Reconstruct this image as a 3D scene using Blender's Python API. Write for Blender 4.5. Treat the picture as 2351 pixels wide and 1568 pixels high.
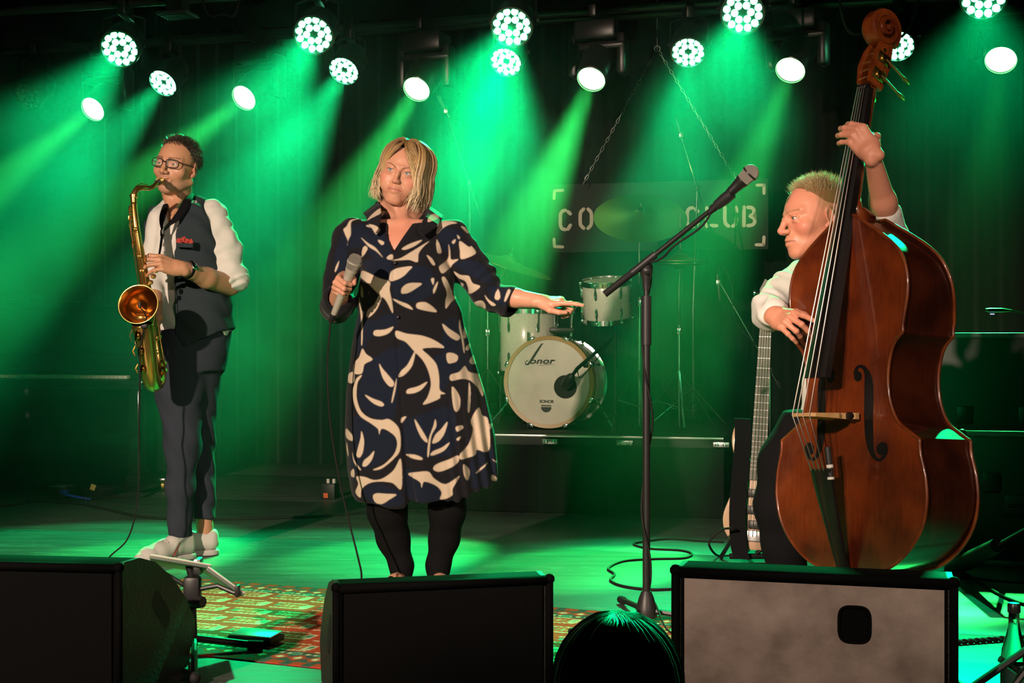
import bpy, bmesh, math, random
import numpy as np
from mathutils import Vector, Matrix, Euler, Quaternion, noise as mnoise

# ------------------------------------------------------------------ scene, camera, exposure
for o in list(bpy.data.objects):
    bpy.data.objects.remove(o, do_unlink=True)
SC = bpy.context.scene
COL = SC.collection
F, CX, CY, CAMZ = 3125.0, 1175.5, 784.0, 0.92      # focal length in pixels of a 2351 x 1568 frame
cam_d = bpy.data.cameras.new('camera')
cam_d.sensor_width = 36.0
cam_d.lens = F / 2351.0 * 36.0
cam_d.clip_start = 0.05
cam = bpy.data.objects.new('camera', cam_d)
COL.objects.link(cam)
cam.location = (0, 0, CAMZ)
cam.rotation_euler = (math.pi / 2, 0, 0)
SC.camera = cam
SC.view_settings.view_transform = 'Standard'
SC.view_settings.look = 'None'
SC.view_settings.gamma = 1.0
SC.view_settings.exposure = 0.0
SC.view_settings.use_curve_mapping = False
SC.cycles.max_bounces = 4
SC.cycles.diffuse_bounces = 1
SC.cycles.glossy_bounces = 2
SC.cycles.transmission_bounces = 4
SC.cycles.transparent_max_bounces = 8
SC.cycles.volume_bounces = 0
SC.cycles.volume_step_rate = 3.5
SC.cycles.caustics_reflective = False
SC.cycles.caustics_refractive = False

wd = bpy.data.worlds.new('dark_club')
SC.world = wd
wd.use_nodes = True
wd.node_tree.nodes['Background'].inputs[0].default_value = (0.02, 0.05, 0.04, 1)
wd.node_tree.nodes['Background'].inputs[1].default_value = 0.05


def P(px, py, Y):
    """photo pixel + depth in metres -> world point"""
    return Vector(((px - CX) * Y / F, Y, CAMZ - (py - CY) * Y / F))


def PF(px, py, z=0.0):
    """photo pixel of a point that lies at height z -> world point"""
    Y = (CAMZ - z) * F / (py - CY)
    return P(px, py, Y)


STAGE_A = math.radians(14)                       # the stage is turned: its right side is nearer
SU = Vector((math.cos(STAGE_A), -math.sin(STAGE_A), 0))
SV = Vector((math.sin(STAGE_A), math.cos(STAGE_A), 0))


# warm front light: one profile spot high over the hall on the left, a weaker one beside it, then an added fill
def spot(name, loc, tgt, power, col, angle, blend=0.3, radius=0.05):
    d = bpy.data.lights.new(name, 'SPOT')
    d.energy = power
    d.color = col
    d.spot_size = math.radians(angle)
    d.spot_blend = blend
    d.shadow_soft_size = radius
    o = bpy.data.objects.new(name, d)
    COL.objects.link(o)
    o.location = loc
    o.rotation_euler = (Vector(tgt) - Vector(loc)).to_track_quat('-Z', 'Y').to_euler()
    return o


spot('front_profile_spot', (-3.3, -1.6, 2.9), (-0.70, 5.2, 0.95), 2550, (1.0, 0.76, 0.58), 34, 0.45, 0.07)
spot('front_wash_spot', (-2.6, -1.8, 3.0), (1.25, 4.4, 0.95), 1150, (1.0, 0.74, 0.58), 26, 0.5, 0.07)

spot('added_fill_spot', (2.9, -1.8, 2.9), (-0.3, 5.1, 1.1), 480, (1.0, 0.78, 0.62), 34, 0.6, 0.15)  # fill added to soften the face shadows, no lamp known there

# ------------------------------------------------------------------ materials
MATS = {}


def mat(name, col=(0.5, 0.5, 0.5), rough=0.5, metal=0.0, spec=0.5, emit=None, estr=0.0, trans=0.0, attr=None,
        noise=None, bump=None, coat=0.0, ior=1.45, sheen=0.0, sss=0.0):
    """noise = (scale, amount, second colour); bump = (scale, strength)"""
    if name in MATS:
        return MATS[name]
    m = bpy.data.materials.new(name)
    m.use_nodes = True
    nt = m.node_tree
    b = nt.nodes['Principled BSDF']
    b.inputs['Base Color'].default_value = (*col, 1)
    b.inputs['Roughness'].default_value = rough
    b.inputs['Metallic'].default_value = metal
    b.inputs['Specular IOR Level'].default_value = spec
    b.inputs['IOR'].default_value = ior
    b.inputs['Transmission Weight'].default_value = trans
    b.inputs['Coat Weight'].default_value = coat
    b.inputs['Coat Roughness'].default_value = 0.12
    b.inputs['Sheen Weight'].default_value = sheen
    if sss:
        b.inputs['Subsurface Weight'].default_value = sss
        b.inputs['Subsurface Radius'].default_value = (0.012, 0.005, 0.003)
        b.inputs['Subsurface Scale'].default_value = 1.0
    if emit:
        b.inputs['Emission Color'].default_value = (*emit, 1)
        b.inputs['Emission Strength'].default_value = estr
    src = None
    if attr:
        a = nt.nodes.new('ShaderNodeAttribute')
        a.attribute_name = attr
        src = a.outputs['Color']
        nt.links.new(src, b.inputs['Base Color'])
    tc = None
    if noise or bump:
        tc = nt.nodes.new('ShaderNodeTexCoord')
    if noise:
        n = nt.nodes.new('ShaderNodeTexNoise')
        n.inputs['Scale'].default_value = noise[0]
        n.inputs['Detail'].default_value = 5
        nt.links.new(tc.outputs['Object'], n.inputs['Vector'])
        mx = nt.nodes.new('ShaderNodeMix')
        mx.data_type = 'RGBA'
        mr = nt.nodes.new('ShaderNodeMapRange')
        mr.inputs[1].default_value = 0.35
        mr.inputs[2].default_value = 0.65
        mr.inputs[3].default_value = 0.0
        mr.inputs[4].default_value = noise[1]
        nt.links.new(n.outputs['Fac'], mr.inputs[0])
        nt.links.new(mr.outputs[0], mx.inputs['Factor'])
        if src:
            nt.links.new(src, mx.inputs['A'])
        else:
            mx.inputs['A'].default_value = (*col, 1)
        mx.inputs['B'].default_value = (*noise[2], 1)
        nt.links.new(mx.outputs['Result'], b.inputs['Base Color'])
    if bump:
        n2 = nt.nodes.new('ShaderNodeTexNoise')
        n2.inputs['Scale'].default_value = bump[0]
        n2.inputs['Detail'].default_value = 3
        nt.links.new(tc.outputs['Object'], n2.inputs['Vector'])
        bp = nt.nodes.new('ShaderNodeBump')
        bp.inputs['Strength'].default_value = bump[1]
        bp.inputs['Distance'].default_value = 0.01
        nt.links.new(n2.outputs['Fac'], bp.inputs['Height'])
        nt.links.new(bp.outputs['Normal'], b.inputs['Normal'])
    MATS[name] = m
    return m


mat('black_metal', (0.012, 0.012, 0.012), 0.4, 0.0, 0.5)
mat('black_plastic', (0.015, 0.015, 0.016), 0.45)
mat('black_rubber', (0.01, 0.01, 0.01), 0.7, spec=0.3)
mat('chrome', (0.75, 0.75, 0.75), 0.12, 1.0)
mat('steel', (0.45, 0.45, 0.45), 0.3, 1.0)

# ------------------------------------------------------------------ mesh helpers
ROOT = {}


def tag(o, label=None, cat=None, group=None, kind=None):
    if label:
        o['label'] = label
    if cat:
        o['category'] = cat
    if group:
        o['group'] = group
    if kind:
        o['kind'] = kind
    return o


def thing(name, label, cat, loc=(0, 0, 0), group=None, kind=None):
    o = bpy.data.objects.new(name, None)
    o.empty_display_size = 0.05
    COL.objects.link(o)
    o.location = loc
    ROOT[o.name] = Vector(loc)
    return tag(o, label, cat, group, kind)


def root_loc(o):
    while o.parent is not None:
        o = o.parent
    return ROOT.get(o.name, Vector((0, 0, 0)))


def frame(d, up=Vector((0, 0, 1))):
    """rotation matrix whose Z is along d"""
    z = Vector(d).normalized()
    u = Vector(up)
    if abs(z.dot(u)) > 0.98:
        u = Vector((1, 0, 0))
    x = u.cross(z).normalized()
    y = z.cross(x)
    return Matrix((x, y, z)).transposed()


class MB:
    def __init__(self):
        self.v, self.f = [], []

    def add(self, vs, fs):
        n = len(self.v)
        self.v.extend([tuple(p) for p in vs])
        self.f.extend([tuple(i + n for i in q) for q in fs])
        return self

    def box(self, c, s, R=None, bev=0.0):
        c = Vector(c)
        if bev <= 0:
            vs = [Vector((x * s[0] / 2, y * s[1] / 2, z * s[2] / 2)) for x in (-1, 1) for y in (-1, 1) for z in (-1, 1)]
            fs = [(0, 1, 3, 2), (4, 6, 7, 5), (0, 4, 5, 1), (2, 3, 7, 6), (0, 2, 6, 4), (1, 5, 7, 3)]
        else:
            bm = bmesh.new()
            bmesh.ops.create_cube(bm, size=1)
            for q in bm.verts:
                q.co = Vector((q.co.x * s[0], q.co.y * s[1], q.co.z * s[2]))
            bmesh.ops.bevel(bm, geom=list(bm.edges), offset=min(bev, min(s) * 0.45), segments=2, affect='EDGES', profile=0.5)
            bm.verts.index_update()
            vs = [q.co.copy() for q in bm.verts]
            fs = [[q.index for q in f.verts] for f in bm.faces]
            bm.free()
        if R is not None:
            vs = [R @ q for q in vs]
        return self.add([c + q for q in vs], fs)

    def tube(self, pts, r, n=8, cap=True, flat=1.0, up=None):
        pts = [Vector(p) for p in pts]
        if not hasattr(r, '__len__'):
            r = [r] * len(pts)
        N = len(pts)
        vs, fs = [], []
        X = None
        for i, p in enumerate(pts):
            a, b = pts[max(i - 1, 0)], pts[min(i + 1, N - 1)]
            t = (b - a)
            t = t.normalized() if t.length > 1e-9 else Vector((0, 0, 1))
            if X is None:
                u = Vector(up) if up is not None else (Vector((0, 0, 1)) if abs(t.z) < 0.9 else Vector((1, 0, 0)))
                X = u.cross(t).normalized()
            else:
                X = (X - t * X.dot(t))
                X = X.normalized() if X.length > 1e-6 else t.orthogonal().normalized()
            Yv = t.cross(X)
            for k in range(n):
                a_ = 2 * math.pi * k / n
                vs.append(p + X * (math.cos(a_) * r[i]) + Yv * (math.sin(a_) * r[i] * flat))
        for i in range(N - 1):
            for k in range(n):
                k2 = (k + 1) % n
                fs.append((i * n + k, i * n + k2, (i + 1) * n + k2, (i + 1) * n + k))
        if cap:
            fs.append(tuple(range(n - 1, -1, -1)))
            fs.append(tuple((N - 1) * n + k for k in range(n)))
        return self.add(vs, fs)

    def lathe(self, prof, c, d=(0, 0, 1), n=24, up=Vector((0, 0, 1)), cap=True, arc=None):
        """prof = [(r, z)] turned about the axis d through c"""
        R = frame(d, up)
        c = Vector(c)
        vs, fs = [], []
        N = len(prof)
        m = n
        for (r, z) in prof:
            for k in range(m):
                a = 2 * math.pi * k / n
                vs.append(c + R @ Vector((math.cos(a) * r, math.sin(a) * r, z)))
        for i in range(N - 1):
            for k in range(m):
                k2 = (k + 1) % n
                fs.append((i * m + k, i * m + k2, (i + 1) * m + k2, (i + 1) * m + k))
        if cap:
            fs.append(tuple(range(m - 1, -1, -1)))
            fs.append(tuple((N - 1) * m + k for k in range(m)))
        return self.add(vs, fs)

    def cyl(self, a, b, r, n=12, r2=None):
        return self.tube([a, b], [r, r if r2 is None else r2], n)

    def ball(self, c, r, n=12, R=None):
        c = Vector(c)
        rr = r if hasattr(r, '__len__') else (r, r, r)
        m = max(4, n // 2)
        vs, fs = [], []
        for i in range(1, m):
            t = math.pi * i / m
            for k in range(n):
                a = 2 * math.pi * k / n
                q = Vector((math.sin(t) * math.cos(a) * rr[0], math.sin(t) * math.sin(a) * rr[1], math.cos(t) * rr[2]))
                vs.append(c + (R @ q if R is not None else q))
        top, bot = Vector((0, 0, rr[2])), Vector((0, 0, -rr[2]))
        vs.append(c + (R @ top if R is not None else top))
        vs.append(c + (R @ bot if R is not None else bot))
        T, B = len(vs) - 2, len(vs) - 1
        for i in range(m - 2):
            for k in range(n):
                k2 = (k + 1) % n
                fs.append((i * n + k, (i + 1) * n + k, (i + 1) * n + k2, i * n + k2))
        for k in range(n):
            k2 = (k + 1) % n
            fs.append((T, k, k2))
            fs.append((B, (m - 2) * n + k2, (m - 2) * n + k))
        return self.add(vs, fs)

    def prism(self, outline, c, R, depth, both=True):
        """outline [(x, y)] in the frame R at c, extruded along R's z from 0 to depth"""
        c = Vector(c)
        n = len(outline)
        vs = [c + R @ Vector((x, y, 0)) for x, y in outline] + [c + R @ Vector((x, y, depth)) for x, y in outline]
        fs = [(k, (k + 1) % n, n + (k + 1) % n, n + k) for k in range(n)]
        fs.append(tuple(range(n - 1, -1, -1)))
        fs.append(tuple(range(n, 2 * n)))
        return self.add(vs, fs)

    def build(self, name, material, parent=None, smooth=True, angle=40, loc=None):
        me = bpy.data.meshes.new(name)
        off = root_loc(parent) if parent is not None else (Vector(loc) if loc is not None else Vector((0, 0, 0)))
        me.from_pydata([(p[0] - off.x, p[1] - off.y, p[2] - off.z) for p in self.v], [], self.f)
        me.validate()
        if smooth:
            me.shade_smooth()
            me.set_sharp_from_angle(angle=math.radians(angle))
        if isinstance(material, str):
            material = MATS[material]
        me.materials.append(material)
        bm = bmesh.new()
        bm.from_mesh(me)
        bmesh.ops.recalc_face_normals(bm, faces=bm.faces)
        bm.to_mesh(me)
        bm.free()
        o = bpy.data.objects.new(name, me)
        COL.objects.link(o)
        if parent is not None:
            o.parent = parent
        else:
            o.location = off
            ROOT[o.name] = off
        return o


def copy_tree(o, parent=None):
    c = o.copy()
    COL.objects.link(c)
    c.parent = parent
    for ch in o.children:
        copy_tree(ch, c)
    return c


def cr(pts, n=8, closed=False):
    """Catmull-Rom through points (Vectors or tuples)"""
    A = [np.array(p, float) for p in pts]
    N = len(A)
    out = []
    rng = N if closed else N - 1
    for i in range(rng):
        if closed:
            p0, p1, p2, p3 = A[(i - 1) % N], A[i], A[(i + 1) % N], A[(i + 2) % N]
        else:
            p0, p1, p2, p3 = A[max(i - 1, 0)], A[i], A[i + 1], A[min(i + 2, N - 1)]
        for k in range(n):
            t = k / n
            out.append(0.5 * ((2 * p1) + (-p0 + p2) * t + (2 * p0 - 5 * p1 + 4 * p2 - p3) * t * t + (-p0 + 3 * p1 - 3 * p2 + p3) * t ** 3))
    if not closed:
        out.append(A[-1])
    return [tuple(p) for p in out]
# ------------------------------------------------------------------ the room
def stage_pt(u, v, z=0.0):
    """u across the stage, v into its depth, from the point on the floor under the camera axis at 5 m"""
    return Vector((0, 5.0, z)) + SU * u + SV * v


def floor_material():
    m = bpy.data.materials.new('stage_floor')
    m.use_nodes = True
    nt = m.node_tree
    b = nt.nodes['Principled BSDF']
    tc = nt.nodes.new('ShaderNodeTexCoord')
    mp = nt.nodes.new('ShaderNodeMapping')
    mp.inputs['Scale'].default_value = (0.35, 3.0, 1)
    mp.inputs['Rotation'].default_value = (0, 0, math.radians(-14))
    nt.links.new(tc.outputs['Object'], mp.inputs['Vector'])
    n = nt.nodes.new('ShaderNodeTexNoise')
    n.inputs['Scale'].default_value = 5
    n.inputs['Detail'].default_value = 8
    n.inputs['Roughness'].default_value = 0.65
    nt.links.new(mp.outputs[0], n.inputs['Vector'])
    cr_ = nt.nodes.new('ShaderNodeValToRGB')
    cr_.color_ramp.elements[0].position = 0.3
    cr_.color_ramp.elements[0].color = (0.024, 0.026, 0.025, 1)
    cr_.color_ramp.elements[1].position = 0.72
    cr_.color_ramp.elements[1].color = (0.075, 0.075, 0.072, 1)
    nt.links.new(n.outputs['Fac'], cr_.inputs[0])
    # pale scuffs
    n2 = nt.nodes.new('ShaderNodeTexNoise')
    n2.inputs['Scale'].default_value = 26
    n2.inputs['Detail'].default_value = 6
    n2.inputs['Distortion'].default_value = 1.2
    nt.links.new(mp.outputs[0], n2.inputs['Vector'])
    r2 = nt.nodes.new('ShaderNodeMapRange')
    r2.inputs[1].default_value = 0.63
    r2.inputs[2].default_value = 0.74
    nt.links.new(n2.outputs['Fac'], r2.inputs[0])
    mx = nt.nodes.new('ShaderNodeMix')
    mx.data_type = 'RGBA'
    mx.inputs['B'].default_value = (0.26, 0.26, 0.25, 1)
    nt.links.new(r2.outputs[0], mx.inputs['Factor'])
    nt.links.new(cr_.outputs[0], mx.inputs['A'])
    nt.links.new(mx.outputs['Result'], b.inputs['Base Color'])
    rr = nt.nodes.new('ShaderNodeMapRange')
    rr.inputs[3].default_value = 0.34
    rr.inputs[4].default_value = 0.62
    nt.links.new(n.outputs['Fac'], rr.inputs[0])
    nt.links.new(rr.outputs[0], b.inputs['Roughness'])
    bp = nt.nodes.new('ShaderNodeBump')
    bp.inputs['Strength'].default_value = 0.12
    bp.inputs['Distance'].default_value = 0.01
    nt.links.new(n2.outputs['Fac'], bp.inputs['Height'])
    nt.links.new(bp.outputs['Normal'], b.inputs['Normal'])
    MATS['stage_floor'] = m


floor_material()
mat('black_paint', (0.008, 0.008, 0.008), 0.8, spec=0.2)
mat('black_curtain', (0.005, 0.0055, 0.0055), 0.95, spec=0.1, sheen=0.15)
mat('rig_black', (0.02, 0.02, 0.02), 0.5)
mat('pipe_grey', (0.10, 0.10, 0.10), 0.45, 0.6)

RS = Matrix((SU, SV, Vector((0, 0, 1)))).transposed()
fl = thing('floor', 'black vinyl covered stage floor, scuffed and green lit', 'floor', (0, 5, 0), kind='structure')
del fl['category']
MB().box(stage_pt(0, 1.1, -0.52), (9.4, 7.4, 0.99), RS).build('stage_block', 'black_paint', fl)
vs = [-2.6, -1.75, -0.35, 1.05, 2.45, 3.85, 4.8]
for i in range(len(vs) - 1):
    MB().box(stage_pt(0, (vs[i] + vs[i + 1]) / 2, -0.0125), (9.4, vs[i + 1] - vs[i] - 0.004, 0.025), RS, 0.002).build('vinyl_strip', 'stage_floor', fl)
hall = MB().box((0, 0.5, -1.03), (14, 5.2, 0.06)).build('hall_floor', 'black_paint')
tag(hall, 'dark hall floor in front of the stage', None, kind='structure')

# back curtain: a pleated cloth
def curtain(name, a, b, z0, z1, label, pleat=0.16, amp=0.035):
    a, b = Vector(a), Vector(b)
    L = (b - a).length
    d = (b - a).normalized()
    nrm = Vector((d.y, -d.x, 0))
    n = int(L / 0.02)
    rnd = random.Random(4)
    m = MB()
    vs, fs = [], []
    zs = [z0 + (z1 - z0) * k / 6 for k in range(7)]
    for k, z in enumerate(zs):
        for i in range(n + 1):
            s = L * i / n
            w = math.sin(2 * math.pi * s / pleat + 0.8 * math.sin(s * 2.1) + 0.05 * k) * amp * (1.0 - 0.3 * k / 6)
            q = a + d * s + nrm * (w + 0.02 * math.sin(s * 5.3 + k * 0.2))
            vs.append((q.x, q.y, z))
    for k in range(6):
        for i in range(n):
            fs.append((k * (n + 1) + i, k * (n + 1) + i + 1, (k + 1) * (n + 1) + i + 1, (k + 1) * (n + 1) + i))
    m.add(vs, fs)
    o = m.build(name, 'black_curtain', angle=180, loc=(a + b) / 2 * 1.0)
    tag(o, label, None, kind='structure')
    return o


curtain('wall_back', stage_pt(-4.6, 4.72), stage_pt(4.6, 4.72), 0.0, 3.3, 'black pleated curtain closing the back of the stage')
wl = MB().box(stage_pt(-4.66, 1.1, 1.65), (0.08, 7.4, 3.3), RS).build('wall_left', 'black_paint')
tag(wl, 'black painted side wall of the stage', None, kind='structure')
wr = MB().box(stage_pt(4.66, 1.1, 1.65), (0.08, 7.4, 3.3), RS).build('wall_right', 'black_paint')
tag(wr, 'black painted side wall of the stage, opposite side', None, kind='structure')
ce = MB().box(stage_pt(0, 1.1, 3.35), (9.4, 7.4, 0.1), RS).build('ceiling', 'black_paint')
tag(ce, 'low black painted ceiling over the stage', None, kind='structure')

# ------------------------------------------------------------------ haze
def haze():
    m = bpy.data.materials.new('stage_haze')
    m.use_nodes = True
    nt = m.node_tree
    for n in list(nt.nodes):
        if n.type != 'OUTPUT_MATERIAL':
            nt.nodes.remove(n)
    out = [n for n in nt.nodes if n.type == 'OUTPUT_MATERIAL'][0]
    vs_ = nt.nodes.new('ShaderNodeVolumeScatter')
    vs_.inputs['Color'].default_value = (1, 1, 1, 1)
    vs_.inputs['Anisotropy'].default_value = 0.62
    nt.links.new(vs_.outputs[0], out.inputs['Volume'])
    tc = nt.nodes.new('ShaderNodeTexCoord')
    nz = nt.nodes.new('ShaderNodeTexNoise')
    nz.inputs['Scale'].default_value = 1.1
    nz.inputs['Detail'].default_value = 2
    nz.inputs['Roughness'].default_value = 0.6
    nz.inputs['Distortion'].default_value = 0.7
    nt.links.new(tc.outputs['Object'], nz.inputs['Vector'])
    mr = nt.nodes.new('ShaderNodeMapRange')
    mr.inputs[1].default_value = 0.38
    mr.inputs[2].default_value = 0.68
    mr.inputs[3].default_value = HAZE_D * 0.40
    mr.inputs[4].default_value = HAZE_D * 2.3
    nt.links.new(nz.outputs['Fac'], mr.inputs[0])
    last = mr.outputs[0]
    # denser drifting puffs of smoke (real places in the haze)
    for (c, r, amt) in HAZE_PUFFS:
        mp = nt.nodes.new('ShaderNodeVectorMath')
        mp.operation = 'DISTANCE'
        mp.inputs[1].default_value = Vector(c) - HAZE_C
        nt.links.new(tc.outputs['Object'], mp.inputs[0])
        q = nt.nodes.new('ShaderNodeMapRange')
        q.interpolation_type = 'SMOOTHSTEP'
        q.inputs[1].default_value = r
        q.inputs[2].default_value = 0.0
        q.inputs[3].default_value = 0.0
        q.inputs[4].default_value = amt
        nt.links.new(mp.outputs['Value'], q.inputs[0])
        ml = nt.nodes.new('ShaderNodeMath')
        ml.operation = 'MULTIPLY'
        nt.links.new(q.outputs[0], ml.inputs[0])
        nt.links.new(nz.outputs['Fac'], ml.inputs[1])
        ad = nt.nodes.new('ShaderNodeMath')
        ad.operation = 'ADD'
        nt.links.new(last, ad.inputs[0])
        nt.links.new(ml.outputs[0], ad.inputs[1])
        last = ad.outputs[0]
    # thinner towards the far right of the stage
    sx_ = nt.nodes.new('ShaderNodeSeparateXYZ')
    nt.links.new(tc.outputs['Object'], sx_.inputs[0])
    gr = nt.nodes.new('ShaderNodeMapRange')
    gr.interpolation_type = 'SMOOTHSTEP'
    gr.inputs[1].default_value = 0.1
    gr.inputs[2].default_value = 1.2
    gr.inputs[3].default_value = 1.0
    gr.inputs[4].default_value = 0.05
    nt.links.new(sx_.outputs['X'], gr.inputs[0])
    mu = nt.nodes.new('ShaderNodeMath')
    mu.operation = 'MULTIPLY'
    nt.links.new(last, mu.inputs[0])
    nt.links.new(gr.outputs[0], mu.inputs[1])
    last = mu.outputs[0]
    # the haze hangs in a layer: thinner under the rig and near the floor
    for z0, z1, a0, a1 in ((1.75, 2.75, 1.0, 0.22), (0.1, 0.9, 0.42, 1.0)):
        g2 = nt.nodes.new('ShaderNodeMapRange')
        g2.interpolation_type = 'SMOOTHSTEP'
        for i_, v_ in zip((1, 2, 3, 4), (z0 - HAZE_C.z, z1 - HAZE_C.z, a0, a1)):
            g2.inputs[i_].default_value = v_
        nt.links.new(sx_.outputs['Z'], g2.inputs[0])
        mu = nt.nodes.new('ShaderNodeMath')
        mu.operation = 'MULTIPLY'
        nt.links.new(last, mu.inputs[0])
        nt.links.new(g2.outputs[0], mu.inputs[1])
        last = mu.outputs[0]
    nt.links.new(last, vs_.inputs['Density'])
    MATS['stage_haze'] = m
    o = MB().box(HAZE_C, HAZE_S, RS).build('stage_haze', m, smooth=False, loc=HAZE_C)
    tag(o, 'green lit drifting stage haze filling the back of the stage', 'haze', kind='stuff')
    return o


HAZE_D = 0.031
HAZE_C = stage_pt(0, 2.70, 1.60)
HAZE_S = (9.0, 3.8, 3.1)
HAZE_PUFFS = [(P(1190, 450, 7.4), 0.75, 0.42), (P(1430, 580, 8.2), 1.0, 0.26)]
haze()
# ------------------------------------------------------------------ stage lamps
mat('lamp_black', (0.012, 0.012, 0.012), 0.35)
mat('lamp_green', (0.05, 0.3, 0.15), 0.3, emit=(0.16, 1.0, 0.46), estr=9.0)
mat('lamp_white', (0.5, 0.6, 0.5), 0.3, emit=(0.30, 1.0, 0.34), estr=9.0)
for k_ in ('lamp_green', 'lamp_white'):
    MATS[k_].cycles.emission_sampling = 'NONE'
mat('lamp_face', (0.01, 0.03, 0.02), 0.25)
mat('lens_off', (0.05, 0.07, 0.06), 0.08, spec=0.8)
mat('lamp_rim', (0.15, 0.17, 0.16), 0.25, 0.8)

GREEN = (0.0, 1.0, 0.27)
GREEN_W = (0.03, 1.0, 0.15)


def par_lamp(name, label, pos, tgt, dia, lit=True, group=None, rig_z=2.97):
    """LED par: pos = centre of its face, tgt = where it points"""
    pos, tgt = Vector(pos), Vector(tgt)
    d = (tgt - pos).normalized()
    r = dia / 2
    t = thing(name, label, 'stage light', pos - d * 0.15, group)
    MB().lathe([(r * 1.06, 0.004), (r * 1.10, 0.004), (r * 1.12, -0.03), (r * 1.06, -0.16), (r * 0.8, -0.22), (r * 0.35, -0.235), (0.002, -0.235)], pos, d, 28, cap=False).build('housing', 'lamp_black', t)
    MB().lathe([(r * 1.10, 0.002), (r * 1.10, 0.010), (r * 1.0, 0.010), (r * 1.0, -0.012)], pos, d, 32, cap=False).build('rim', 'lamp_rim', t)
    MB().lathe([(r * 1.06, -0.012), (0.001, -0.012)], pos, d, 28, cap=False).build('face_plate', 'lamp_face', t)
    R = frame(d)
    for ring, n, rr in ((0, 6, 0.40), (1, 12, 0.80)):
        for k in range(n):
            a = 2 * math.pi * (k + 0.5 * ring) / n
            c = pos + R @ Vector((math.cos(a) * r * rr, math.sin(a) * r * rr, 0.0))
            MB().lathe([(0.001, 0.010), (r * 0.12, 0.007), (r * 0.185, -0.002), (r * 0.185, -0.012)], c, d, 14, cap=False).build('lens', 'lamp_green' if lit else 'lens_off', t)
    # yoke to the pipe
    side = R @ Vector((1, 0, 0))
    side.z = 0
    side.normalize()
    piv = pos - d * 0.10
    top = Vector((piv.x, piv.y, rig_z - 0.08))
    y = MB()
    for s in (-1, 1):
        a = piv + side * s * (r * 1.17)
        b = Vector((a.x, a.y, rig_z - 0.10))
        y.tube([a - Vector((0, 0, 0.03)), a, b, b * 0.45 + top * 0.55 + Vector((0, 0, 0.01)), top], [0.012, 0.016, 0.016, 0.016, 0.016], 4, flat=0.4)
        y.cyl(a - side * s * 0.02, a + side * s * 0.018, 0.014, 8)
    y.build('yoke', 'lamp_black', t)
    MB().box(top + Vector((0, 0.03, 0.05)), (0.05, 0.22, 0.12), None, 0.006).build('clamp', 'lamp_black', t)
    return t


def moving_head(name, label, pos, tgt, dia, group=None, rig_z=2.97):
    pos, tgt = Vector(pos), Vector(tgt)
    d = (tgt - pos).normalized()
    r = dia / 2
    t = thing(name, label, 'stage light', pos - d * 0.2, group)
    MB().lathe([(r * 1.0, 0.0), (r * 1.06, 0.006), (r * 1.16, -0.004), (r * 1.20, -0.05), (r * 1.28, -0.09), (r * 1.34, -0.22), (r * 1.2, -0.33), (r * 0.7, -0.37), (0.002, -0.375)], pos, d, 28, cap=False).build('head_shell', 'lamp_black', t)
    MB().lathe([(r * 1.02, 0.003), (r * 1.05, 0.010), (r * 1.12, 0.006), (r * 1.12, -0.02)], pos, d, 30, cap=False).build('rim', 'lamp_rim', t)
    MB().lathe([(r * 1.0, -0.004), (r * 0.8, 0.006), (r * 0.4, 0.014), (0.001, 0.017)], pos, d, 28, cap=False).build('lens', 'lamp_white', t)
    R = frame(d)
    side = R @ Vector((1, 0, 0))
    side.z = 0
    side.normalize()
    piv = pos - d * 0.19
    bw = r * 1.34 + 0.045
    fwd = Vector((side.y, -side.x, 0))
    Rm = Matrix((side, fwd, Vector((0, 0, 1)))).transposed()
    base_z = rig_z - 0.14
    for s in (-1, 1):
        MB().box((piv + side * s * bw + Vector((0, 0, (base_z - 0.10 - piv.z) / 2 - 0.02))), (0.055, 0.12, base_z - 0.10 - piv.z + 0.16), Rm, 0.02).build('yoke_arm', 'lamp_black', t)
    MB().box(Vector((piv.x, piv.y, base_z - 0.115)), (bw * 2 + 0.05, 0.13, 0.05), Rm, 0.02).build('yoke_bridge', 'lamp_black', t)
    b = MB().box(Vector((piv.x, piv.y, base_z - 0.02)), (0.27, 0.20, 0.12), Rm, 0.02).build('base_box', 'lamp_black', t)
    MB().box(Vector((piv.x, piv.y, base_z - 0.02)) - fwd * 0.103, (0.09, 0.008, 0.05), Rm, 0.002).build('display', 'lens_off', b)
    MB().box(Vector((piv.x, piv.y, rig_z - 0.04)), (0.05, 0.26, 0.10), Rm, 0.008).build('clamp', 'lamp_black', t)
    return t


def aim_slope(pos, m, run):
    """floor point `run` metres nearer the hall whose beam leans m sideways per unit of fall in the picture"""
    dz = -pos.z / run
    dx = (m * (-dz * pos.y - (pos.z - CAMZ)) - pos.x) / pos.y
    return Vector((pos.x + dx * run, pos.y - run, 0))


# --- the pipes the lamps hang from (they run across the stage)
def lampY(py, z):
    return (z - CAMZ) * F / (CY - py)


FRONT_PARS = [(275, 112, 'over the saxophonist'), (720, 80, 'over the gap between saxophonist and singer'), (1175, 62, 'over the singer and her pointing arm'), (1705, 30, 'over the club sign'), (2258, -5, 'beyond the scroll of the double bass')]
BACK_PARS = [(375, 190, 'above the saxophonist'), (790, 162, 'above the singer'), (1162, 142, 'above the floor tom'), (1580, 120, 'above the overhead drum microphone'), (2060, 105, 'half hidden by the scroll of the bass')]
HEADS = [(214, 250, 'outermost, on the piano side'), (561, 224, 'between saxophonist and singer'), (957, 204, 'straight above the singer'), (1358, 181, 'above the kick drum'), (1815, 160, 'above the bassist'), (2298, 137, 'outermost, beyond the double bass')]
FP = [P(x, y, lampY(y, 2.67)) for x, y, _ in FRONT_PARS]
BP = [P(x, y, lampY(y, 2.67)) for x, y, _ in BACK_PARS]
HP = [P(x, y, lampY(y, 2.50)) for x, y, _ in HEADS]


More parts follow.
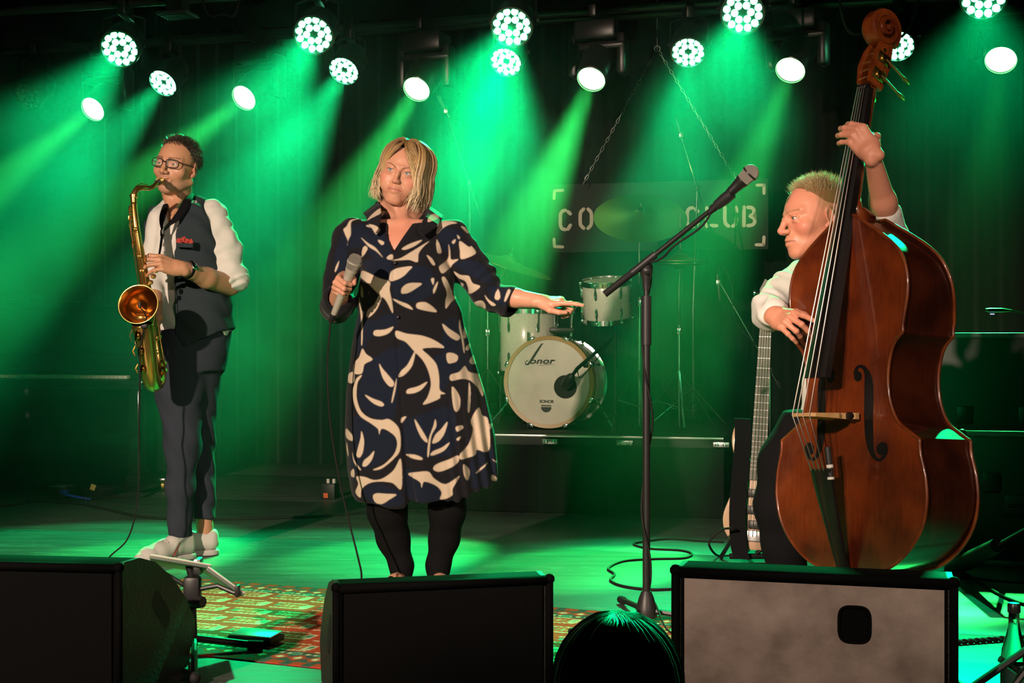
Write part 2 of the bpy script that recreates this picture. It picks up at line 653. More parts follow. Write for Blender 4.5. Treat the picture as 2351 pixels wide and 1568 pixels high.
def pipe(name, label, pts, z, off=0.12, ext=1.2):
    a, b = Vector((pts[0].x, pts[0].y, z)), Vector((pts[-1].x, pts[-1].y, z))
    d = (b - a).normalized()
    n = Vector((-d.y, d.x, 0))
    a, b = a - d * ext + n * off, b + d * ext + n * off
    t = thing(name, label, 'pipe', (a + b) / 2)
    MB().cyl(a, b, 0.025, 14).build('tube', 'pipe_grey', t)
    for k in (0.15, 0.5, 0.85):
        q = a + (b - a) * k
        MB().box((q.x, q.y, (q.z + 3.3) / 2 + 0.02), (0.03, 0.006, 3.3 - q.z), RS).build('hanger', 'lamp_black', t)
    return t


pipe('rig_pipe', 'grey rig pipe carrying the front row of LED lamps', FP, 2.97)
pipe('rig_pipe', 'grey rig pipe carrying the back row of LED lamps', BP, 2.97)
pipe('rig_pipe', 'grey rig pipe carrying the moving head lamps', HP, 2.97, .16)

SP_PAR1, SP_PAR2, SP_HEAD = 1700, 1350, 2600
dxs = [-.75, -.64, -.40, -.20, 0.0]
mul = [.60, .62, 1.15, .45, 2.4]
for i, (x, y, w) in enumerate(FRONT_PARS):
    t = aim_slope(FP[i], dxs[i], 4.2)
    par_lamp('led_par_lamp', 'round LED lamp glowing green, front row, ' + w, FP[i], t, 0.215, True, 'LED lamps of the front row')
    d = (t - FP[i]).normalized()
    spot('par_beam', FP[i] + d * 0.03, t, SP_PAR1 * mul[i], GREEN, 29, 0.7, 0.06)
dxs = [-.90, -.63, -.50, -.10, -.10]
mul = [1.3, 1.4, 1.0, .4, .25]
for i, (x, y, w) in enumerate(BACK_PARS):
    t = aim_slope(BP[i], dxs[i], 2.9)
    par_lamp('led_par_lamp', 'round LED lamp glowing green, back row, ' + w, BP[i], t, 0.195, True, 'LED lamps of the back row')
    d = (t - BP[i]).normalized()
    spot('par_beam', BP[i] + d * 0.03, t, SP_PAR2 * mul[i], GREEN, 28, 0.6, 0.05)
dxs = [-1.26, -1.23, -.60, -.417, -.397, -.13]
dys = [3.4, 3.3, 2.7, 2.3, 2.3, 2.5]
for i, (x, y, w) in enumerate(HEADS):
    t = aim_slope(HP[i], dxs[i], dys[i])
    moving_head('moving_head_lamp', 'moving head lamp with white hot lens, ' + w, HP[i], t, 0.165, 'moving head lamps')
    d = (t - HP[i]).normalized()
    spot('head_beam', HP[i] + d * 0.03, t, SP_HEAD, GREEN_W, 15, 0.5, 0.05)
q = P(62, 220, 9.3)
par_lamp('led_par_lamp', 'unlit LED lamp with dark lenses beside the outermost moving head', q, q + Vector((-0.5, -1, -0.9)), 0.2, False)
# ------------------------------------------------------------------ distance-field sculpting (bodies, clothes)
class Vol:
    def __init__(self, lo, hi, h):
        self.h = h
        self.lo = np.array(lo, np.float32)
        self.n = np.maximum(4, np.ceil((np.array(hi) - np.array(lo)) / h).astype(int) + 1)
        self.ax = [self.lo[i] + h * np.arange(self.n[i], dtype=np.float32) for i in range(3)]
        self.f = np.full(tuple(self.n), 0.5, np.float32)
        self.R = np.eye(3)
        self.c = np.zeros(3)

    def at(self, c=(0, 0, 0), R=None, s=1.0):
        """following primitives are given in the frame R (3x3, columns = axes) at c, scaled by s"""
        self.c = np.array(c, float)
        self.R = np.eye(3) if R is None else np.array(R, float) * s
        self.s = s
        return self

    s = 1.0

    def W(self, p):
        return self.R @ np.array(p, float) + self.c

    def D(self, v):
        return self.R @ np.array(v, float)

    def _blk(self, lo, hi):
        i0 = np.clip(np.floor((lo - self.lo) / self.h).astype(int), 0, self.n)
        i1 = np.clip(np.ceil((hi - self.lo) / self.h).astype(int) + 1, 0, self.n)
        if np.any(i1 <= i0):
            return None
        sl = tuple(slice(a, b) for a, b in zip(i0, i1))
        X = self.ax[0][sl[0]][:, None, None]
        Y = self.ax[1][sl[1]][None, :, None]
        Z = self.ax[2][sl[2]][None, None, :]
        return sl, X, Y, Z

    def _mix(self, sl, d, k, op):
        f = self.f[sl]
        d = d.astype(np.float32)
        if op == '-':
            d = -d
            if k > 0:
                h = np.clip(0.5 - 0.5 * (f - d) / k, 0, 1)
                self.f[sl] = f + (d - f) * h + k * h * (1 - h)
            else:
                self.f[sl] = np.maximum(f, d)
        elif op == '&':
            self.f[sl] = np.maximum(f, d)
        else:
            if k > 0:
                h = np.clip(0.5 + 0.5 * (f - d) / k, 0, 1)
                self.f[sl] = f + (d - f) * h - k * h * (1 - h)
            else:
                self.f[sl] = np.minimum(f, d)

    def cap(self, a, b, ra, rb=None, k=0.01, op='+'):
        a, b = self.W(a), self.W(b)
        rb = ra if rb is None else rb
        ra, rb = ra * self.s, rb * self.s
        m = max(ra, rb) + k * 1.2 + 3 * self.h
        B = self._blk(np.minimum(a, b) - m, np.maximum(a, b) + m)
        if B is None:
            return self
        sl, X, Y, Z = B
        ba = (b - a).astype(np.float32)
        L2 = float(ba @ ba) + 1e-12
        px, py, pz = X - np.float32(a[0]), Y - np.float32(a[1]), Z - np.float32(a[2])
        t = np.clip((px * ba[0] + py * ba[1] + pz * ba[2]) / L2, 0, 1)
        d = np.sqrt((px - t * ba[0]) ** 2 + (py - t * ba[1]) ** 2 + (pz - t * ba[2]) ** 2) - (ra + (rb - ra) * t)
        self._mix(sl, d, k, op)
        return self

    def chain(self, pts, rs, k=0.01, op='+'):
        if not hasattr(rs, '__len__'):
            rs = [rs] * len(pts)
        for i in range(len(pts) - 1):
            self.cap(pts[i], pts[i + 1], rs[i], rs[i + 1], k, op)
        return self

    def ell(self, c, r, R=None, k=0.01, op='+'):
        c = self.W(c)
        r = np.array(r if hasattr(r, '__len__') else (r, r, r), float) * self.s
        Rw = (self.R / self.s) @ (np.eye(3) if R is None else np.array(R, float))
        m = max(r) + k * 1.2 + 3 * self.h
        B = self._blk(c - m, c + m)
        if B is None:
            return self
        sl, X, Y, Z = B
        px, py, pz = X - np.float32(c[0]), Y - np.float32(c[1]), Z - np.float32(c[2])
        q = [px * np.float32(Rw[0, i]) + py * np.float32(Rw[1, i]) + pz * np.float32(Rw[2, i]) for i in range(3)]
        k0 = np.sqrt((q[0] / r[0]) ** 2 + (q[1] / r[1]) ** 2 + (q[2] / r[2]) ** 2) + 1e-6
        k1 = np.sqrt((q[0] / r[0] ** 2) ** 2 + (q[1] / r[1] ** 2) ** 2 + (q[2] / r[2] ** 2) ** 2) + 1e-6
        self._mix(sl, k0 * (k0 - 1) / k1, k, op)
        return self

    def fn(self, func, lo, hi, k=0.0, op='+'):
        """func(X, Y, Z) -> distance, world coordinates, inside the box lo..hi"""
        B = self._blk(np.array(lo, float), np.array(hi, float))
        if B is None:
            return self
        sl, X, Y, Z = B
        d = func(X, Y, Z)
        d = np.broadcast_to(d, self.f[sl].shape)
        self._mix(sl, d, k, op)
        return self

    def loft(self, rows, k=0.01, op='+', p=2.0):
        """rows [(z, cx, cy, rx, ry)] from low to high; superellipse cross sections of exponent p"""
        A = np.array(sorted(rows), float)
        zs = self.ax[2]
        c = [np.interp(zs, A[:, 0], A[:, i]).astype(np.float32) for i in range(1, 5)]
        # smooth the rows along z
        def g(X, Y, Z):
            z = Z[0, 0]
            cx, cy, rx, ry = [np.interp(z, A[:, 0], A[:, i]).astype(np.float32)[None, None, :] for i in range(1, 5)]
            q = (np.abs((X - cx) / rx) ** p + np.abs((Y - cy) / ry) ** p) ** (1 / p)
            d = (q - 1) * np.minimum(rx, ry) * 0.9
            dz = np.maximum(A[0, 0] - Z, Z - A[-1, 0])
            return np.maximum(d, dz)
        m = k * 1.2 + 4 * self.h
        lo = (np.min(A[:, 1] - A[:, 3]) - m, np.min(A[:, 2] - A[:, 4]) - m, A[0, 0] - m)
        hi = (np.max(A[:, 1] + A[:, 3]) + m, np.max(A[:, 2] + A[:, 4]) + m, A[-1, 0] + m)
        return self.fn(g, lo, hi, k, op)

    def shift(self, func, lo=None, hi=None):
        """add func(X,Y,Z) to the field (wrinkles)"""
        B = self._blk(np.array(lo if lo is not None else self.lo, float), np.array(hi if hi is not None else self.lo + self.n * self.h, float))
        sl, X, Y, Z = B
        self.f[sl] += func(X, Y, Z).astype(np.float32)
        return self

    def mesh(self):
        f = self.f
        f[0], f[-1] = np.maximum(f[0], 0.01), np.maximum(f[-1], 0.01)
        f[:, 0], f[:, -1] = np.maximum(f[:, 0], 0.01), np.maximum(f[:, -1], 0.01)
        f[:, :, 0], f[:, :, -1] = np.maximum(f[:, :, 0], 0.01), np.maximum(f[:, :, -1], 0.01)
        s = f < 0
        nx, ny, nz = f.shape
        cnt = np.zeros((nx - 1, ny - 1, nz - 1), np.int8)
        for dx in (0, 1):
            for dy in (0, 1):
                for dz in (0, 1):
                    cnt += s[dx:nx - 1 + dx, dy:ny - 1 + dy, dz:nz - 1 + dz]
        act = (cnt > 0) & (cnt < 8)
        I = np.argwhere(act)
        idx = np.full(act.shape, -1, np.int32)
        idx[act] = np.arange(len(I))
        corners = np.array([[a, b, c] for a in (0, 1) for b in (0, 1) for c in (0, 1)])
        V = np.stack([f[I[:, 0] + c[0], I[:, 1] + c[1], I[:, 2] + c[2]] for c in corners], 1)
        pos = np.zeros((len(I), 3), np.float64)
        num = np.zeros(len(I))
        for a in range(8):
            for b in range(a + 1, 8):
                if np.abs(corners[a] - corners[b]).sum() != 1:
                    continue
                va, vb = V[:, a], V[:, b]
                m = (va < 0) != (vb < 0)
                t = np.where(m, va / np.where(m, va - vb, 1), 0)
                pos += np.where(m[:, None], corners[a] + (corners[b] - corners[a]) * t[:, None], 0)
                num += m
        pos = (pos / num[:, None] + I) * self.h + self.lo
        Q = []
        for ax in range(3):
            o1, o2 = [(1, 2), (2, 0), (0, 1)][ax]
            s0 = [slice(1, -1)] * 3
            s1 = [slice(1, -1)] * 3
            s0[ax] = slice(0, -1)
            s1[ax] = slice(1, None)
            a_, b_ = s[tuple(s0)], s[tuple(s1)]
            E = np.argwhere(a_ != b_)
            if not len(E):
                continue
            fl = a_[tuple(E.T)]
            base = E.copy()
            for o in (o1, o2):
                base[:, o] += 1
            def cell(d1, d2):
                q = base.copy()
                q[:, o1] += d1
                q[:, o2] += d2
                return idx[q[:, 0], q[:, 1], q[:, 2]]
            quad = np.stack([cell(-1, -1), cell(0, -1), cell(0, 0), cell(-1, 0)], 1)
            quad[~fl] = quad[~fl][:, ::-1]
            Q.append(quad)
        Q = np.concatenate(Q)
        Q = Q[(Q >= 0).all(1)]
        return pos, Q


def np_mesh(name, verts, quads, off=(0, 0, 0)):
    me = bpy.data.meshes.new(name)
    verts = np.asarray(verts, np.float32) - np.array(off, np.float32)
    me.vertices.add(len(verts))
    me.vertices.foreach_set('co', verts.ravel())
    n = len(quads)
    me.loops.add(n * 4)
    me.loops.foreach_set('vertex_index', np.asarray(quads, np.int32).ravel())
    me.polygons.add(n)
    me.polygons.foreach_set('loop_start', np.arange(0, n * 4, 4, dtype=np.int32))
    me.polygons.foreach_set('loop_total', np.full(n, 4, np.int32))
    me.update(calc_edges=True)
    me.validate()
    me.shade_smooth()
    return me


def smooth_verts(V, Q, it=1, lam=0.5):
    e = np.concatenate([Q[:, [0, 1]], Q[:, [1, 2]], Q[:, [2, 3]], Q[:, [3, 0]]])
    n = len(V)
    i, j = np.concatenate([e[:, 0], e[:, 1]]), np.concatenate([e[:, 1], e[:, 0]])
    c = np.maximum(np.bincount(i, minlength=n), 1)
    for _ in range(it):
        acc = np.stack([np.bincount(i, V[j, k], minlength=n) for k in range(3)], 1)
        V = V + lam * (acc / c[:, None] - V)
    return V


def subdivide(V, Q):
    n = len(V)
    E = np.sort(np.concatenate([Q[:, [0, 1]], Q[:, [1, 2]], Q[:, [2, 3]], Q[:, [3, 0]]]), 1)
    key = E[:, 0].astype(np.int64) * n + E[:, 1]
    u, inv = np.unique(key, return_inverse=True)
    em = (V[u // n] + V[u % n]) / 2
    fc = V[Q].mean(1)
    m = len(Q)
    e = inv.reshape(4, m) + n
    c = n + len(u) + np.arange(m)
    Q2 = np.concatenate([np.stack([Q[:, i], e[i], c, e[(i - 1) % 4]], 1) for i in range(4)])
    return np.concatenate([V, em, fc]), Q2


def set_col(me, cols):
    a = me.color_attributes.new('col', 'FLOAT_COLOR', 'POINT')
    c = np.ones((len(cols), 4), np.float32)
    c[:, :3] = cols
    a.data.foreach_set('color', c.ravel())


def sculpt(name, vols, material, parent, paint=None, smooth=1, subdiv=0):
    """mesh one or more Vols into ONE mesh object; paint(V, N) -> linear colours"""
    VV, QQ, n = [], [], 0
    for v in vols:
        V, Q = v.mesh()
        if smooth:
            V = smooth_verts(V, Q, smooth)
        VV.append(V)
        QQ.append(Q + n)
        n += len(V)
    V, Q = np.concatenate(VV), np.concatenate(QQ)
    off = root_loc(parent)
    for _ in range(subdiv):
        V, Q = subdivide(V, Q)
        V = smooth_verts(V, Q, 1, 0.4)
    me = np_mesh(name, V, Q, off)
    o = bpy.data.objects.new(name, me)
    COL.objects.link(o)
    if paint is not None:
        nv = len(me.vertices)
        co = np.empty(nv * 3, np.float32)
        me.vertices.foreach_get('co', co)
        nr = np.empty(nv * 3, np.float32)
        me.vertex_normals.foreach_get('vector', nr)
        set_col(me, paint(co.reshape(-1, 3) + np.array(off), nr.reshape(-1, 3)))
    me.materials.append(MATS[material] if isinstance(material, str) else material)
    o.parent = parent
    return o


def spots_paint(base, spots, vary=0.0):
    """spots = [(centre, radius, colour, strength)] ; radius may be 3 numbers"""
    base = np.array(base, np.float32)

    def f(V, N):
        c = np.tile(base, (len(V), 1)).astype(np.float32)
        for (p, r, col, st) in spots:
            r = np.array(r if hasattr(r, '__len__') else (r, r, r), float)
            d = np.sqrt((((V - np.array(p)) / r) ** 2).sum(1))
            w = np.clip((1.15 - d) / 0.3, 0, 1)[:, None] * st
            c = c * (1 - w) + np.array(col) * w
        return c
    return f


def axes(fwd, up):
    """face frame: x = the person's left, y = forward, z = up (columns)"""
    y = np.array(fwd, float)
    y /= np.linalg.norm(y)
    x = np.cross(y, np.array(up, float))
    x /= np.linalg.norm(x)
    z = np.cross(x, y)
    return np.stack([-x, y, z], 1)


# ---- the human parts -------------------------------------------------------
SKIN_HAND_PTS = {}


def hand(vol, wrist, distal, dorsal, side, pose, thumb, s=1.0, sc=1.0, k=0.007):
    """pose = {finger: (spread, mcp, pip, dip) in degrees}; thumb = 3 local points after its root.
    Returns {finger: [points]} in world space. side 'L' or 'R'."""
    y = np.array(distal, float)
    y /= np.linalg.norm(y)
    z = np.array(dorsal, float)
    z -= y * (z @ y)
    z /= np.linalg.norm(z)
    x = np.cross(y, z)
    if side == 'R':
        x = -x
    R = np.stack([x, y, z], 1)
    vol.at(wrist, R, s)
    base = {'index': (.029, .088, .002), 'middle': (.0095, .092, .005), 'ring': (-.0105, .087, .003), 'pinky': (-.029, .077, -.002)}
    leng = {'index': (.044, .026, .021), 'middle': (.048, .030, .022), 'ring': (.045, .028, .022), 'pinky': (.035, .021, .019)}
    rad = {'index': (.0105, .0090, .0082, .0070), 'middle': (.0108, .0092, .0084, .0072), 'ring': (.0100, .0086, .0080, .0068), 'pinky': (.0090, .0076, .0070, .0062)}
    # palm
    vol.cap((-.012, -.012, 0), (-.006, .02, 0), .021, .022, k)
    vol.cap((.012, -.012, 0), (.010, .02, 0), .020, .021, k)
    for f_, b in base.items():
        vol.cap((b[0] * .55, .015, -.003), (b[0], b[1] - .006, b[2] - .003), .0150, .0120, .010)
    vol.ell((0.0, .05, -.008), (.034, .040, .014), None, .010)
    vol.ell((.024, .034, -.012), (.017, .030, .015), None, .010)      # ball of the thumb
    vol.ell((-.026, .036, -.010), (.013, .034, .013), None, .010)
    out = {}
    for f_, (spread, m, p, d) in pose.items():
        q = np.array(base[f_], float)
        pts = [q.copy()]
        ang = 0.0
        for L, a in zip(leng[f_], (m, p, d)):
            ang += math.radians(a)
            sp = math.radians(spread)
            v = np.array([math.sin(sp) * math.cos(ang), math.cos(sp) * math.cos(ang), -math.sin(ang)])
            q = q + v * L
            pts.append(q.copy())
        r = rad[f_]
        vol.cap(pts[0], pts[1], r[0], r[1], .006)
        vol.cap(pts[1], pts[2], r[1], r[2], .003)
        vol.cap(pts[2], pts[3], r[2], r[3], .003)
        vol.ell(pts[1], r[1] * 1.06, None, .003)
        out[f_] = [vol.W(q_) for q_ in pts]
    tp = [np.array((.020, .022, -.008))] + [np.array(t) for t in thumb]
    for i, (ra, rb) in enumerate(((.0165, .0130), (.0120, .0100), (.0098, .0080))):
        vol.cap(tp[i], tp[i + 1], ra, rb, .007 if i == 0 else .004)
    out['thumb'] = [vol.W(q_) for q_ in tp]
    vol.at()
    return out


def nails(h, dorsal_of=None):
    sp = []
    return sp


def head_sdf(v, c, R, s, male=True, mouth=0.0, smile=0.0, brow=0.0, ears=True, eye_open=1.0, nose=1.0, jaw=1.0, cheek=1.0, ex=.0335, nw=1.0):
    """sculpt a head in Vol v; local frame x = left, y = forward, z = up, origin between the ears at eye height"""
    v.at(c, R, s)
    v.ell((0, -.014, .036), (.0765, .096, .082), None, .0)
    v.ell((0, .022, .004), (.068, .072, .088), None, .03)
    v.ell((0, .026, -.060), (.054 * jaw, .056, .056), None, .03)
    for q in (-1, 1):
        v.cap((q * .058 * jaw, -.008, -.060), (q * .014, .070, -.101), .016, .015, .025)
        v.ell((q * .043, .058, -.028), (.026 * cheek, .024, .026), None, .018)
        v.cap((q * .050, .068, .022), (q * .014, .090, .018 + brow), .0085, .0085, .014)
    v.ell((0, .072, -.100), (.021, .018, .016), None, .016)             # chin
    v.ell((0, .081, -.064), (.028, .019, .024), None, .018)             # muzzle
    # eye sockets
    for q in (-1, 1):
        v.ell((q * (ex - .0005), .1005, .001), (.019, .0165, .0125), None, .012, '-')
    # nose
    v.chain([(0, .090, .014), (0, .101 + .002 * nose, -.010), (0, .110 + .006 * nose, -.033)], [.0075 * nw, .0080 * nw, .0105 * nw], .010)
    v.ell((0, .104 + .004 * nose, -.040), (.011 * nw, .012, .007), None, .006)
    for q in (-1, 1):
        v.ell((q * .0125 * nw, .1015, -.0375), (.0085 * nw, .0105, .0080), None, .006)
        v.ell((q * .0068, .110, -.0455), (.0036, .0050, .0028), None, .002, '-')
    # eyelids round the ball
    for q in (-1, 1):
        for sg, th in ((1, .0026), (-1, .0022)):
            e = []
            for k in range(13):
                a = math.pi * k / 12
                x = q * (ex - .0150 * math.cos(a))
                z = sg * .0074 * eye_open * math.sin(a) ** 0.9 - .0010 + .0012 * math.cos(a) * (-1)
                rr = .0138 ** 2 - (x - q * ex) ** 2 - z ** 2
                y = .0785 + math.sqrt(max(rr, 1e-7)) if rr > 0 else .0785
                e.append((x, max(y, .0800 - .002 * (1 + math.cos(a)) * 0), z))
            v.chain(e, [th * (.75 + .25 * math.sin(math.pi * k / 12)) for k in range(13)], .0035)
        v.ell((q * (ex + .001), .0815, -.0120), (.0150, .0070, .0042), None, .006)
        # fold above the lid
        v.cap((q * (ex - .0095), .0925, .0115), (q * (ex + .0095), .0870, .0105), .0022, .0018, .004, '+')
    # mouth
    w = .0245 + .006 * smile
    zc = -.0665
    up = .004 * smile
    v.chain(cr([(-w, .0800, zc + up), (-.0125, .0925, zc + .0048), (-.004, .0968, zc + .0060), (0, .0960, zc + .0048), (.004, .0968, zc + .0060), (.0125, .0925, zc + .0048), (w, .0800, zc + up)], 3), .0042, .005)
    lo_ = zc - .0062 - mouth
    v.chain(cr([(-w, .0800, zc + up), (-.012, .0915, lo_ + .0004), (0, .0950, lo_ - .0008), (.012, .0915, lo_ + .0004), (w, .0800, zc + up)], 3), [.0032] * 3 + [.0050, .0056, .0060, .0062, .0060, .0056, .0050] + [.0032] * 3, .005)
    m = zc - .0002 - mouth * .5
    gr = .0011 + mouth * .42
    if mouth > .0005:
        v.chain(cr([(-w * .72, .0915, zc + up * .5), (-.012, .0975, m), (0, .1015, m - .0004), (.012, .0975, m), (w * .72, .0915, zc + up * .5)], 4), gr, .0025, '-')
    for q in (-1, 1):
        if smile:
            v.cap((q * .020, .097, -.040), (q * (.036 + .003 * smile), .080, -.070), .0022, .0022, .006, '-')
    if ears:
        for q in (-1, 1):
            Re = np.array(Matrix.Rotation(math.radians(-q * 22), 3, 'Z') @ Matrix.Rotation(math.radians(-12), 3, 'X'))
            v.ell((q * .0785, -.012, -.006), (.0080, .0190, .0320), Re, .006)
            v.ell((q * .0855, -.006, -.002), (.0060, .0115, .0200), Re, .004, '-')
            v.ell((q * .0765, .000, -.032), (.0070, .0095, .0095), None, .006)
    v.at()
    return v


def eyeballs(name, c, R, s, parent, gaze=(0, 1, 0), iris=(0.10, 0.16, 0.19), r=.0125, ex=.0335):
    """two eyeballs as one part each, iris and pupil painted"""
    R = np.array(R)
    obs = []
    g = np.array(gaze, float)
    g /= np.linalg.norm(g)
    for q in (-1, 1):
        pc = R @ np.array((q * ex, .0785, -.0005)) * s + np.array(c)
        m = MB().ball(pc, r * s, 28)
        o = m.build(name, 'eye', parent, angle=180)
        me = o.data
        co = np.empty(len(me.vertices) * 3, np.float32)
        me.vertices.foreach_get('co', co)
        d = co.reshape(-1, 3) + np.array(root_loc(parent)) - pc
        d = d / np.linalg.norm(d, axis=1)[:, None]
        a = np.degrees(np.arccos(np.clip(d @ (R @ g), -1, 1)))
        cols = np.tile(np.array((.72, .68, .64), np.float32), (len(a), 1))
        w = np.clip((30 - a) / 3, 0, 1)[:, None]
        cols = cols * (1 - w) + np.array(iris) * w
        w = np.clip((13 - a) / 3, 0, 1)[:, None]
        cols = cols * (1 - w) + np.array((.004, .004, .004)) * w
        set_col(me, cols)
        obs.append(o)
    return obs


def strands(name, curves, radii, cols, parent, material='hair', n=4):
    """hair locks: curves = lists of points, one tapered tube each, coloured per lock"""
    VV, FF, CC = [], [], []
    cnt = 0
    for pts, r0, col in zip(curves, radii, cols):
        m = MB().tube([Vector(p) for p in pts], [r0 * (0.75 + 0.25 * math.sin(math.pi * min(1, i / (len(pts) - 1) * 1.3))) * (1.0 if i < len(pts) - 2 else (0.65 if i == len(pts) - 2 else 0.12)) for i in range(len(pts))], n, cap=False, flat=0.6)
        VV.extend(m.v)
        FF.extend([tuple(i + cnt for i in f) for f in m.f])
        cc = np.array(col)
        if cc.ndim == 1:
            cc = np.tile(cc, (len(pts), 1))
        CC.append(np.repeat(cc, n, axis=0))
        cnt += len(m.v)
    off = root_loc(parent)
    me = np_mesh(name, np.array(VV, np.float32), np.array(FF, np.int32), off)
    set_col(me, np.concatenate(CC))
    me.materials.append(MATS[material])
    o = bpy.data.objects.new(name, me)
    COL.objects.link(o)
    o.parent = parent
    return o


mat('skin', (0.6, 0.33, 0.24), 0.42, attr='col', spec=0.45, bump=(180, 0.08))
mat('eye', (0.8, 0.8, 0.8), 0.08, attr='col', spec=0.7)
mat('hair', (0.3, 0.2, 0.1), 0.38, attr='col', spec=0.6)
mat('cloth', (0.3, 0.3, 0.3), 0.85, attr='col', spec=0.2, bump=(900, 0.15), sheen=0.1)
mat('black_cloth', (0.006, 0.006, 0.007), 0.9, spec=0.15)
mat('shoe_white', (0.62, 0.60, 0.56), 0.55)
mat('button', (0.02, 0.02, 0.03), 0.3)
# ------------------------------------------------------------------ the singer
def raster(polys, x0, y0, w, h, ss=2):
    """even-odd fill of polygons [(pts, value)] into a (h*ss, w*ss) array"""
    A = np.zeros((h * ss, w * ss), np.float32)
    ys = (np.arange(h * ss) + 0.5) / ss + y0
    xs = (np.arange(w * ss) + 0.5) / ss + x0
    for pts in polys:
        p = np.array(pts, float)
        j0 = np.searchsorted(ys, p[:, 1].min())
        j1 = np.searchsorted(ys, p[:, 1].max())
        q = np.roll(p, -1, 0)
        for j in range(j0, j1):
            y = ys[j]
            m = (p[:, 1] <= y) != (q[:, 1] <= y)
            if not m.any():
                continue
            xc = np.sort(p[m, 0] + (y - p[m, 1]) / (q[m, 1] - p[m, 1]) * (q[m, 0] - p[m, 0]))
            for a, b in zip(xc[0::2], xc[1::2]):
                A[j, np.searchsorted(xs, a):np.searchsorted(xs, b)] = 1.0
    return A


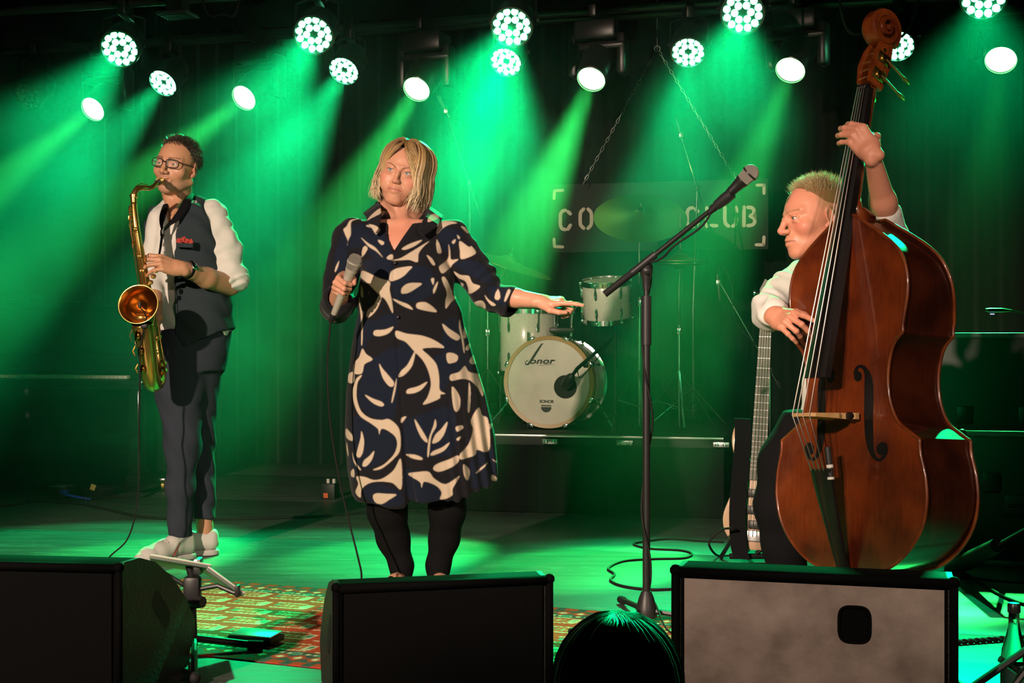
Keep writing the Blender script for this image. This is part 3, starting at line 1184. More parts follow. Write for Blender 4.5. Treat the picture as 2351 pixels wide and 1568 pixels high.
def dress_pattern():
    def A(pts):
        return [(700 + x / 3.733, 280 + y / 3.733) for x, y in pts]

    def B(pts):
        return [(700 + x / 3.135, 680 + y / 3.135) for x, y in pts]

    def T(tip, end, w, fn):
        """teardrop: pointed tip, round end"""
        t, e = np.array(tip, float), np.array(end, float)
        d = e - t
        L = np.linalg.norm(d)
        d /= L
        n = np.array((-d[1], d[0]))
        pts = [t]
        for s_ in (0.35, 0.65):
            pts.append(t + d * L * s_ + n * w * 0.5 * (0.45 + 0.75 * s_))
        for k in range(7):
            a = math.pi / 2 - math.pi * k / 6
            pts.append(e - d * w * 0.4 + n * math.sin(a) * w * 0.5 + d * math.cos(a) * w * 0.5)
        for s_ in (0.65, 0.35):
            pts.append(t + d * L * s_ - n * w * 0.5 * (0.45 + 0.75 * s_))
        return fn([tuple(p) for p in pts])
    cream = []
    for p in [
        [(520, 835), (545, 790), (600, 735), (640, 720), (640, 770), (600, 795), (560, 815)],
        [(505, 865), (550, 870), (600, 885), (632, 915), (600, 955), (585, 930), (555, 895), (510, 880)],
        [(1048, 850), (1055, 800), (1075, 770), (1110, 765), (1135, 795), (1100, 830)],
        [(335, 880), (355, 830), (380, 815), (440, 805), (380, 830), (372, 870), (375, 950), (355, 1000), (340, 1055), (350, 1010), (325, 950), (310, 905)],
        [(1120, 950), (1130, 880), (1160, 830), (1250, 830), (1295, 850), (1230, 865), (1170, 900)],
        [(1330, 880), (1370, 885), (1400, 925), (1385, 935)],
        [(465, 980), (530, 1030), (600, 1075), (672, 1165), (605, 1105), (535, 1060)],
        [(750, 1190), (820, 1170), (900, 1120), (960, 1080), (1060, 1015), (1010, 1070), (975, 1130), (970, 1205), (900, 1185), (830, 1188)],
        [(705, 1165), (730, 1140), (755, 1140), (758, 1180), (720, 1182)],
        [(830, 1085), (900, 1040), (1000, 1005), (940, 1060), (860, 1095)],
        [(1320, 1010), (1400, 1060), (1425, 1055), (1460, 1120), (1340, 1170), (1325, 1100)],
        [(1225, 1040), (1238, 1090), (1240, 1130), (1250, 1170), (1312, 1170), (1262, 1210), (1235, 1250), (1180, 1300), (1150, 1245), (1190, 1200), (1225, 1140)],
        [(1045, 1140), (1090, 1170), (1118, 1220), (1100, 1230), (1070, 1190)],
        [(735, 1365), (740, 1300), (770, 1270), (830, 1250), (925, 1243), (890, 1290), (850, 1330), (790, 1360)],
        [(835, 1470), (840, 1430), (880, 1395), (940, 1383), (1010, 1390), (960, 1430), (900, 1465), (860, 1475)],
        [(480, 1270), (560, 1300), (640, 1340), (735, 1375), (735, 1440), (755, 1550), (757, 1640), (700, 1530), (640, 1480), (560, 1400), (500, 1350), (450, 1310)],
        [(655, 1470), (650, 1530), (630, 1590), (575, 1650), (610, 1560)],
        [(478, 1395), (497, 1440), (490, 1505), (473, 1480)],
        [(1175, 1340), (1200, 1330), (1240, 1400), (1265, 1500), (1235, 1560), (1212, 1580), (1215, 1460), (1190, 1390)],
        [(1085, 1350), (1112, 1345), (1105, 1400)],
        [(1145, 1370), (1135, 1420), (1110, 1475), (1103, 1445), (1125, 1395)],
        [(235, 1270), (245, 1230), (272, 1180), (265, 1230), (245, 1275)],
        [(1270, 1275), (1330, 1305), (1400, 1315), (1420, 1350), (1440, 1380), (1500, 1405), (1450, 1450), (1400, 1465), (1395, 1420), (1370, 1360), (1310, 1330)],
        [(1740, 1435), (1762, 1450), (1725, 1530), (1708, 1530)],
        [(1540, 1480), (1575, 1520), (1635, 1565), (1600, 1572), (1555, 1520)],
        [(1450, 1540), (1520, 1530), (1545, 1590), (1480, 1620), (1430, 1575)],
    ]:
        cream.append(cr(A(p), 5, True))
    for t in [((615, 1003), (668, 1042), 34), ((475, 1152), (512, 1062), 46), ((1123, 993), (1152, 1120), 38), ((1288, 993), (1260, 1030), 26), ((1300, 955), (1318, 990), 20), ((1655, 1425), (1648, 1520), 50), ((1330, 1370), (1345, 1400), 32)]:
        cream.append(T(*t, A))
    for p in [
        [(438, 140), (450, 100), (500, 60), (540, -5), (562, -5), (530, 80), (490, 130), (455, 152)],
        [(640, 20), (700, 42), (750, 62), (782, 98), (720, 77), (660, 42)],
        [(805, 75), (815, 50), (870, 45), (920, 75), (950, 114), (880, 107), (820, 92)],
        [(1020, 0), (1085, 0), (1050, 40), (1012, 88)],
        [(375, 0), (397, 60), (409, 150), (412, 250), (410, 342), (400, 342), (398, 200), (385, 100)],
        [(493, 265), (510, 245), (580, 240), (642, 220), (610, 265), (550, 287), (505, 284)],
        [(660, 250), (740, 270), (850, 285), (940, 320), (1005, 370), (930, 370), (850, 380), (900, 430), (950, 490), (970, 580), (975, 670), (1015, 698), (980, 705), (970, 735), (860, 775), (890, 720), (912, 640), (900, 560), (860, 470), (790, 395), (730, 330), (665, 300)],
        [(797, 393), (792, 450), (772, 510), (722, 565), (680, 578), (700, 535), (745, 490)],
        [(410, 378), (440, 415), (490, 455), (430, 490), (410, 555), (345, 555), (350, 480), (385, 440)],
        [(295, 565), (345, 550), (345, 622), (295, 620)],
        [(412, 568), (380, 620), (372, 680), (377, 750), (412, 830), (480, 875), (560, 885), (620, 880), (690, 950), (697, 1090), (650, 1160), (560, 1232), (497, 1242), (580, 1200), (650, 1130), (675, 1060), (660, 1000), (600, 955), (560, 950), (545, 988), (535, 950), (480, 910), (400, 860), (355, 780), (338, 690), (350, 640), (370, 590)],
        [(540, 485), (570, 525), (620, 580), (650, 620), (640, 648), (610, 640), (570, 590), (548, 530)],
        [(668, 588), (663, 660), (642, 752), (633, 752), (650, 660)],
        [(435, 708), (500, 735), (560, 755), (580, 780), (550, 788), (490, 762)],
        [(738, 690), (750, 665), (820, 645), (887, 613), (850, 665), (800, 692), (750, 697)],
        [(990, 198), (1040, 235), (1100, 275), (1115, 300), (1090, 318), (1040, 290), (1005, 245)],
        [(1110, 165), (1122, 230), (1140, 320), (1148, 405), (1138, 395), (1122, 300), (1105, 220)],
        [(1020, 415), (1060, 408), (1100, 430), (1095, 465), (1065, 480), (1030, 478)],
        [(1050, 565), (1110, 545), (1150, 503), (1180, 545), (1270, 575), (1290, 640), (1277, 725), (1240, 660), (1190, 610), (1130, 595), (1055, 607)],
        [(1060, 653), (1095, 680), (1120, 740), (1115, 805), (1090, 827), (1070, 780)],
        [(1180, 620), (1192, 680), (1187, 822), (1173, 822), (1175, 700)],
        [(1195, 890), (1250, 803), (1275, 860), (1320, 900), (1327, 1110), (1240, 1105), (1225, 1140), (1130, 1165), (1120, 1130), (1180, 1060), (1210, 960)],
        [(1315, 925), (1352, 930), (1330, 962)],
        [(1090, 935), (1130, 925), (1142, 945), (1100, 967)],
        [(800, 878), (850, 950), (890, 1020), (885, 1042), (850, 1010), (815, 940)],
        [(945, 878), (952, 930), (918, 1000), (902, 1132), (890, 1132), (900, 1020), (930, 930)],
        [(1032, 897), (1010, 980), (970, 1035), (925, 1047), (945, 990), (985, 950)],
        [(1048, 1043), (1010, 1100), (940, 1132), (912, 1132), (930, 1105), (990, 1080)],
        [(735, 1130), (800, 1128), (850, 1148), (852, 1165), (790, 1157)],
        [(932, 1220), (960, 1195), (1040, 1165), (1107, 1138), (1107, 1185), (1050, 1225), (980, 1250), (940, 1242)],
        [(412, 968), (432, 1030), (425, 1110), (400, 1157), (373, 1145), (385, 1090), (405, 1020)],
        [(508, 1107), (490, 1170), (450, 1217), (420, 1217), (430, 1180), (470, 1145)],
        [(338, 1120), (357, 1180), (407, 1242), (393, 1242), (350, 1190)],
        [(350, 1245), (355, 1300), (325, 1302), (323, 1270)],
        [(370, 1300), (430, 1295), (500, 1315), (570, 1300), (650, 1240), (702, 1160), (705, 1372), (640, 1330), (540, 1325), (460, 1345), (410, 1390), (400, 1450), (360, 1415), (385, 1350)],
        [(495, 1430), (530, 1410), (600, 1410), (670, 1413), (620, 1450), (560, 1487), (510, 1477)],
        [(750, 1270), (830, 1250), (900, 1250), (940, 1300), (1020, 1340), (1117, 1283), (1070, 1370), (1062, 1425), (980, 1452), (990, 1400), (950, 1350), (870, 1320), (850, 1362), (835, 1320)],
        [(1145, 1200), (1187, 1250), (1177, 1317), (1150, 1280)],
        [(283, 960), (340, 1000), (340, 1042), (283, 1022)],
        [(288, 1060), (302, 1130), (297, 1162), (283, 1100)],
        [(1235, 1262), (1312, 1198), (1300, 1222), (1250, 1265)],
        [(1345, 1178), (1388, 1200), (1388, 1215)],
        [(1345, 1293), (1388, 1325), (1375, 1343), (1345, 1332)],
        [(705, 870), (740, 860), (705, 905)],
    ]:
        cream.append(cr(B(p), 5, True))
    for t in [((1145, 215), (1148, 300), 24), ((1190, 330), (1160, 388), 28), ((1205, 425), (1212, 487), 58), ((1128, 1000), (1100, 1028), 20)]:
        cream.append(T(*t, B))
    navy = []
    for p in [
        [(420, 480), (520, 430), (670, 370), (680, 600), (650, 870), (560, 880), (450, 840), (380, 720), (420, 560)],
        [(690, 330), (780, 390), (740, 490), (690, 550)], [(360, 150), (480, 180), (640, 120), (655, 230), (480, 300), (420, 380), (360, 400)],
        [(350, 870), (520, 920), (660, 1010), (670, 1080), (560, 1190), (430, 1240), (350, 1150)],
        [(800, 860), (1060, 800), (1080, 1100), (900, 1150), (730, 1130), (720, 900)], [(1000, 190), (1140, 200), (1240, 500), (1020, 540)],
        [(300, 1130), (380, 1250), (330, 1350), (310, 1250)], [(720, 1250), (850, 1270), (1000, 1440), (760, 1450)], [(420, 1400), (520, 1340), (700, 1400), (700, 1490), (500, 1490)],
        [(1230, 1110), (1380, 1100), (1380, 1330), (1180, 1360)], [(900, 480), (1000, 420), (1040, 560), (990, 680)],
    ]:
        navy.append(cr(B(p), 4, True))
    for p in [
        [(320, 900), (520, 860), (700, 1000), (740, 1150), (600, 1180), (480, 1060), (300, 1080)], [(480, 1190), (740, 1180), (740, 1350), (560, 1290)],
        [(780, 1280), (1060, 1250), (1100, 1480), (800, 1560), (760, 1460)], [(250, 1050), (330, 960), (340, 1250), (240, 1260)], [(1150, 900), (1320, 920), (1330, 1000), (1160, 1120)],
        [(1260, 1200), (1500, 1200), (1620, 1380), (1450, 1330)], [(1560, 1400), (1800, 1440), (1760, 1568), (1650, 1560)],
    ]:
        navy.append(cr(A(p), 4, True))
    x0, y0, w, h = 700, 440, 540, 740
    C = raster(cream, x0, y0, w, h)
    Nv = raster(navy, x0, y0, w, h)
    def blur(A_, k):
        for _ in range(k):
            A_ = (np.roll(A_, 1, 0) + np.roll(A_, -1, 0) + 2 * A_) / 4
            A_ = (np.roll(A_, 1, 1) + np.roll(A_, -1, 1) + 2 * A_) / 4
        return A_
    C, Nv = blur(C, 3), blur(Nv, 3)

    def sample(A_, u, v):
        fx = np.clip((u - x0) * 2 - 0.5, 0, A_.shape[1] - 1.01)
        fy = np.clip((v - y0) * 2 - 0.5, 0, A_.shape[0] - 1.01)
        i, j = fx.astype(int), fy.astype(int)
        a, b = fx - i, fy - j
        return (A_[j, i] * (1 - a) * (1 - b) + A_[j, i + 1] * a * (1 - b) + A_[j + 1, i] * (1 - a) * b + A_[j + 1, i + 1] * a * b)

    def paint(V, N):
        Yp = 4.90
        u = CX + V[:, 0] * F / Yp
        v = CY - (V[:, 2] - CAMZ) * F / Yp
        back = N[:, 1] > 0.25
        u = np.where(back, 1925 - u, u)
        c = sample(C, u, v)[:, None]
        n = sample(Nv, u, v)[:, None]
        base = np.array((.009, .009, .013)) * (1 - n) + np.array((.007, .012, .028)) * n
        return base * (1 - c) + np.array((.62, .50, .38)) * c
    return paint


def build_singer():
    Y0 = 5.0
    base = P(945, 1362, Y0)
    base.z = 0
    t = thing('person', 'blonde singer in a dark leaf print dress pointing with one arm', 'person', base)
    # ---------------- head
    hc = P(927, 400, 5.06)
    fwd = Vector((-0.115, -0.99, -0.01))
    up = Vector((0.25, -0.02, 1))
    R = axes(fwd, up)
    S = 1.02
    HW = lambda p: np.array(hc) + R @ np.array(p, float) * S
    lo = np.array(P(840, 640, 5.05)) - (0, .17, 0)
    hi = np.array(P(1050, 300, 5.05)) + (0, .16, 0)
    v = Vol(lo, hi, .0024)
    head_sdf(v, hc, R, S, male=False, mouth=0.0, brow=-0.004, nose=0.0, jaw=0.95, cheek=1.0, ex=.0305, nw=.70, smile=-.5)
    # pressed, slightly pouting mouth corners and cheeks
    v.at(hc, R, S)
    for q in (-1, 1):
        v.ell((q * .038, .066, -.055), (.020, .016, .022), None, .02)
    v.ell((0, .078, -.088), (.018, .012, .010), None, .012)
    v.at()
    nb = P(930, 512, 5.07)
    v.chain([HW((0, -.022, -.055)), HW((0, -.020, -.10)), nb], [.054, .051, .060], .02)
    for q, px in ((-1, 868), (1, 990)):
        v.cap(HW((q * .050, -.035, -.085)), P(px, 530, 5.09), .028, .028, .03)      # neck to shoulder
        v.cap(P(918 if q < 0 else 936, 512, 4.985), P(866 if q < 0 else 990, 510, 5.0), .012, .010, .022)   # collar bone
        v.cap(HW((q * .034, .01, -.085)), P(926, 512, 4.99), .010, .010, .02)
    v.ell(P(928, 595, 5.035), (.135, .112, .150), None, .03)
    body = [v]
    # ---------------- arms
    SL, EL, WL = P(808, 545, 5.03), P(772, 716, 5.03), P(762, 674, 4.80)
    SR, ER, WR = P(1038, 548, 5.03), P(1122, 676, 5.0), P(1238, 691, 4.90)
    # right hand on the microphone
    mic_a, mic_b = P(766, 722, 4.76), P(816, 596, 4.69)      # cable end, head end
    ax = (mic_b - mic_a).normalized()
    grip = mic_a + (mic_b - mic_a) * 0.50
    dist = Vector((0.10, -0.80, 0.25))
    dist = (dist - ax * dist.dot(ax)).normalized()
    dors = dist.cross(ax)      # right hand: dorsal = -(radial x distal)
    dors = -(ax.cross(dist))
    wrist = grip - dist * 0.080 + dors * 0.030 - ax * 0.006
    v2 = Vol(np.array(wrist) - (.17, .17, .15), np.array(wrist) + (.17, .27, .15), .0022)
    v2.chain([EL, wrist - (wrist - EL).normalized() * 0.03, wrist], [.042, .027, .024], .01)
    h1 = hand(v2, wrist, dist, dors, 'R', {'index': (6, 52, 78, 40), 'middle': (2, 62, 84, 45), 'ring': (-2, 68, 86, 46), 'pinky': (-6, 70, 84, 46)},
              [(.046, .050, -.030), (.046, .072, -.052), (.036, .088, -.062)], 0.93)
    body.append(v2)
    # left hand pointing
    d2 = (P(1362, 690, 4.84) - P(1238, 691, 4.90)).normalized()
    v3 = Vol(np.array(P(1110, 780, 4.92)) - (0, .12, 0), np.array(P(1390, 620, 4.92)) + (0, .12, 0), .0022)
    v3.chain([ER, ER * 0.45 + WR * 0.55, WR], [.036, .0345, .0265], .012)
    h2 = hand(v3, WR, d2, Vector((0, -0.42, 1)), 'L', {'index': (3, 2, 5, 4), 'middle': (0, 46, 76, 40), 'ring': (-2, 58, 82, 45), 'pinky': (-5, 62, 80, 45)},
              [(.046, .052, -.020), (.044, .086, -.030), (.034, .110, -.034)], 0.95)
    body.append(v3)
    # ankles and feet
    AL, AR = P(921, 1316, 5.0), P(1006, 1316, 5.0)
    v4 = Vol(np.array((AL.x - .12, 4.72, 0.0)), np.array((AR.x + .14, 5.14, 0.30)), .004)
    for a, dx in ((AL, -.03), (AR, .02)):
        v4.chain([a.lerp(P(889, 1173, 5.0) if a is AL else P(1027, 1173, 5.0), .3), a, Vector((a.x, a.y + .01, .055))], [.026, .032, .034], .01)
        v4.chain([Vector((a.x, a.y + .03, .035)), Vector((a.x + dx * .5, a.y - .06, .045)), Vector((a.x + dx, a.y - .16, .022))], [.032, .032, .022], .012)
    body.append(v4)
    v5 = Vol(np.array((SL.x - .06, 4.86, 0.05)), np.array((SR.x + .06, 5.16, SL.z + .05)), .014)
    for s_, e_, a, hx_ in ((SL, EL, AL, 905), (SR, ER, AR, 1005)):
        v5.chain([P(930, 560, 5.04), s_, s_ * .4 + e_ * .6], [.06, .040, .036], .03)
        kn = P(889, 1173, 5.0) if hx_ < 950 else P(1027, 1173, 5.0)
        v5.chain([P(940, 860, 5.02), P(hx_, 930, 5.02), kn, a], [.10, .075, .048, .026], .03)
    v5.chain([P(930, 580, 5.03), P(936, 720, 5.02), P(940, 860, 5.02)], [.09, .085, .10], .03)
    body.append(v5)
    lip, dark = (.56, .20, .15), (.10, .045, .03)
    sp = []
    EX = .0305
    for x in np.linspace(-.021, .021, 15):
        e = 1 - (x / .026) ** 2
        sp.append((HW((x, .099 - abs(x) * .45, -.0618 + .0014 * (1 - e))), (.0040, .012, .0036), lip, .42))
        sp.append((HW((x, .098 - abs(x) * .45, -.0722 + .004 * (1 - e))), (.0045, .012, .0042), lip, .42))
    for q in (-1, 1):
        sp.append((HW((q * .047, .070, -.030)), .024, (.68, .24, .17), .45))
        for a in np.linspace(0, 1, 22):
            x = .013 + .038 * a
            z = .0125 + .0100 * math.sin(min(a * 1.9, 1.75)) - .008 * max(0, a - .75)
            sp.append((HW((q * x, .099 - .020 * a * a - .004 * a, z)), (.0028, .008, .0024), (.22, .10, .055), .55))
        for a in np.linspace(0, 1, 22):
            th = math.pi * a
            x, z = EX - .0150 * math.cos(th), .0064 * math.sin(th) ** .9 - .001
            y = .0785 + math.sqrt(max(.0146 ** 2 - (x - EX) ** 2 - z * z, 1e-6))
            sp.append((HW((q * x, y, z)), .0021, (.10, .05, .035), .75))
            z = -.0064 * math.sin(th) ** .9 - .001
            sp.append((HW((q * x, y, z)), .0018, (.36, .17, .12), .55))
    for x in np.linspace(-.024, .024, 25):
        sp.append((HW((x, .0985 - abs(x) * .50, -.0668)), (.003, .014, .0013), (.20, .05, .04), .7))
    sp.append((HW((0, .115, -.034)), .012, (.68, .27, .20), .35))
    sp.append((P(925, 545, 4.94), (.06, .08, .08), (.74, .28, .19), .55))
    for hh in (h1, h2):
        for k_, pts in hh.items():
            sp.append((pts[-1], .010, (.70, .30, .24), .4))
    sculpt('body', body, 'skin', t, spots_paint((.66, .32, .21), sp))
    eyeballs('eye', hc, R, S, t, (-.12, .98, .02), (.16, .22, .22), ex=.0305)

    # ---------------- dress
    dv = Vol(np.array(P(722, 1180, 5.0)) - (0, .30, 0), np.array(P(1215, 455, 5.0)) + (0, .30, 0), .0055)
    rows = []
    for py, xa, xb, cy, ry in ((515, 838, 1012, 5.04, .075), (545, 818, 1034, 5.03, .100), (600, 826, 1034, 5.01, .128), (650, 826, 1040, 5.00, .142), (720, 820, 1060, 5.01, .138), (800, 806, 1082, 5.02, .150), (900, 794, 1113, 5.02, .176), (1000, 790, 1137, 5.02, .192), (1080, 797, 1143, 5.02, .192), (1130, 806, 1140, 5.02, .186), (1175, 822, 1128, 5.02, .178)):
        a, b = P(xa, py, 5.0), P(xb, py, 5.0)
        rows.append((a.z, (a.x + b.x) / 2, cy, (b.x - a.x) / 2, ry))
    dv.loft(rows, .01, p=2.25)
    for q, s_, e_ in ((-1, SL, EL), (1, SR, ER)):
        dv.cap(P(905 if q < 0 else 955, 508, 5.06), s_ + Vector((0, 0, -.008)), .040, .058, .03)
        dv.ell(P(895 if q < 0 else 975, 645, 4.93), (.085, .060, .075), None, .05)
    # sleeves
    dv.chain([SL, (SL + EL) / 2 + Vector((-.012, .0, 0)), EL + Vector((0, .01, .02))], [.066, .060, .056], .025)
    cuffL = EL + (wrist - EL) * 0.33
    dv.cap(EL + Vector((0, .01, .015)), cuffL, .056, .057, .015)
    mid = P(1090, 626, 5.0)
    cuffR = P(1180, 697, 4.95)
    dv.chain([SR, mid, ER + Vector((0, 0, .004))], [.070, .066, .060], .025)
    dv.cap(ER, cuffR, .058, .054, .012)
    dv.cap(cuffR + (cuffR - ER).normalized() * -.018, cuffR, .058, .057, .003)
    cutd = np.array((cuffR - ER).normalized())
    dv.fn(lambda X, Y, Z: np.where(X > P(1130, 0, 5).x, (X - cuffR.x) * cutd[0] + (Y - cuffR.y) * cutd[1] + (Z - cuffR.z) * cutd[2], -1.0), np.array(P(1120, 790, 5)) - (0, .2, 0), np.array(P(1260, 600, 5)) + (0, .2, 0), 0, '&')
    # neckline, V shaped
    va, vb, vc = P(872, 440, 4.95), P(987, 440, 4.95), P(904, 588, 4.95)
    def tri(X, Y, Z):
        d = -1e9
        pts = [(va.x, va.z), (vb.x, vb.z), (vc.x, vc.z)]
        for i in range(3):
            (x1, z1), (x2, z2) = pts[i], pts[(i + 1) % 3]
            L = math.hypot(x2 - x1, z2 - z1)
            e = ((X - x1) * (z2 - z1) - (Z - z1) * (x2 - x1)) / L
            d = np.maximum(d, -e)
        return np.maximum(d, Y - 5.08)
    dv.fn(tri, dv.lo, dv.lo + dv.n * dv.h, .0, '-')
    nk = P(930, 470, 5.06)
    dv.cap(P(930, 430, 5.06), P(930, 505, 5.06), .072, .066, .01, '-')
    # hem
    hx = [P(x, y, 5.0) for x, y in ((780, 1118), (822, 1143), (870, 1152), (935, 1158), (946, 1142), (1050, 1140), (1100, 1122), (1145, 1104), (1180, 1095))]
    def hem(X, Y, Z):
        return np.interp(X, [p.x for p in hx], [p.z for p in hx]) - Z - 0.02 * np.clip(Y - 5.0, 0, 1)
    dv.fn(lambda X, Y, Z: np.where(Z < 0.6, hem(X, Y, Z), -1.0), dv.lo, dv.lo + dv.n * dv.h, 0, '&')
    # front slit below
    dv.chain([P(926, 985, 4.84), P(936, 1080, 4.83), P(948, 1175, 4.84)], [.002, .010, .021], .004, '-')
    # placket groove and folds
    plx = [(590, 904), (700, 906), (800, 912), (960, 926), (1160, 940)]
    pz = [P(0, y, 4.9).z for y, _ in plx][::-1]
    pxx = [P(x, 0, 4.88).x for _, x in plx][::-1]
    def folds(X, Y, Z):
        xc = np.interp(Z, pz, pxx)
        fr = np.clip((5.0 - Y) / .05, 0, 1)
        g = .0045 * np.exp(-((X - xc) / .0042) ** 2) * fr * (Z < pz[-1])
        low = np.clip((.92 - Z) / .45, 0, 1)
        right = np.clip((X - P(1020, 0, 5).x) / .05, 0, 1)
        g = g + .0055 * low * right * np.sin((X + .15 * (Z - .4)) * 165) * fr
        g = g + .004 * low * np.sin(X * 52 + 1.3 + Z * 2) * fr
        g = g + .0035 * np.sin(X * 45 - Z * 38 + 2.0) * np.clip((Z - .95) / .15, 0, 1)
        return g
    dv.shift(folds)
    # sleeve creases: rings along the lower arm
    def crease(X, Y, Z):
        m = np.clip((X - P(1085, 0, 5).x) / .03, 0, 1) * np.clip((Z - .98) / .04, 0, 1)
        m2 = np.clip((P(830, 0, 5).x - X) / .02, 0, 1) * np.clip((Z - .98) / .04, 0, 1)
        w_ = (X * 0.9 - Z * 0.9) * 95 + 1.5 * np.sin(Z * 40) + 1.2 * np.sin(Y * 35 + X * 22)
        return .0032 * m * np.sin(w_) + .0025 * m2 * np.sin(Z * 62 + X * 40 + 1.5 * np.sin(Y * 45))
    dv.shift(crease)
    # hollow cuffs
    dr = (cuffL - EL).normalized()
    dv.cap(cuffL + dr * .03, cuffL + dr * -.014, .040, .036, .003, '-')
    dr = (cuffR - ER).normalized()
    dv.cap(cuffR + dr * .04, cuffR + dr * -.012, .046, .044, .003, '-')
    paint = dress_pattern()
    sculpt('dress', [dv], 'cloth', t, paint, 1, 1)
    # collar lapels
    cm = Vol(np.array(P(825, 560, 4.95)) - (0, .16, 0), np.array(P(1015, 455, 4.95)) + (0, .22, 0), .0030)
    for pts, th in (([P(868, 466, 5.075), P(872, 474, 5.01), P(874, 492, 4.95), P(868, 522, 4.905)], None), ([P(984, 472, 5.09), P(982, 482, 5.02), P(976, 500, 4.95), P(962, 528, 4.90)], None)):
        q = -1 if pts[0].x < P(930, 0, 5).x else 1
        out = [p + Vector((q * (.052 - .004 * i), -.004, -.040 + .006 * i)) for i, p in enumerate(pts)]
        out[-1] = pts[-1] + Vector((-.012 if q < 0 else .018, .004, -.018))
        for i in range(len(pts) - 1):
            for k in range(15):
                a = k / 14
                cm.cap(pts[i].lerp(out[i], a), pts[i + 1].lerp(out[i + 1], a), .0038, .0038, .005)
    cm.chain([P(868, 466, 5.075), P(890, 462, 5.125), P(930, 460, 5.14), P(970, 465, 5.13), P(984, 472, 5.09)], [.010, .012, .012, .012, .010], .006)
    sculpt('collar', [cm], 'cloth', t, paint, 1, 1)
    for py in (603, 655, 727, 862):
        q = P(np.interp(py, [590, 960], [905, 926]), py, 4.862)
        MB().lathe([(.001, .002), (.0045, .003), (.0055, .0015), (.0055, -.003), (.001, -.003)], q, (0, -1, 0), 12, cap=False).build('button', 'button', t)
    # ---------------- leggings
    lv = Vol(np.array(P(825, 1345, 5.0)) - (0, .14, 0), np.array(P(1095, 1080, 5.0)) + (0, .14, 0), .005)
    lv.chain([P(893, 1090, 5.0), P(889, 1173, 5.0), P(903, 1236, 5.02), P(922, 1298, 5.01), P(922, 1322, 5.0)], [.074, .069, .057, .040, .037], .03)
    lv.chain([P(1022, 1090, 5.0), P(1027, 1173, 5.0), P(1020, 1236, 5.02), P(1006, 1298, 5.01), P(1006, 1318, 5.0)], [.074, .064, .053, .041, .038], .03)
    sculpt('leggings', [lv], 'black_cloth', t, None, 1)
    for a, dx in ((AL, -.03), (AR, .02)):
        sv = Vol((a.x - .10, a.y - .26, 0.0), (a.x + .10, a.y + .10, .10), .004)
        sv.chain([Vector((a.x, a.y + .035, .032)), Vector((a.x + dx * .5, a.y - .07, .032)), Vector((a.x + dx, a.y - .17, .024))], [.040, .040, .030], .015)
        sv.fn(lambda X, Y, Z: .003 - Z, sv.lo, sv.lo + sv.n * sv.h, 0, '&')
        sv.ell((a.x, a.y - .03, .085), (.030, .075, .035), None, .01, '-')
        sculpt('shoe', [sv], 'black_cloth', t, None, 1)

    # ---------------- hair
    rnd = random.Random(11)
    cap = Vol(np.array(hc) - (.17, .17, .18), np.array(hc) + (.17, .17, .17), .004)
    cap.at(hc, R, S)
    cap.ell((0, -.020, .040), (.086, .102, .088), None, 0)
    cap.ell((0, -.050, -.035), (.080, .062, .075), None, .03)
    cap.ell((0, .090, -.016), (.062, .085, .102), None, .010, '-')
    cap.at()
    root_c, mid_c, tip_c = np.array((.16, .085, .032)), np.array((.52, .33, .14)), np.array((.85, .68, .42))
    sculpt('hair_underlayer', [cap], 'hair', t, lambda V, N: np.tile(np.array((.20, .12, .05), np.float32), (len(V), 1)), 1)
    curves, radii, cols = [], [], []
    ce = np.array((0, -.014, .034))

    def lock_col(n, c0, dark=0.0):
        cc = []
        for k in range(n):
            a = k / (n - 1)
            c = root_c + (mid_c - root_c) * (a / .35) if a < .35 else mid_c + (tip_c - mid_c) * ((a - .35) / .65)
            cc.append(np.clip(c * (1 + c0), 0, 1))
        return cc
    for i in range(1500):
        side = -1 if rnd.random() < .44 else 1
        th = math.radians(rnd.uniform(52 if side < 0 else 34, 180))      # from the front round to the back
        tpart = rnd.random()
        p0 = np.array((-.008 + rnd.uniform(-.003, .003), .074 - .115 * tpart ** 0.8 * (0.35 + 0.65 * th / math.pi), .119 - .022 * (1 - tpart) ** 2))
        vol = .012 if side > 0 else .0
        rx, ry, rz = .088 + vol, .106 + vol * .6, .096 + vol * .4
        lay = rnd.uniform(-.010, .010) + .006 * math.sin(th * 9 + side)
        out = np.array((side * math.sin(th), math.cos(th), 0))
        pts = [p0]
        nphi = 12
        for k in range(1, nphi + 1):
            ph = math.radians(18 + (100 - 18) * k / nphi)
            tgt = ce + np.array((out[0] * (rx + lay) * math.sin(ph), out[1] * (ry + lay) * math.sin(ph), (rz + lay * .6) * math.cos(ph)))
            w = min(1.0, k / 5.8)
            w = w * w * (3 - 2 * w)
            pts.append(p0 * (1 - w) + tgt * w + np.array((0, 0, .012 * math.sin(math.pi * w))))
        zend = rnd.uniform(-.130, -.090) + (.014 if side < 0 else -.002)
        if rnd.random() < .15:
            zend += rnd.uniform(.02, .05)
        zs = pts[-1][2]
        wav, ph0 = rnd.uniform(.003, .010), 3.0 * math.sin(th * 6) + rnd.uniform(-.6, .6)
        nn = 9
        b = pts[-1]
        fl = rnd.uniform(-.012, .012) - .004
        curl = rnd.uniform(-.004, .012)
        for k in range(1, nn + 1):
            a = k / nn
            pos = b + np.array((out[0] * (.010 * math.sin(a * 2.8) + fl * a), out[1] * (.008 * math.sin(a * 2.8) + fl * a * .6), (zend - zs) * a))
            tw = wav * min(1, a * 1.4)
            pos = pos + np.array((math.cos(th) * side, -math.sin(th), 0)) * (tw * math.sin(a * 6.5 + ph0)) + out * (tw * .6 * math.cos(a * 5.5 + ph0) + curl * max(0, a - .7) * 2)
            pts.append(pos)
        curves.append([HW(q) for q in pts])
        radii.append(rnd.uniform(.0010, .0024))
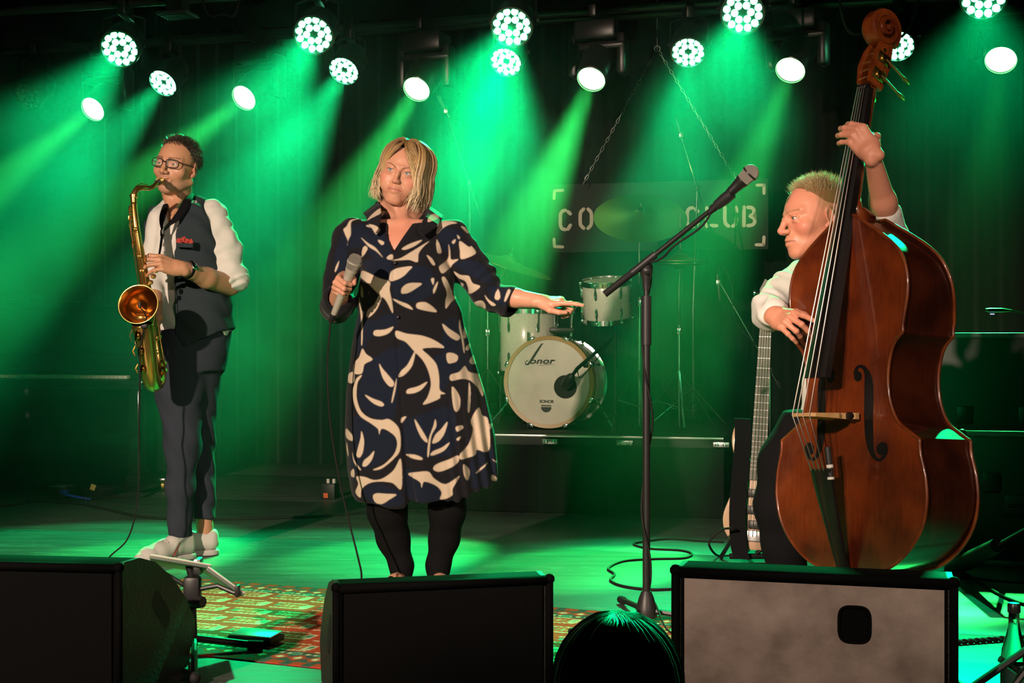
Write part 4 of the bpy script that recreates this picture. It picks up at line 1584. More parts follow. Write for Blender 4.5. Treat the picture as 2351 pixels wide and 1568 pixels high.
        cols.append(lock_col(len(pts), rnd.uniform(-.45, .35)))
    # the fringe swept over the forehead to her left, and the side lock to her right
    J = lambda s_: np.array((rnd.gauss(0, s_), rnd.gauss(0, s_ * .5), rnd.gauss(0, s_)))
    for i in range(300):
        e, f = rnd.random(), rnd.random() ** 1.5
        o = np.array((.026, -.012, .012)) * f + np.array((0, -.008 * f, 0))
        up_ = np.array((.006, -.026, .036)) * e * 1.2
        pts = [np.array((-.008, .070 - .02 * e, .112 + .006 * f)), np.array((.004, .095, .078)) + o * .5 + up_ * .8, np.array((.020, .0995, .054)) + o * .8 + up_ * .5, np.array((.034, .0965, .032)) + o + up_ * .25, np.array((.047, .0885, .006)) + o, np.array((.057, .078, -.022)) + o, np.array((.062, .070, -.052)) + o, np.array((.060, .066, -.080 - .02 * e)) + o + J(.006)]
        pts = [q + J(.0016) for q in pts]
        pts = cr(pts, 3)
        curves.append([HW(q) for q in pts])
        radii.append(rnd.uniform(.0012, .0024))
        cols.append(lock_col(len(pts), rnd.uniform(-.40, .30)))
    for i in range(150):
        e, f = rnd.random(), rnd.random()
        o = np.array((-.022, -.022, .006)) * f
        pts = [np.array((-.009, .072 - .02 * e, .112)), np.array((-.026, .090, .080)) + o * .6, np.array((-.047, .078, .042)) + o, np.array((-.058, .066, .004)) + o, np.array((-.062, .058, -.035)) + o, np.array((-.064, .054, -.070)) + o, np.array((-.060, .054, -.094 - .016 * e)) + o + J(.006)]
        pts = [q + J(.0016) for q in pts]
        pts = cr(pts, 3)
        curves.append([HW(q) for q in pts])
        radii.append(rnd.uniform(.0012, .0024))
        cols.append(lock_col(len(pts), rnd.uniform(-.40, .30)))
    strands('hair', curves, radii, cols, t)
    return t, mic_a, mic_b, ax


SINGER, MIC_A, MIC_B, MIC_AX = build_singer()

# ------------------------------------------------------------------ microphones
mat('mic_silver', (0.62, 0.57, 0.50), 0.38, 0.45)
mat('mic_grille', (0.50, 0.46, 0.42), 0.42, 0.5, bump=(700, 0.9))


def microphone(name, label, tail, head, body_mat, grille_mat, s=1.0, round_head=False, group=None):
    """vocal microphone from its cable end to the top of its grille"""
    a, b = Vector(tail), Vector(head)
    d = (b - a).normalized()
    L = (b - a).length
    t = thing(name, label, 'microphone', a, group)
    g0 = L - 0.055 * s
    MB().lathe([(.001, 0), (.0095 * s, 0.0), (.0105 * s, .004), (.0115 * s, .02), (.0165 * s, g0 - .03), (.019 * s, g0 - .012), (.0215 * s, g0 - .004), (.0215 * s, g0), (.001, g0)], a, d, 24, cap=False).build('handle', body_mat, t)
    if round_head:
        prof = [(.021 * s, g0)] + [(.0255 * s * math.sin(q), g0 + .030 * s - .0255 * s * math.cos(q)) for q in [math.radians(x) for x in range(60, 181, 12)]]
        bz = g0 + .028 * s
    else:
        prof = [(.0205 * s, g0), (.0235 * s, g0 + .012 * s), (.0245 * s, g0 + .028 * s), (.0230 * s, g0 + .045 * s), (.017 * s, g0 + .053 * s), (.001, g0 + .055 * s)]
        bz = g0 + .026 * s
    MB().lathe(prof, a, d, 28, cap=False).build('grille', grille_mat, t)
    MB().lathe([(.0225 * s, bz - .003), (.0262 * s, bz - .003), (.0262 * s, bz + .003), (.0225 * s, bz + .003)], a, d, 28, cap=False).build('grille_ring', body_mat, t)
    MB().lathe([(.0088 * s, -.030), (.0092 * s, -.002), (.0092 * s, .002)], a, d, 16).build('plug', 'black_rubber', t)
    return t


microphone('microphone', 'silver cabled vocal microphone held in the singer\'s hand', MIC_A, MIC_B + MIC_AX * .018, 'mic_silver', 'mic_grille', 1.0)


def cable(name, label, pts, r=0.0035, n=10, material='black_rubber', group=None, cat='cable'):
    m = MB().tube([Vector(p) for p in cr(pts, n)], r, 6)
    o = m.build(name, material, None, angle=180, loc=Vector(pts[-1]))
    return tag(o, label, cat, group)


cable('microphone_cable', 'thin black cable hanging from the singer\'s microphone to the floor',
      [MIC_A - MIC_AX * .028, P(757, 760, 4.76), P(752, 840, 4.76), P(757, 960, 4.75), P(777, 1090, 4.74), P(802, 1200, 4.72), P(822, 1280, 4.66), P(830, 1330, 4.60), Vector((-.52, 4.56, .006)), Vector((-.42, 4.50, .005)), Vector((-.20, 4.52, .005))])
# ------------------------------------------------------------------ the saxophonist
def short_hair(name, parent, HW, R, specs, seed, rad=(.0007, .0013)):
    """specs = [(n, sampler(rnd) -> (root, direction, length, colour))] short tufts"""
    rnd = random.Random(seed)
    curves, radii, cols = [], [], []
    for n, f in specs:
        for i in range(n):
            p, d, L, c = f(rnd)
            p, d = np.array(p), np.array(d)
            d = d / np.linalg.norm(d)
            side = np.array((rnd.gauss(0, .25), rnd.gauss(0, .25), rnd.gauss(0, .2)))
            pts = [p - d * .004, p + d * L * .5, p + d * L + side * L * .55]
            curves.append([HW(q) for q in pts])
            radii.append(rnd.uniform(*rad))
            cols.append(np.clip(np.array(c) * rnd.uniform(.6, 1.4), 0, 1))
    return strands(name, curves, radii, cols, parent, n=3)


mat('glasses_frame', (0.015, 0.015, 0.02), 0.3)
mat('glass_clear', (0.9, 0.95, 0.95), 0.03, spec=0.6)
MATS['glass_clear'].node_tree.nodes['Principled BSDF'].inputs['Alpha'].default_value = 0.07
mat('trousers_navy', (0.036, 0.044, 0.060), 0.9, spec=0.15, bump=(700, 0.2))
mat('vest_navy', (0.030, 0.042, 0.050), 0.9, spec=0.15, bump=(700, 0.25))
mat('shirt_white', (0.70, 0.68, 0.64), 0.85, spec=0.2, bump=(60, 0.12))
mat('red_cloth', (0.42, 0.05, 0.035), 0.8)
mat('watch_black', (0.006, 0.006, 0.007), 0.12)
mat('lace_grey', (0.55, 0.53, 0.50), 0.8)
mat('gold_brass', (0.85, 0.50, 0.14), 0.24, 0.95)
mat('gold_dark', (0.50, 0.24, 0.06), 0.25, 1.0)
mat('tooth', (0.75, 0.72, 0.65), 0.3)


def build_sax_player():
    D = 5.8
    base = Vector((P(425, 0, D).x, D, 0))
    t = thing('person', 'saxophonist in glasses, white shirt, dark waistcoat and white shoes', 'person', base)
    hc = P(407, 383, 5.88)
    fwd = Vector((-0.26, -0.95, 0.03))
    up = Vector((0.15, 0.03, 1))
    R = axes(fwd, up)
    S = 1.03
    HW = lambda p: np.array(hc) + R @ np.array(p, float) * S
    v = Vol(np.array(P(318, 540, 5.86)) - (0, .18, 0), np.array(P(500, 296, 5.86)) + (0, .17, 0), .0025)
    head_sdf(v, hc, R, S, mouth=.008, smile=.9, brow=0.0, nose=.7, jaw=1.08, cheek=1.1, eye_open=.9, nw=1.0)
    v.at(hc, R, S)
    v.ell((0, .030, -.088), (.050, .045, .030), None, .02)
    v.at()
    nb = P(414, 500, 5.89)
    v.chain([HW((0, -.026, -.06)), HW((0, -.028, -.11)), nb], [.060, .058, .066], .02)
    for q in (-1, 1):
        v.cap(HW((q * .040, .0, -.10)), P(396, 500, 5.80), .011, .010, .02)
    v.ell(P(412, 550, 5.87), (.10, .09, .10), None, .03)
    body = [v]
    # arms: his left (towards the right of the picture) with the watch
    SL, EL, WL = P(497, 490, 5.88), P(528, 655, 5.82), P(418, 616, 5.56)
    SR, ER, WR = P(368, 508, 5.84), P(350, 650, 5.80), P(356, 735, 5.64)
    dist = (P(345, 596, 5.50) - WL).normalized()
    v2 = Vol(np.array(P(290, 715, 5.65)) - (0, .25, 0), np.array(P(575, 560, 5.7)) + (0, .24, 0), .0028)
    v2.chain([EL, EL * .5 + WL * .5 + Vector((0, 0, -.004)), WL * .85 + EL * .15, WL], [.046, .043, .032, .029], .015)
    h1 = hand(v2, WL, dist, Vector((0.15, -0.75, 0.62)), 'L', {'index': (8, 24, 34, 22), 'middle': (3, 26, 32, 22), 'ring': (-3, 28, 32, 22), 'pinky': (-9, 30, 30, 20)},
              [(.042, .048, -.034), (.040, .066, -.056), (.030, .084, -.068)], 1.03)
    body.append(v2)
    v3 = Vol(np.array(P(300, 810, 5.6)) - (0, .2, 0), np.array(P(400, 640, 5.7)) + (0, .2, 0), .0032)
    v3.chain([ER, WR], [.045, .029], .01)
    hand(v3, WR, Vector((-0.45, -0.6, -0.55)), Vector((-.5, -.3, .8)), 'R', {'index': (6, 30, 40, 25), 'middle': (2, 32, 40, 25), 'ring': (-2, 34, 40, 25), 'pinky': (-7, 36, 38, 25)},
         [(.042, .048, -.034), (.040, .066, -.056), (.030, .084, -.068)], 1.0)
    body.append(v3)
    # ankles and coarse inner body
    A1, A2 = Vector((P(411, 0, 5.72).x, 5.74, .10)), Vector((P(470, 0, 5.87).x, 5.87, .12))
    v4 = Vol((A1.x - .12, 5.55, 0.02), (A2.x + .12, 6.0, .34), .005)
    for a in (A1, A2):
        v4.chain([a + Vector((0, 0, .16)), a, a - Vector((0, 0, .05))], [.033, .035, .040], .01)
    body.append(v4)
    v5 = Vol((ER.x - .05, 5.62, .1), (EL.x + .05, 6.05, SL.z + .05), .014)
    v5.chain([P(425, 520, 5.87), P(432, 640, 5.87), P(440, 770, 5.86)], [.09, .09, .10], .03)
    for s_, e_ in ((SL, EL), (SR, ER)):
        v5.chain([P(425, 520, 5.87), s_, e_], [.06, .040, .036], .03)
    v5.chain([P(430, 790, 5.85), P(420, 1020, 5.77), A1], [.07, .045, .030], .03)
    v5.chain([P(460, 790, 5.88), P(456, 1020, 5.88), A2], [.07, .040, .030], .03)
    body.append(v5)
    sp = []
    for x in np.linspace(-.024, .024, 13):
        sp.append((HW((x, .097 - abs(x) * .4, -.0605)), .0045, (.55, .24, .19), .5))
        sp.append((HW((x, .093 - abs(x) * .4, -.0820)), .0055, (.55, .24, .19), .5))
        sp.append((HW((x, .090 - abs(x) * .3, -.0710)), (.005, .006, .0045), (.10, .03, .025), .9))
    for q in (-1, 1):
        sp.append((HW((q * .046, .070, -.030)), .022, (.60, .26, .17), .35))
        for a in np.linspace(0, 1, 18):
            sp.append((HW((q * (.014 + .040 * a), .100 - .022 * a * a, .0215 + .005 * math.sin(a * 2.2))), (.004, .010, .0032), (.10, .065, .045), .55))
        sp.append((HW((q * .080, -.012, -.006)), (.03, .03, .04), (.66, .26, .19), .5))
        sp.append((HW((q * .05, .045, -.085)), (.03, .04, .03), (.40, .24, .18), .4))
    sp.append((HW((0, .08, -.095)), (.035, .03, .026), (.42, .25, .19), .45))
    sp.append((HW((0, .097, -.052)), (.022, .01, .008), (.40, .24, .18), .5))
    sculpt('body', body, 'skin', t, spots_paint((.58, .29, .17), sp))
    eyeballs('eye', hc, R, S, t, (-.1, .98, -.05), (.08, .10, .08))
    # upper teeth
    m = MB()
    for k in range(6):
        x = -.0135 + .0054 * k
        c = HW((x, .0875 - abs(x) * .25, -.0668))
        m.box(c, (.0052 * S, .005, .0066 * S), Matrix(R.tolist()), .0012)
    m.build('teeth', 'tooth', t)

    # hair: short, dark grey brown
    cap = Vol(np.array(hc) - (.14, .15, .06), np.array(hc) + (.14, .15, .17), .0035)
    cap.at(hc, R, S)
    cap.ell((0, -.018, .040), (.0805, .098, .0835), None, 0)
    cap.ell((0, .106, .006), (.090, .058, .082), None, .004, '-')
    cap.ell((0, .02, -.075), (.12, .10, .085), None, .01, '-')
    cap.at()
    sculpt('hair_underlayer', [cap], 'hair', t, lambda V, N: np.tile(np.array((.035, .028, .022), np.float32), (len(V), 1)), 1)

    def tuft(rnd):
        while True:
            ph, th = math.acos(rnd.uniform(-.35, 1)), rnd.uniform(0, 2 * math.pi)
            n = np.array((math.sin(ph) * math.cos(th), math.sin(ph) * math.sin(th), math.cos(ph)))
            p = np.array((0, -.018, .040)) + n * np.array((.0800, .0975, .083))
            if ((p[0] / .090) ** 2 + ((p[1] - .106) / .058) ** 2 + ((p[2] - .006) / .082) ** 2) < 1.06:
                continue
            if ((p[0] / .12) ** 2 + ((p[1] - .02) / .10) ** 2 + ((p[2] + .075) / .085) ** 2) < 1.12:
                continue
            if p[1] > .030 and p[2] < .080:
                continue
            d = n * .7 + np.array((rnd.gauss(0, .4), (.7 if n[2] > .5 else -.3) + rnd.gauss(0, .4), .15 if n[2] > .3 else -.5))
            return p, d, rnd.uniform(.013, .020) * (1.3 if n[2] > .6 else .8), (.085, .068, .055)
    short_hair('hair', t, HW, R, [(3400, tuft)], 3, (.0010, .0020))

    # glasses
    g = MB()
    fr = []
    for q in (-1, 1):
        ring = []
        for k in range(28):
            a = 2 * math.pi * k / 28
            cx_, sx_ = math.cos(a), math.sin(a)
            x = .0265 * math.copysign(abs(cx_) ** .55, cx_)
            z = .0165 * math.copysign(abs(sx_) ** .6, sx_)
            ring.append(HW((q * .0345 + x, .1085 - .010 * (abs(q * .0345 + x) / .06) ** 2, .0005 + z)))
        fr.append(ring)
        g.tube([Vector(p) for p in ring + ring[:2]], .0019, 6, cap=False)
    g.tube([Vector(HW((x, .112 - 40 * x * x, .006))) for x in (-.009, 0, .009)], .0018, 6)
    G = g.build('glasses', 'glasses_frame', t)
    for q in (-1, 1):
        MB().tube([Vector(HW(p)) for p in ((q * .061, .099, .008), (q * .0745, .06, .008), (q * .0815, .0, .006), (q * .083, -.025, -.012))], .0019, 6).build('temple_arm', 'glasses_frame', G)
        ring = fr[0 if q < 0 else 1]
        c = sum((Vector(p) for p in ring), Vector()) / len(ring)
        MB().add([c] + [Vector(p) for p in ring], [(0, k + 1, (k + 1) % len(ring) + 1) for k in range(len(ring))]).build('spectacle_lens', 'glass_clear', G)

    # ---------------- shirt
    sv = Vol(np.array(P(300, 830, 5.85)) - (0, .32, 0), np.array(P(580, 440, 5.85)) + (0, .30, 0), .006)
    ang = math.radians(24)          # the chest is turned towards the saxophone
    cA, sA = math.cos(ang), math.sin(ang)

    def torso(vol, grow, zlo, zhi, rows, k=.01):
        def g_(X, Y, Z):
            A = np.array(sorted(rows))
            z = Z[0, 0]
            cx, cy, rx, ry = [np.interp(z, A[:, 0], A[:, i])[None, None, :] for i in range(1, 5)]
            lx = (X - cx) * cA - (Y - cy) * sA
            ly = (X - cx) * sA + (Y - cy) * cA
            q = ((np.abs(lx) / (rx + grow)) ** 2.3 + (np.abs(ly) / (ry + grow)) ** 2.3) ** (1 / 2.3)
            d = (q - 1) * np.minimum(rx, ry) * .92
            return np.maximum(d, np.maximum(zlo - Z, Z - zhi))
        vol.fn(g_, vol.lo, vol.lo + vol.n * vol.h, k)
    rows = []
    for py, cx, cy, rx, ry in ((462, 418, 5.91, .09, .070), (480, 418, 5.90, .135, .090), (510, 420, 5.89, .160, .108), (560, 422, 5.88, .170, .120), (640, 432, 5.87, .168, .122), (700, 440, 5.87, .168, .126), (760, 446, 5.87, .166, .130), (820, 446, 5.87, .168, .132)):
        q = P(cx, py, cy)
        rows.append((q.z, q.x, cy, rx, ry))
    zA, zB = P(0, 806, 5.86).z, P(0, 458, 5.86).z
    torso(sv, 0, zA, zB, rows)
    sv.chain([SL + Vector((-.015, 0, .0)), SL * .5 + EL * .5 + Vector((.010, 0, 0)), EL + Vector((.006, 0, .045))], [.062, .064, .060], .03)
    sv.chain([EL + Vector((-.035, -.01, .035)), EL + Vector((.035, .01, .035))], [.047, .047], .02)
    cuff = EL + (WL - EL) * .10 + Vector((0, 0, .02))
    sv.chain([SR, SR * .5 + ER * .5, ER], [.056, .052, .050], .03)
    sv.cap(ER, ER + (WR - ER) * .25, .050, .048, .01)
    def wr(X, Y, Z):
        m = np.clip((X - P(470, 0, 5.85).x) / .04, 0, 1)
        return .0030 * m * np.sin(Z * 75 - X * 60 + 1.6 * np.sin(Y * 38 + Z * 20)) + .0015 * np.sin(Z * 55 + X * 70)
    sv.shift(wr)
    sh = [(P(x, 0, 5.78).x, P(0, y, 5.78).z) for x, y in ((300, 795), (365, 803), (420, 794), (436, 775), (470, 762), (505, 742), (512, 772), (519, 770), (522, 740), (560, 730))]
    sv.fn(lambda X, Y, Z: np.where(Z < 1.05, np.interp(X, [a for a, _ in sh], [b for _, b in sh]) - Z, -1.0), sv.lo, sv.lo + sv.n * sv.h, 0, '&')
    # neck opening
    sv.chain([P(414, 440, 5.89), P(412, 478, 5.86), P(392, 508, 5.77)], [.068, .058, .014], .01, '-')
    sculpt('shirt', [sv], 'shirt_white', t, None, 1)
    # rolled cuff on the watch arm
    rc = Vol(np.array(EL) - (.13, .14, .12), np.array(EL) + (.13, .14, .14), .0045)
    a_, b_ = EL + Vector((-.060, -.012, .020)), EL + Vector((.052, .012, .018))
    for k, rr in ((0, .052), (1, .050), (2, .046)):
        pass
    rc.chain([EL + Vector((-.036, 0, .050)), EL + Vector((.028, 0, .026))], [.050, .054], .02)
    rc.chain([EL + Vector((-.050, -.03, .042)), EL + Vector((0.01, -.05, .012)), EL + Vector((.052, -.01, -.008))], [.016, .018, .017], .012)
    rc.shift(lambda X, Y, Z: .004 * np.sin((Z - .5 * X) * 170 + 2 * np.sin(Y * 40)))
    sculpt('rolled_cuff', [rc], 'shirt_white', t, None, 1)

    # ---------------- waistcoat over the shirt
    vv = Vol(np.array(P(310, 830, 5.85)) - (0, .32, 0), np.array(P(560, 440, 5.85)) + (0, .30, 0), .0055)
    zV = P(0, 800, 5.86).z
    torso(vv, .013, zV, P(0, 470, 5.86).z, rows)
    for q, s_ in ((1, SL), (-1, SR)):
        vv.cap(P(436 if q > 0 else 402, 464, 5.93), s_ + Vector((-.045 * q, .0, .025)), .040, .040, .03)
    # arm holes
    vv.cap(SL + Vector((.030, -.02, .10)), SL + Vector((.040, -.02, -.075)), .074, .070, .006, '-')
    vv.cap(SL + Vector((.020, -.06, .02)), SL + Vector((.05, -.06, -.06)), .060, .056, .006, '-')
    vv.cap(SR + Vector((-.035, -.02, .08)), SR + Vector((-.045, -.02, -.10)), .062, .060, .006, '-')
    # V opening at the front, then cut away below
    def Lc(p):
        q = Vector(p)
        return q
    n_front = Vector((-sA, -cA, 0))      # direction the chest faces
    side_v = Vector((cA, -sA, 0))
    zs_ = [P(0, y, 5.75).z for y in (455, 500, 560, 620, 680, 740, 770, 800)]
    ed = [.070, .066, .050, .034, .020, .012, .010, -.010]       # right edge of the opening, metres along side_v from the body axis
    el = [-.060, -.075, -.080, -.080, -.080, -.09, -.10, -.12]
    def opening(X, Y, Z):
        z = Z[0, 0]
        A = np.array(sorted(rows))
        cx = np.interp(z, A[:, 0], A[:, 1])[None, None, :]
        cy = np.interp(z, A[:, 0], A[:, 2])[None, None, :]
        lx = (X - cx) * side_v.x + (Y - cy) * side_v.y
        ly = (X - cx) * n_front.x + (Y - cy) * n_front.y
        hi_ = np.interp(z, zs_[::-1], ed[::-1])[None, None, :]
        lo_ = np.interp(z, zs_[::-1], el[::-1])[None, None, :]
        d = np.maximum(lx - hi_, lo_ - lx)
        return np.maximum(d, .02 - ly)
    vv.fn(opening, vv.lo, vv.lo + vv.n * vv.h, 0, '-')
    hz = [(P(x, 0, 5.75).x, P(0, y, 5.75).z) for x, y in ((300, 790), (395, 770), (425, 796), (470, 776), (528, 752), (560, 745))]
    vv.fn(lambda X, Y, Z: np.interp(X, [a for a, _ in hz], [b for _, b in hz]) - Z, vv.lo, vv.lo + vv.n * vv.h, 0, '&')
    vv.cap(P(414, 430, 5.89), P(412, 484, 5.87), .072, .064, .008, '-')
    vv.shift(lambda X, Y, Z: .0022 * np.sin(Z * 60 + X * 50 + np.sin(Y * 50)))
    sculpt('waistcoat', [vv], 'vest_navy', t, None, 1)
    # pocket square and watch
    pc = P(428, 556, 5.705)
    m = MB()
    for k, (dx, dz, a) in enumerate(((-.028, .004, .5), (-.010, .010, -.3), (.010, .004, .3), (.026, -.002, -.5))):
        m.box(pc + side_v * dx + Vector((0, 0, dz)) + n_front * .010, (.030, .004, .020), Matrix.Rotation(-ang, 3, 'Z') @ Matrix.Rotation(a, 3, 'Y'), .001)
    m.build('pocket_square', 'red_cloth', t)
    MB().box(pc + n_front * .009 + Vector((0, 0, -.014)), (.085, .010, .018), Matrix.Rotation(-ang, 3, 'Z') @ Matrix.Rotation(.06, 3, 'Y'), .002).build('pocket_welt', 'vest_navy', t)
    wp = WL * .88 + EL * .12
    d = (EL - WL).normalized()
    nW = Vector((0.1, -0.85, 0.5)).normalized()
    W_ = MB().lathe([(.0335, -.011), (.0355, -.010), (.0355, .010), (.0335, .011)], wp, d, 28, cap=False).build('watch', 'black_rubber', t)
    nW = (nW - d * nW.dot(d)).normalized()
    Rw = Matrix((d, nW.cross(d), nW)).transposed()
    MB().box(wp + nW * .0355, (.036, .043, .011), Rw, .005).build('watch_case', 'steel', W_)
    MB().box(wp + nW * .0405, (.031, .038, .004), Rw, .0018).build('watch_screen', 'watch_black', W_)

    # ---------------- trousers
    tv = Vol(np.array(P(330, 1245, 5.80)) - (0, .26, 0), np.array(P(540, 745, 5.80)) + (0, .28, 0), .006)
    tv.chain([P(426, 800, 5.84), P(414, 900, 5.80), P(420, 1020, 5.76), P(414, 1120, 5.745), P(413, 1232, 5.74)], [.115, .100, .073, .056, .050], .03)
    tv.chain([P(462, 800, 5.88), P(452, 900, 5.88), P(458, 1020, 5.88), P(466, 1110, 5.88), P(470, 1192, 5.87)], [.110, .090, .064, .052, .048], .02)
    tv.loft([(P(0, 850, 5.86).z, P(438, 0, 5.86).x, 5.86, .14, .125), (P(0, 760, 5.86).z, P(444, 0, 5.86).x, 5.86, .165, .125)], .03)
    tv.fn(lambda X, Y, Z: np.where(Y < 5.80 + (X - P(440, 0, 5.8).x) * .2, P(0, 1231, 5.74).z, P(0, 1190, 5.87).z) - Z, tv.lo, tv.lo + tv.n * tv.h, 0, '&')
    tv.shift(lambda X, Y, Z: .003 * np.sin(Z * 48 + X * 60 + 2 * np.sin(Y * 30)) * np.clip((.9 - Z) * 3, .3, 1))
    sculpt('trousers', [tv], 'trousers_navy', t, None, 1)

    # ---------------- shoes
    def shoe(heel, d, side):
        heel = Vector(heel)
        d = Vector(d).normalized()
        s = Vector((d.y, -d.x, 0))
        L = .285
        at = lambda a, b, z: heel + d * a + s * b + Vector((0, 0, z))
        lo = np.minimum(np.array(at(-.05, 0, 0)), np.array(at(L + .05, 0, 0))) - (.07, .07, 0)
        hi = np.maximum(np.array(at(-.05, 0, 0)), np.array(at(L + .05, 0, 0))) + (.07, .07, .14)
        u = Vol(lo, hi, .0034)
        u.chain([at(.030, 0, .055), at(.10, 0, .058), at(.17, .004, .045), at(.225, .006, .034), at(.262, .004, .028)], [.036, .040, .043, .040, .027], .012)
        u.chain([at(.022, 0, .090), at(.10, 0, .085)], [.024, .030], .02)
        u.cap(at(.045, 0, .125), at(.085, 0, .118), .030, .030, .006, '-')
        u.fn(lambda X, Y, Z: .018 - Z, u.lo, u.lo + u.n * u.h, 0, '&')
        o = sculpt('shoe', [u], 'shoe_white', t, None, 1)
        w = Vol(lo - (0, 0, .01), hi, .0034)
        w.chain([at(.032, 0, .014), at(.10, 0, .014), at(.18, .005, .014), at(.245, .005, .016)], [.040, .038, .046, .036], .01)
        w.fn(lambda X, Y, Z: np.maximum(.001 - Z, Z - .026), w.lo, w.lo + w.n * w.h, 0, '&')
        sculpt('sole', [w], 'lace_grey', o, None, 1)
        # red side stripe, laces
        for q in (-1, 1):
            MB().tube([at(.135, q * .0455, .030), at(.115, q * .0425, .058), at(.098, q * .038, .082)], .0035, 6, flat=.5).build('stripe', 'red_cloth', o)
        for k in range(4):
            a = .118 + .026 * k
            z = .106 - .012 * k
            MB().tube([at(a, -.024, z - .008), at(a + .008, 0, z + .002), at(a, .024, z - .008)], .0028, 6).build('lace', 'lace_grey', o)
        return o
    shoe((A1.x + .045, A1.y + .035, 0), (-.62, -.78, 0), 1)
    shoe((A2.x + .055, A2.y + .005, 0), (-.97, -.26, 0), -1)
    return dict(WL=WL, h1=h1, HW=HW, n_front=n_front, side=side_v)


SAXP = build_sax_player()
# ------------------------------------------------------------------ the saxophone
def build_sax():
    Ts = [((307, 466), 5.52, .0125), ((311, 510), 5.51, .0145), ((319, 570), 5.51, .0172), ((331, 640), 5.53, .0205), ((345, 720), 5.56, .0240), ((358, 800), 5.57, .0272), ((364, 845), 5.56, .0295), ((362, 872), 5.53, .0312), ((353, 882), 5.49, .0325), ((346, 868), 5.45, .0340), ((341, 830), 5.425, .0360), ((335, 785), 5.41, .0395), ((328, 745), 5.40, .0440)]
    pts = [P(x, y, Y) for (x, y), Y, r in Ts]
    rr = [r for *_, r in Ts]
    t = thing('saxophone', 'gold tenor saxophone played by the man in the waistcoat', 'saxophone', pts[8])
    full = cr([tuple(p) + (r,) for p, r in zip(pts, rr)], 6)
    body = MB().tube([Vector(q[:3]) for q in full], [q[3] for q in full], 20, cap=True)
    body.build('body_tube', 'gold_brass', t, angle=180)
    # bell, facing the hall
    bc = P(318, 699, 5.345)
    bd = Vector((-0.04, -0.97, 0.22)).normalized()
    prev = pts[-1]
    tb = []
    for k in range(6):
        a = k / 5
        q = prev.lerp(bc - bd * .055, a) + Vector((0, .012 * math.sin(math.pi * a), 0))
        tb.append((q, .044 + .006 * a))
    MB().tube([q for q, r in tb], [r for q, r in tb], 22, cap=False).build('bell_throat', 'gold_brass', t, angle=180)
    prof = [(.050, -.062), (.053, -.045), (.058, -.028), (.066, -.012), (.0755, -.001), (.0795, .002), (.0805, .005), (.0785, .0065), (.0745, .004), (.066, -.008), (.057, -.025), (.050, -.045), (.044, -.062), (.030, -.085), (.001, -.10)]
    MB().lathe(prof[:9], bc, bd, 40, cap=False).build('bell', 'gold_brass', t, angle=180)
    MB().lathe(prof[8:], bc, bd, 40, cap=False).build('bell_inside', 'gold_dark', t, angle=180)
    # neck and mouthpiece
    mp = Vector(SAXP['HW']((-.004, .094, -.0705)))
    nk = [P(307, 466, 5.52), P(307, 450, 5.52), P(313, 436, 5.53), P(326, 431, 5.55), P(341, 432, 5.57), P(352, 428, 5.59), P(361, 419, 5.615)]
    nf = cr([tuple(p) for p in nk], 5)
    MB().tube([Vector(p) for p in nf], [.0125 - .004 * k / len(nf) for k in range(len(nf))], 14).build('neck', 'gold_brass', t, angle=180)
    MB().tube([Vector(nf[-1]), Vector(nf[-1]).lerp(mp, .55), mp, mp + (mp - Vector(nf[-1])).normalized() * .012], [.0125, .0135, .0105, .006], 14, flat=.9).build('mouthpiece', 'black_plastic', t)
    d = (mp - Vector(nf[-1])).normalized()
    for k in (.25, .42, .6):
        c = Vector(nf[-1]).lerp(mp, k)
        MB().lathe([(.0125, -.004), (.0150, -.003), (.0150, .003), (.0125, .004)], c, d, 16, cap=False).build('ligature', 'gold_brass', t)
    MB().lathe([(.013, -.008), (.0165, -.006), (.0165, .006), (.013, .008)], nk[1], (nk[0] - nk[1]), 18, cap=False).build('neck_collar', 'gold_brass', t)
    MB().tube([nk[2] + Vector((0, -.012, .012)), nk[3] + Vector((0, -.012, .016)), nk[4] + Vector((0, -.010, .012))], .0022, 6).build('octave_key', 'gold_brass', t)
    # keys: cups with rims down the tube, facing the viewer and the left
    def at(a):
        a *= len(full) - 1
        i = min(int(a), len(full) - 2)
        w = a - i
        q = np.array(full[i]) * (1 - w) + np.array(full[i + 1]) * w
        tn = (Vector(full[i + 1][:3]) - Vector(full[i][:3])).normalized()
        return Vector(q[:3]), q[3], tn
    left = Vector((-.72, -.68, .1))
    frt = Vector((.05, -1, .1))
    rgt = Vector((.75, -.64, .1))
    specs = [(.03, left, .008), (.07, left, .009), (.11, frt, .009), (.15, left, .010), (.19, frt, .010), (.23, frt, .011), (.29, frt, .013), (.34, frt, .013), (.39, rgt, .013), (.43, frt, .014), (.49, rgt, .016), (.53, rgt, .016)]
    for a, n, r in specs:
        c, R_, tn = at(a)
        n = (n - tn * n.dot(tn)).normalized()
        q = c + n * (R_ + .006)
        MB().lathe([(r, -.006), (r * 1.05, -.002), (r * 1.02, .001), (r * .7, .003), (.001, .0035)], q, n, 16, cap=False).build('key_cup', 'gold_brass', t)
        MB().tube([q + n * .003, q + n * .006 + tn * (r + .006), q + tn * (r + .016) + n * .001], .0020, 6).build('key_arm', 'gold_brass', t)
    # big low keys on the bell tube
    for (x, y, Y, r) in ((313, 770, 5.37, .022), (320, 806, 5.38, .020), (326, 846, 5.40, .018)):
        c = P(x, y, Y)
        n = Vector((-.85, -.5, .1)).normalized()
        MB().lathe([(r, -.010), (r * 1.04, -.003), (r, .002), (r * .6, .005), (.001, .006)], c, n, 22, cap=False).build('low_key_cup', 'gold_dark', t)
        MB().tube([c + Vector((-.012, -.018, r)), c + Vector((-.020, -.024, 0)), c + Vector((-.012, -.018, -r))], .0022, 6).build('key_guard', 'gold_brass', t)
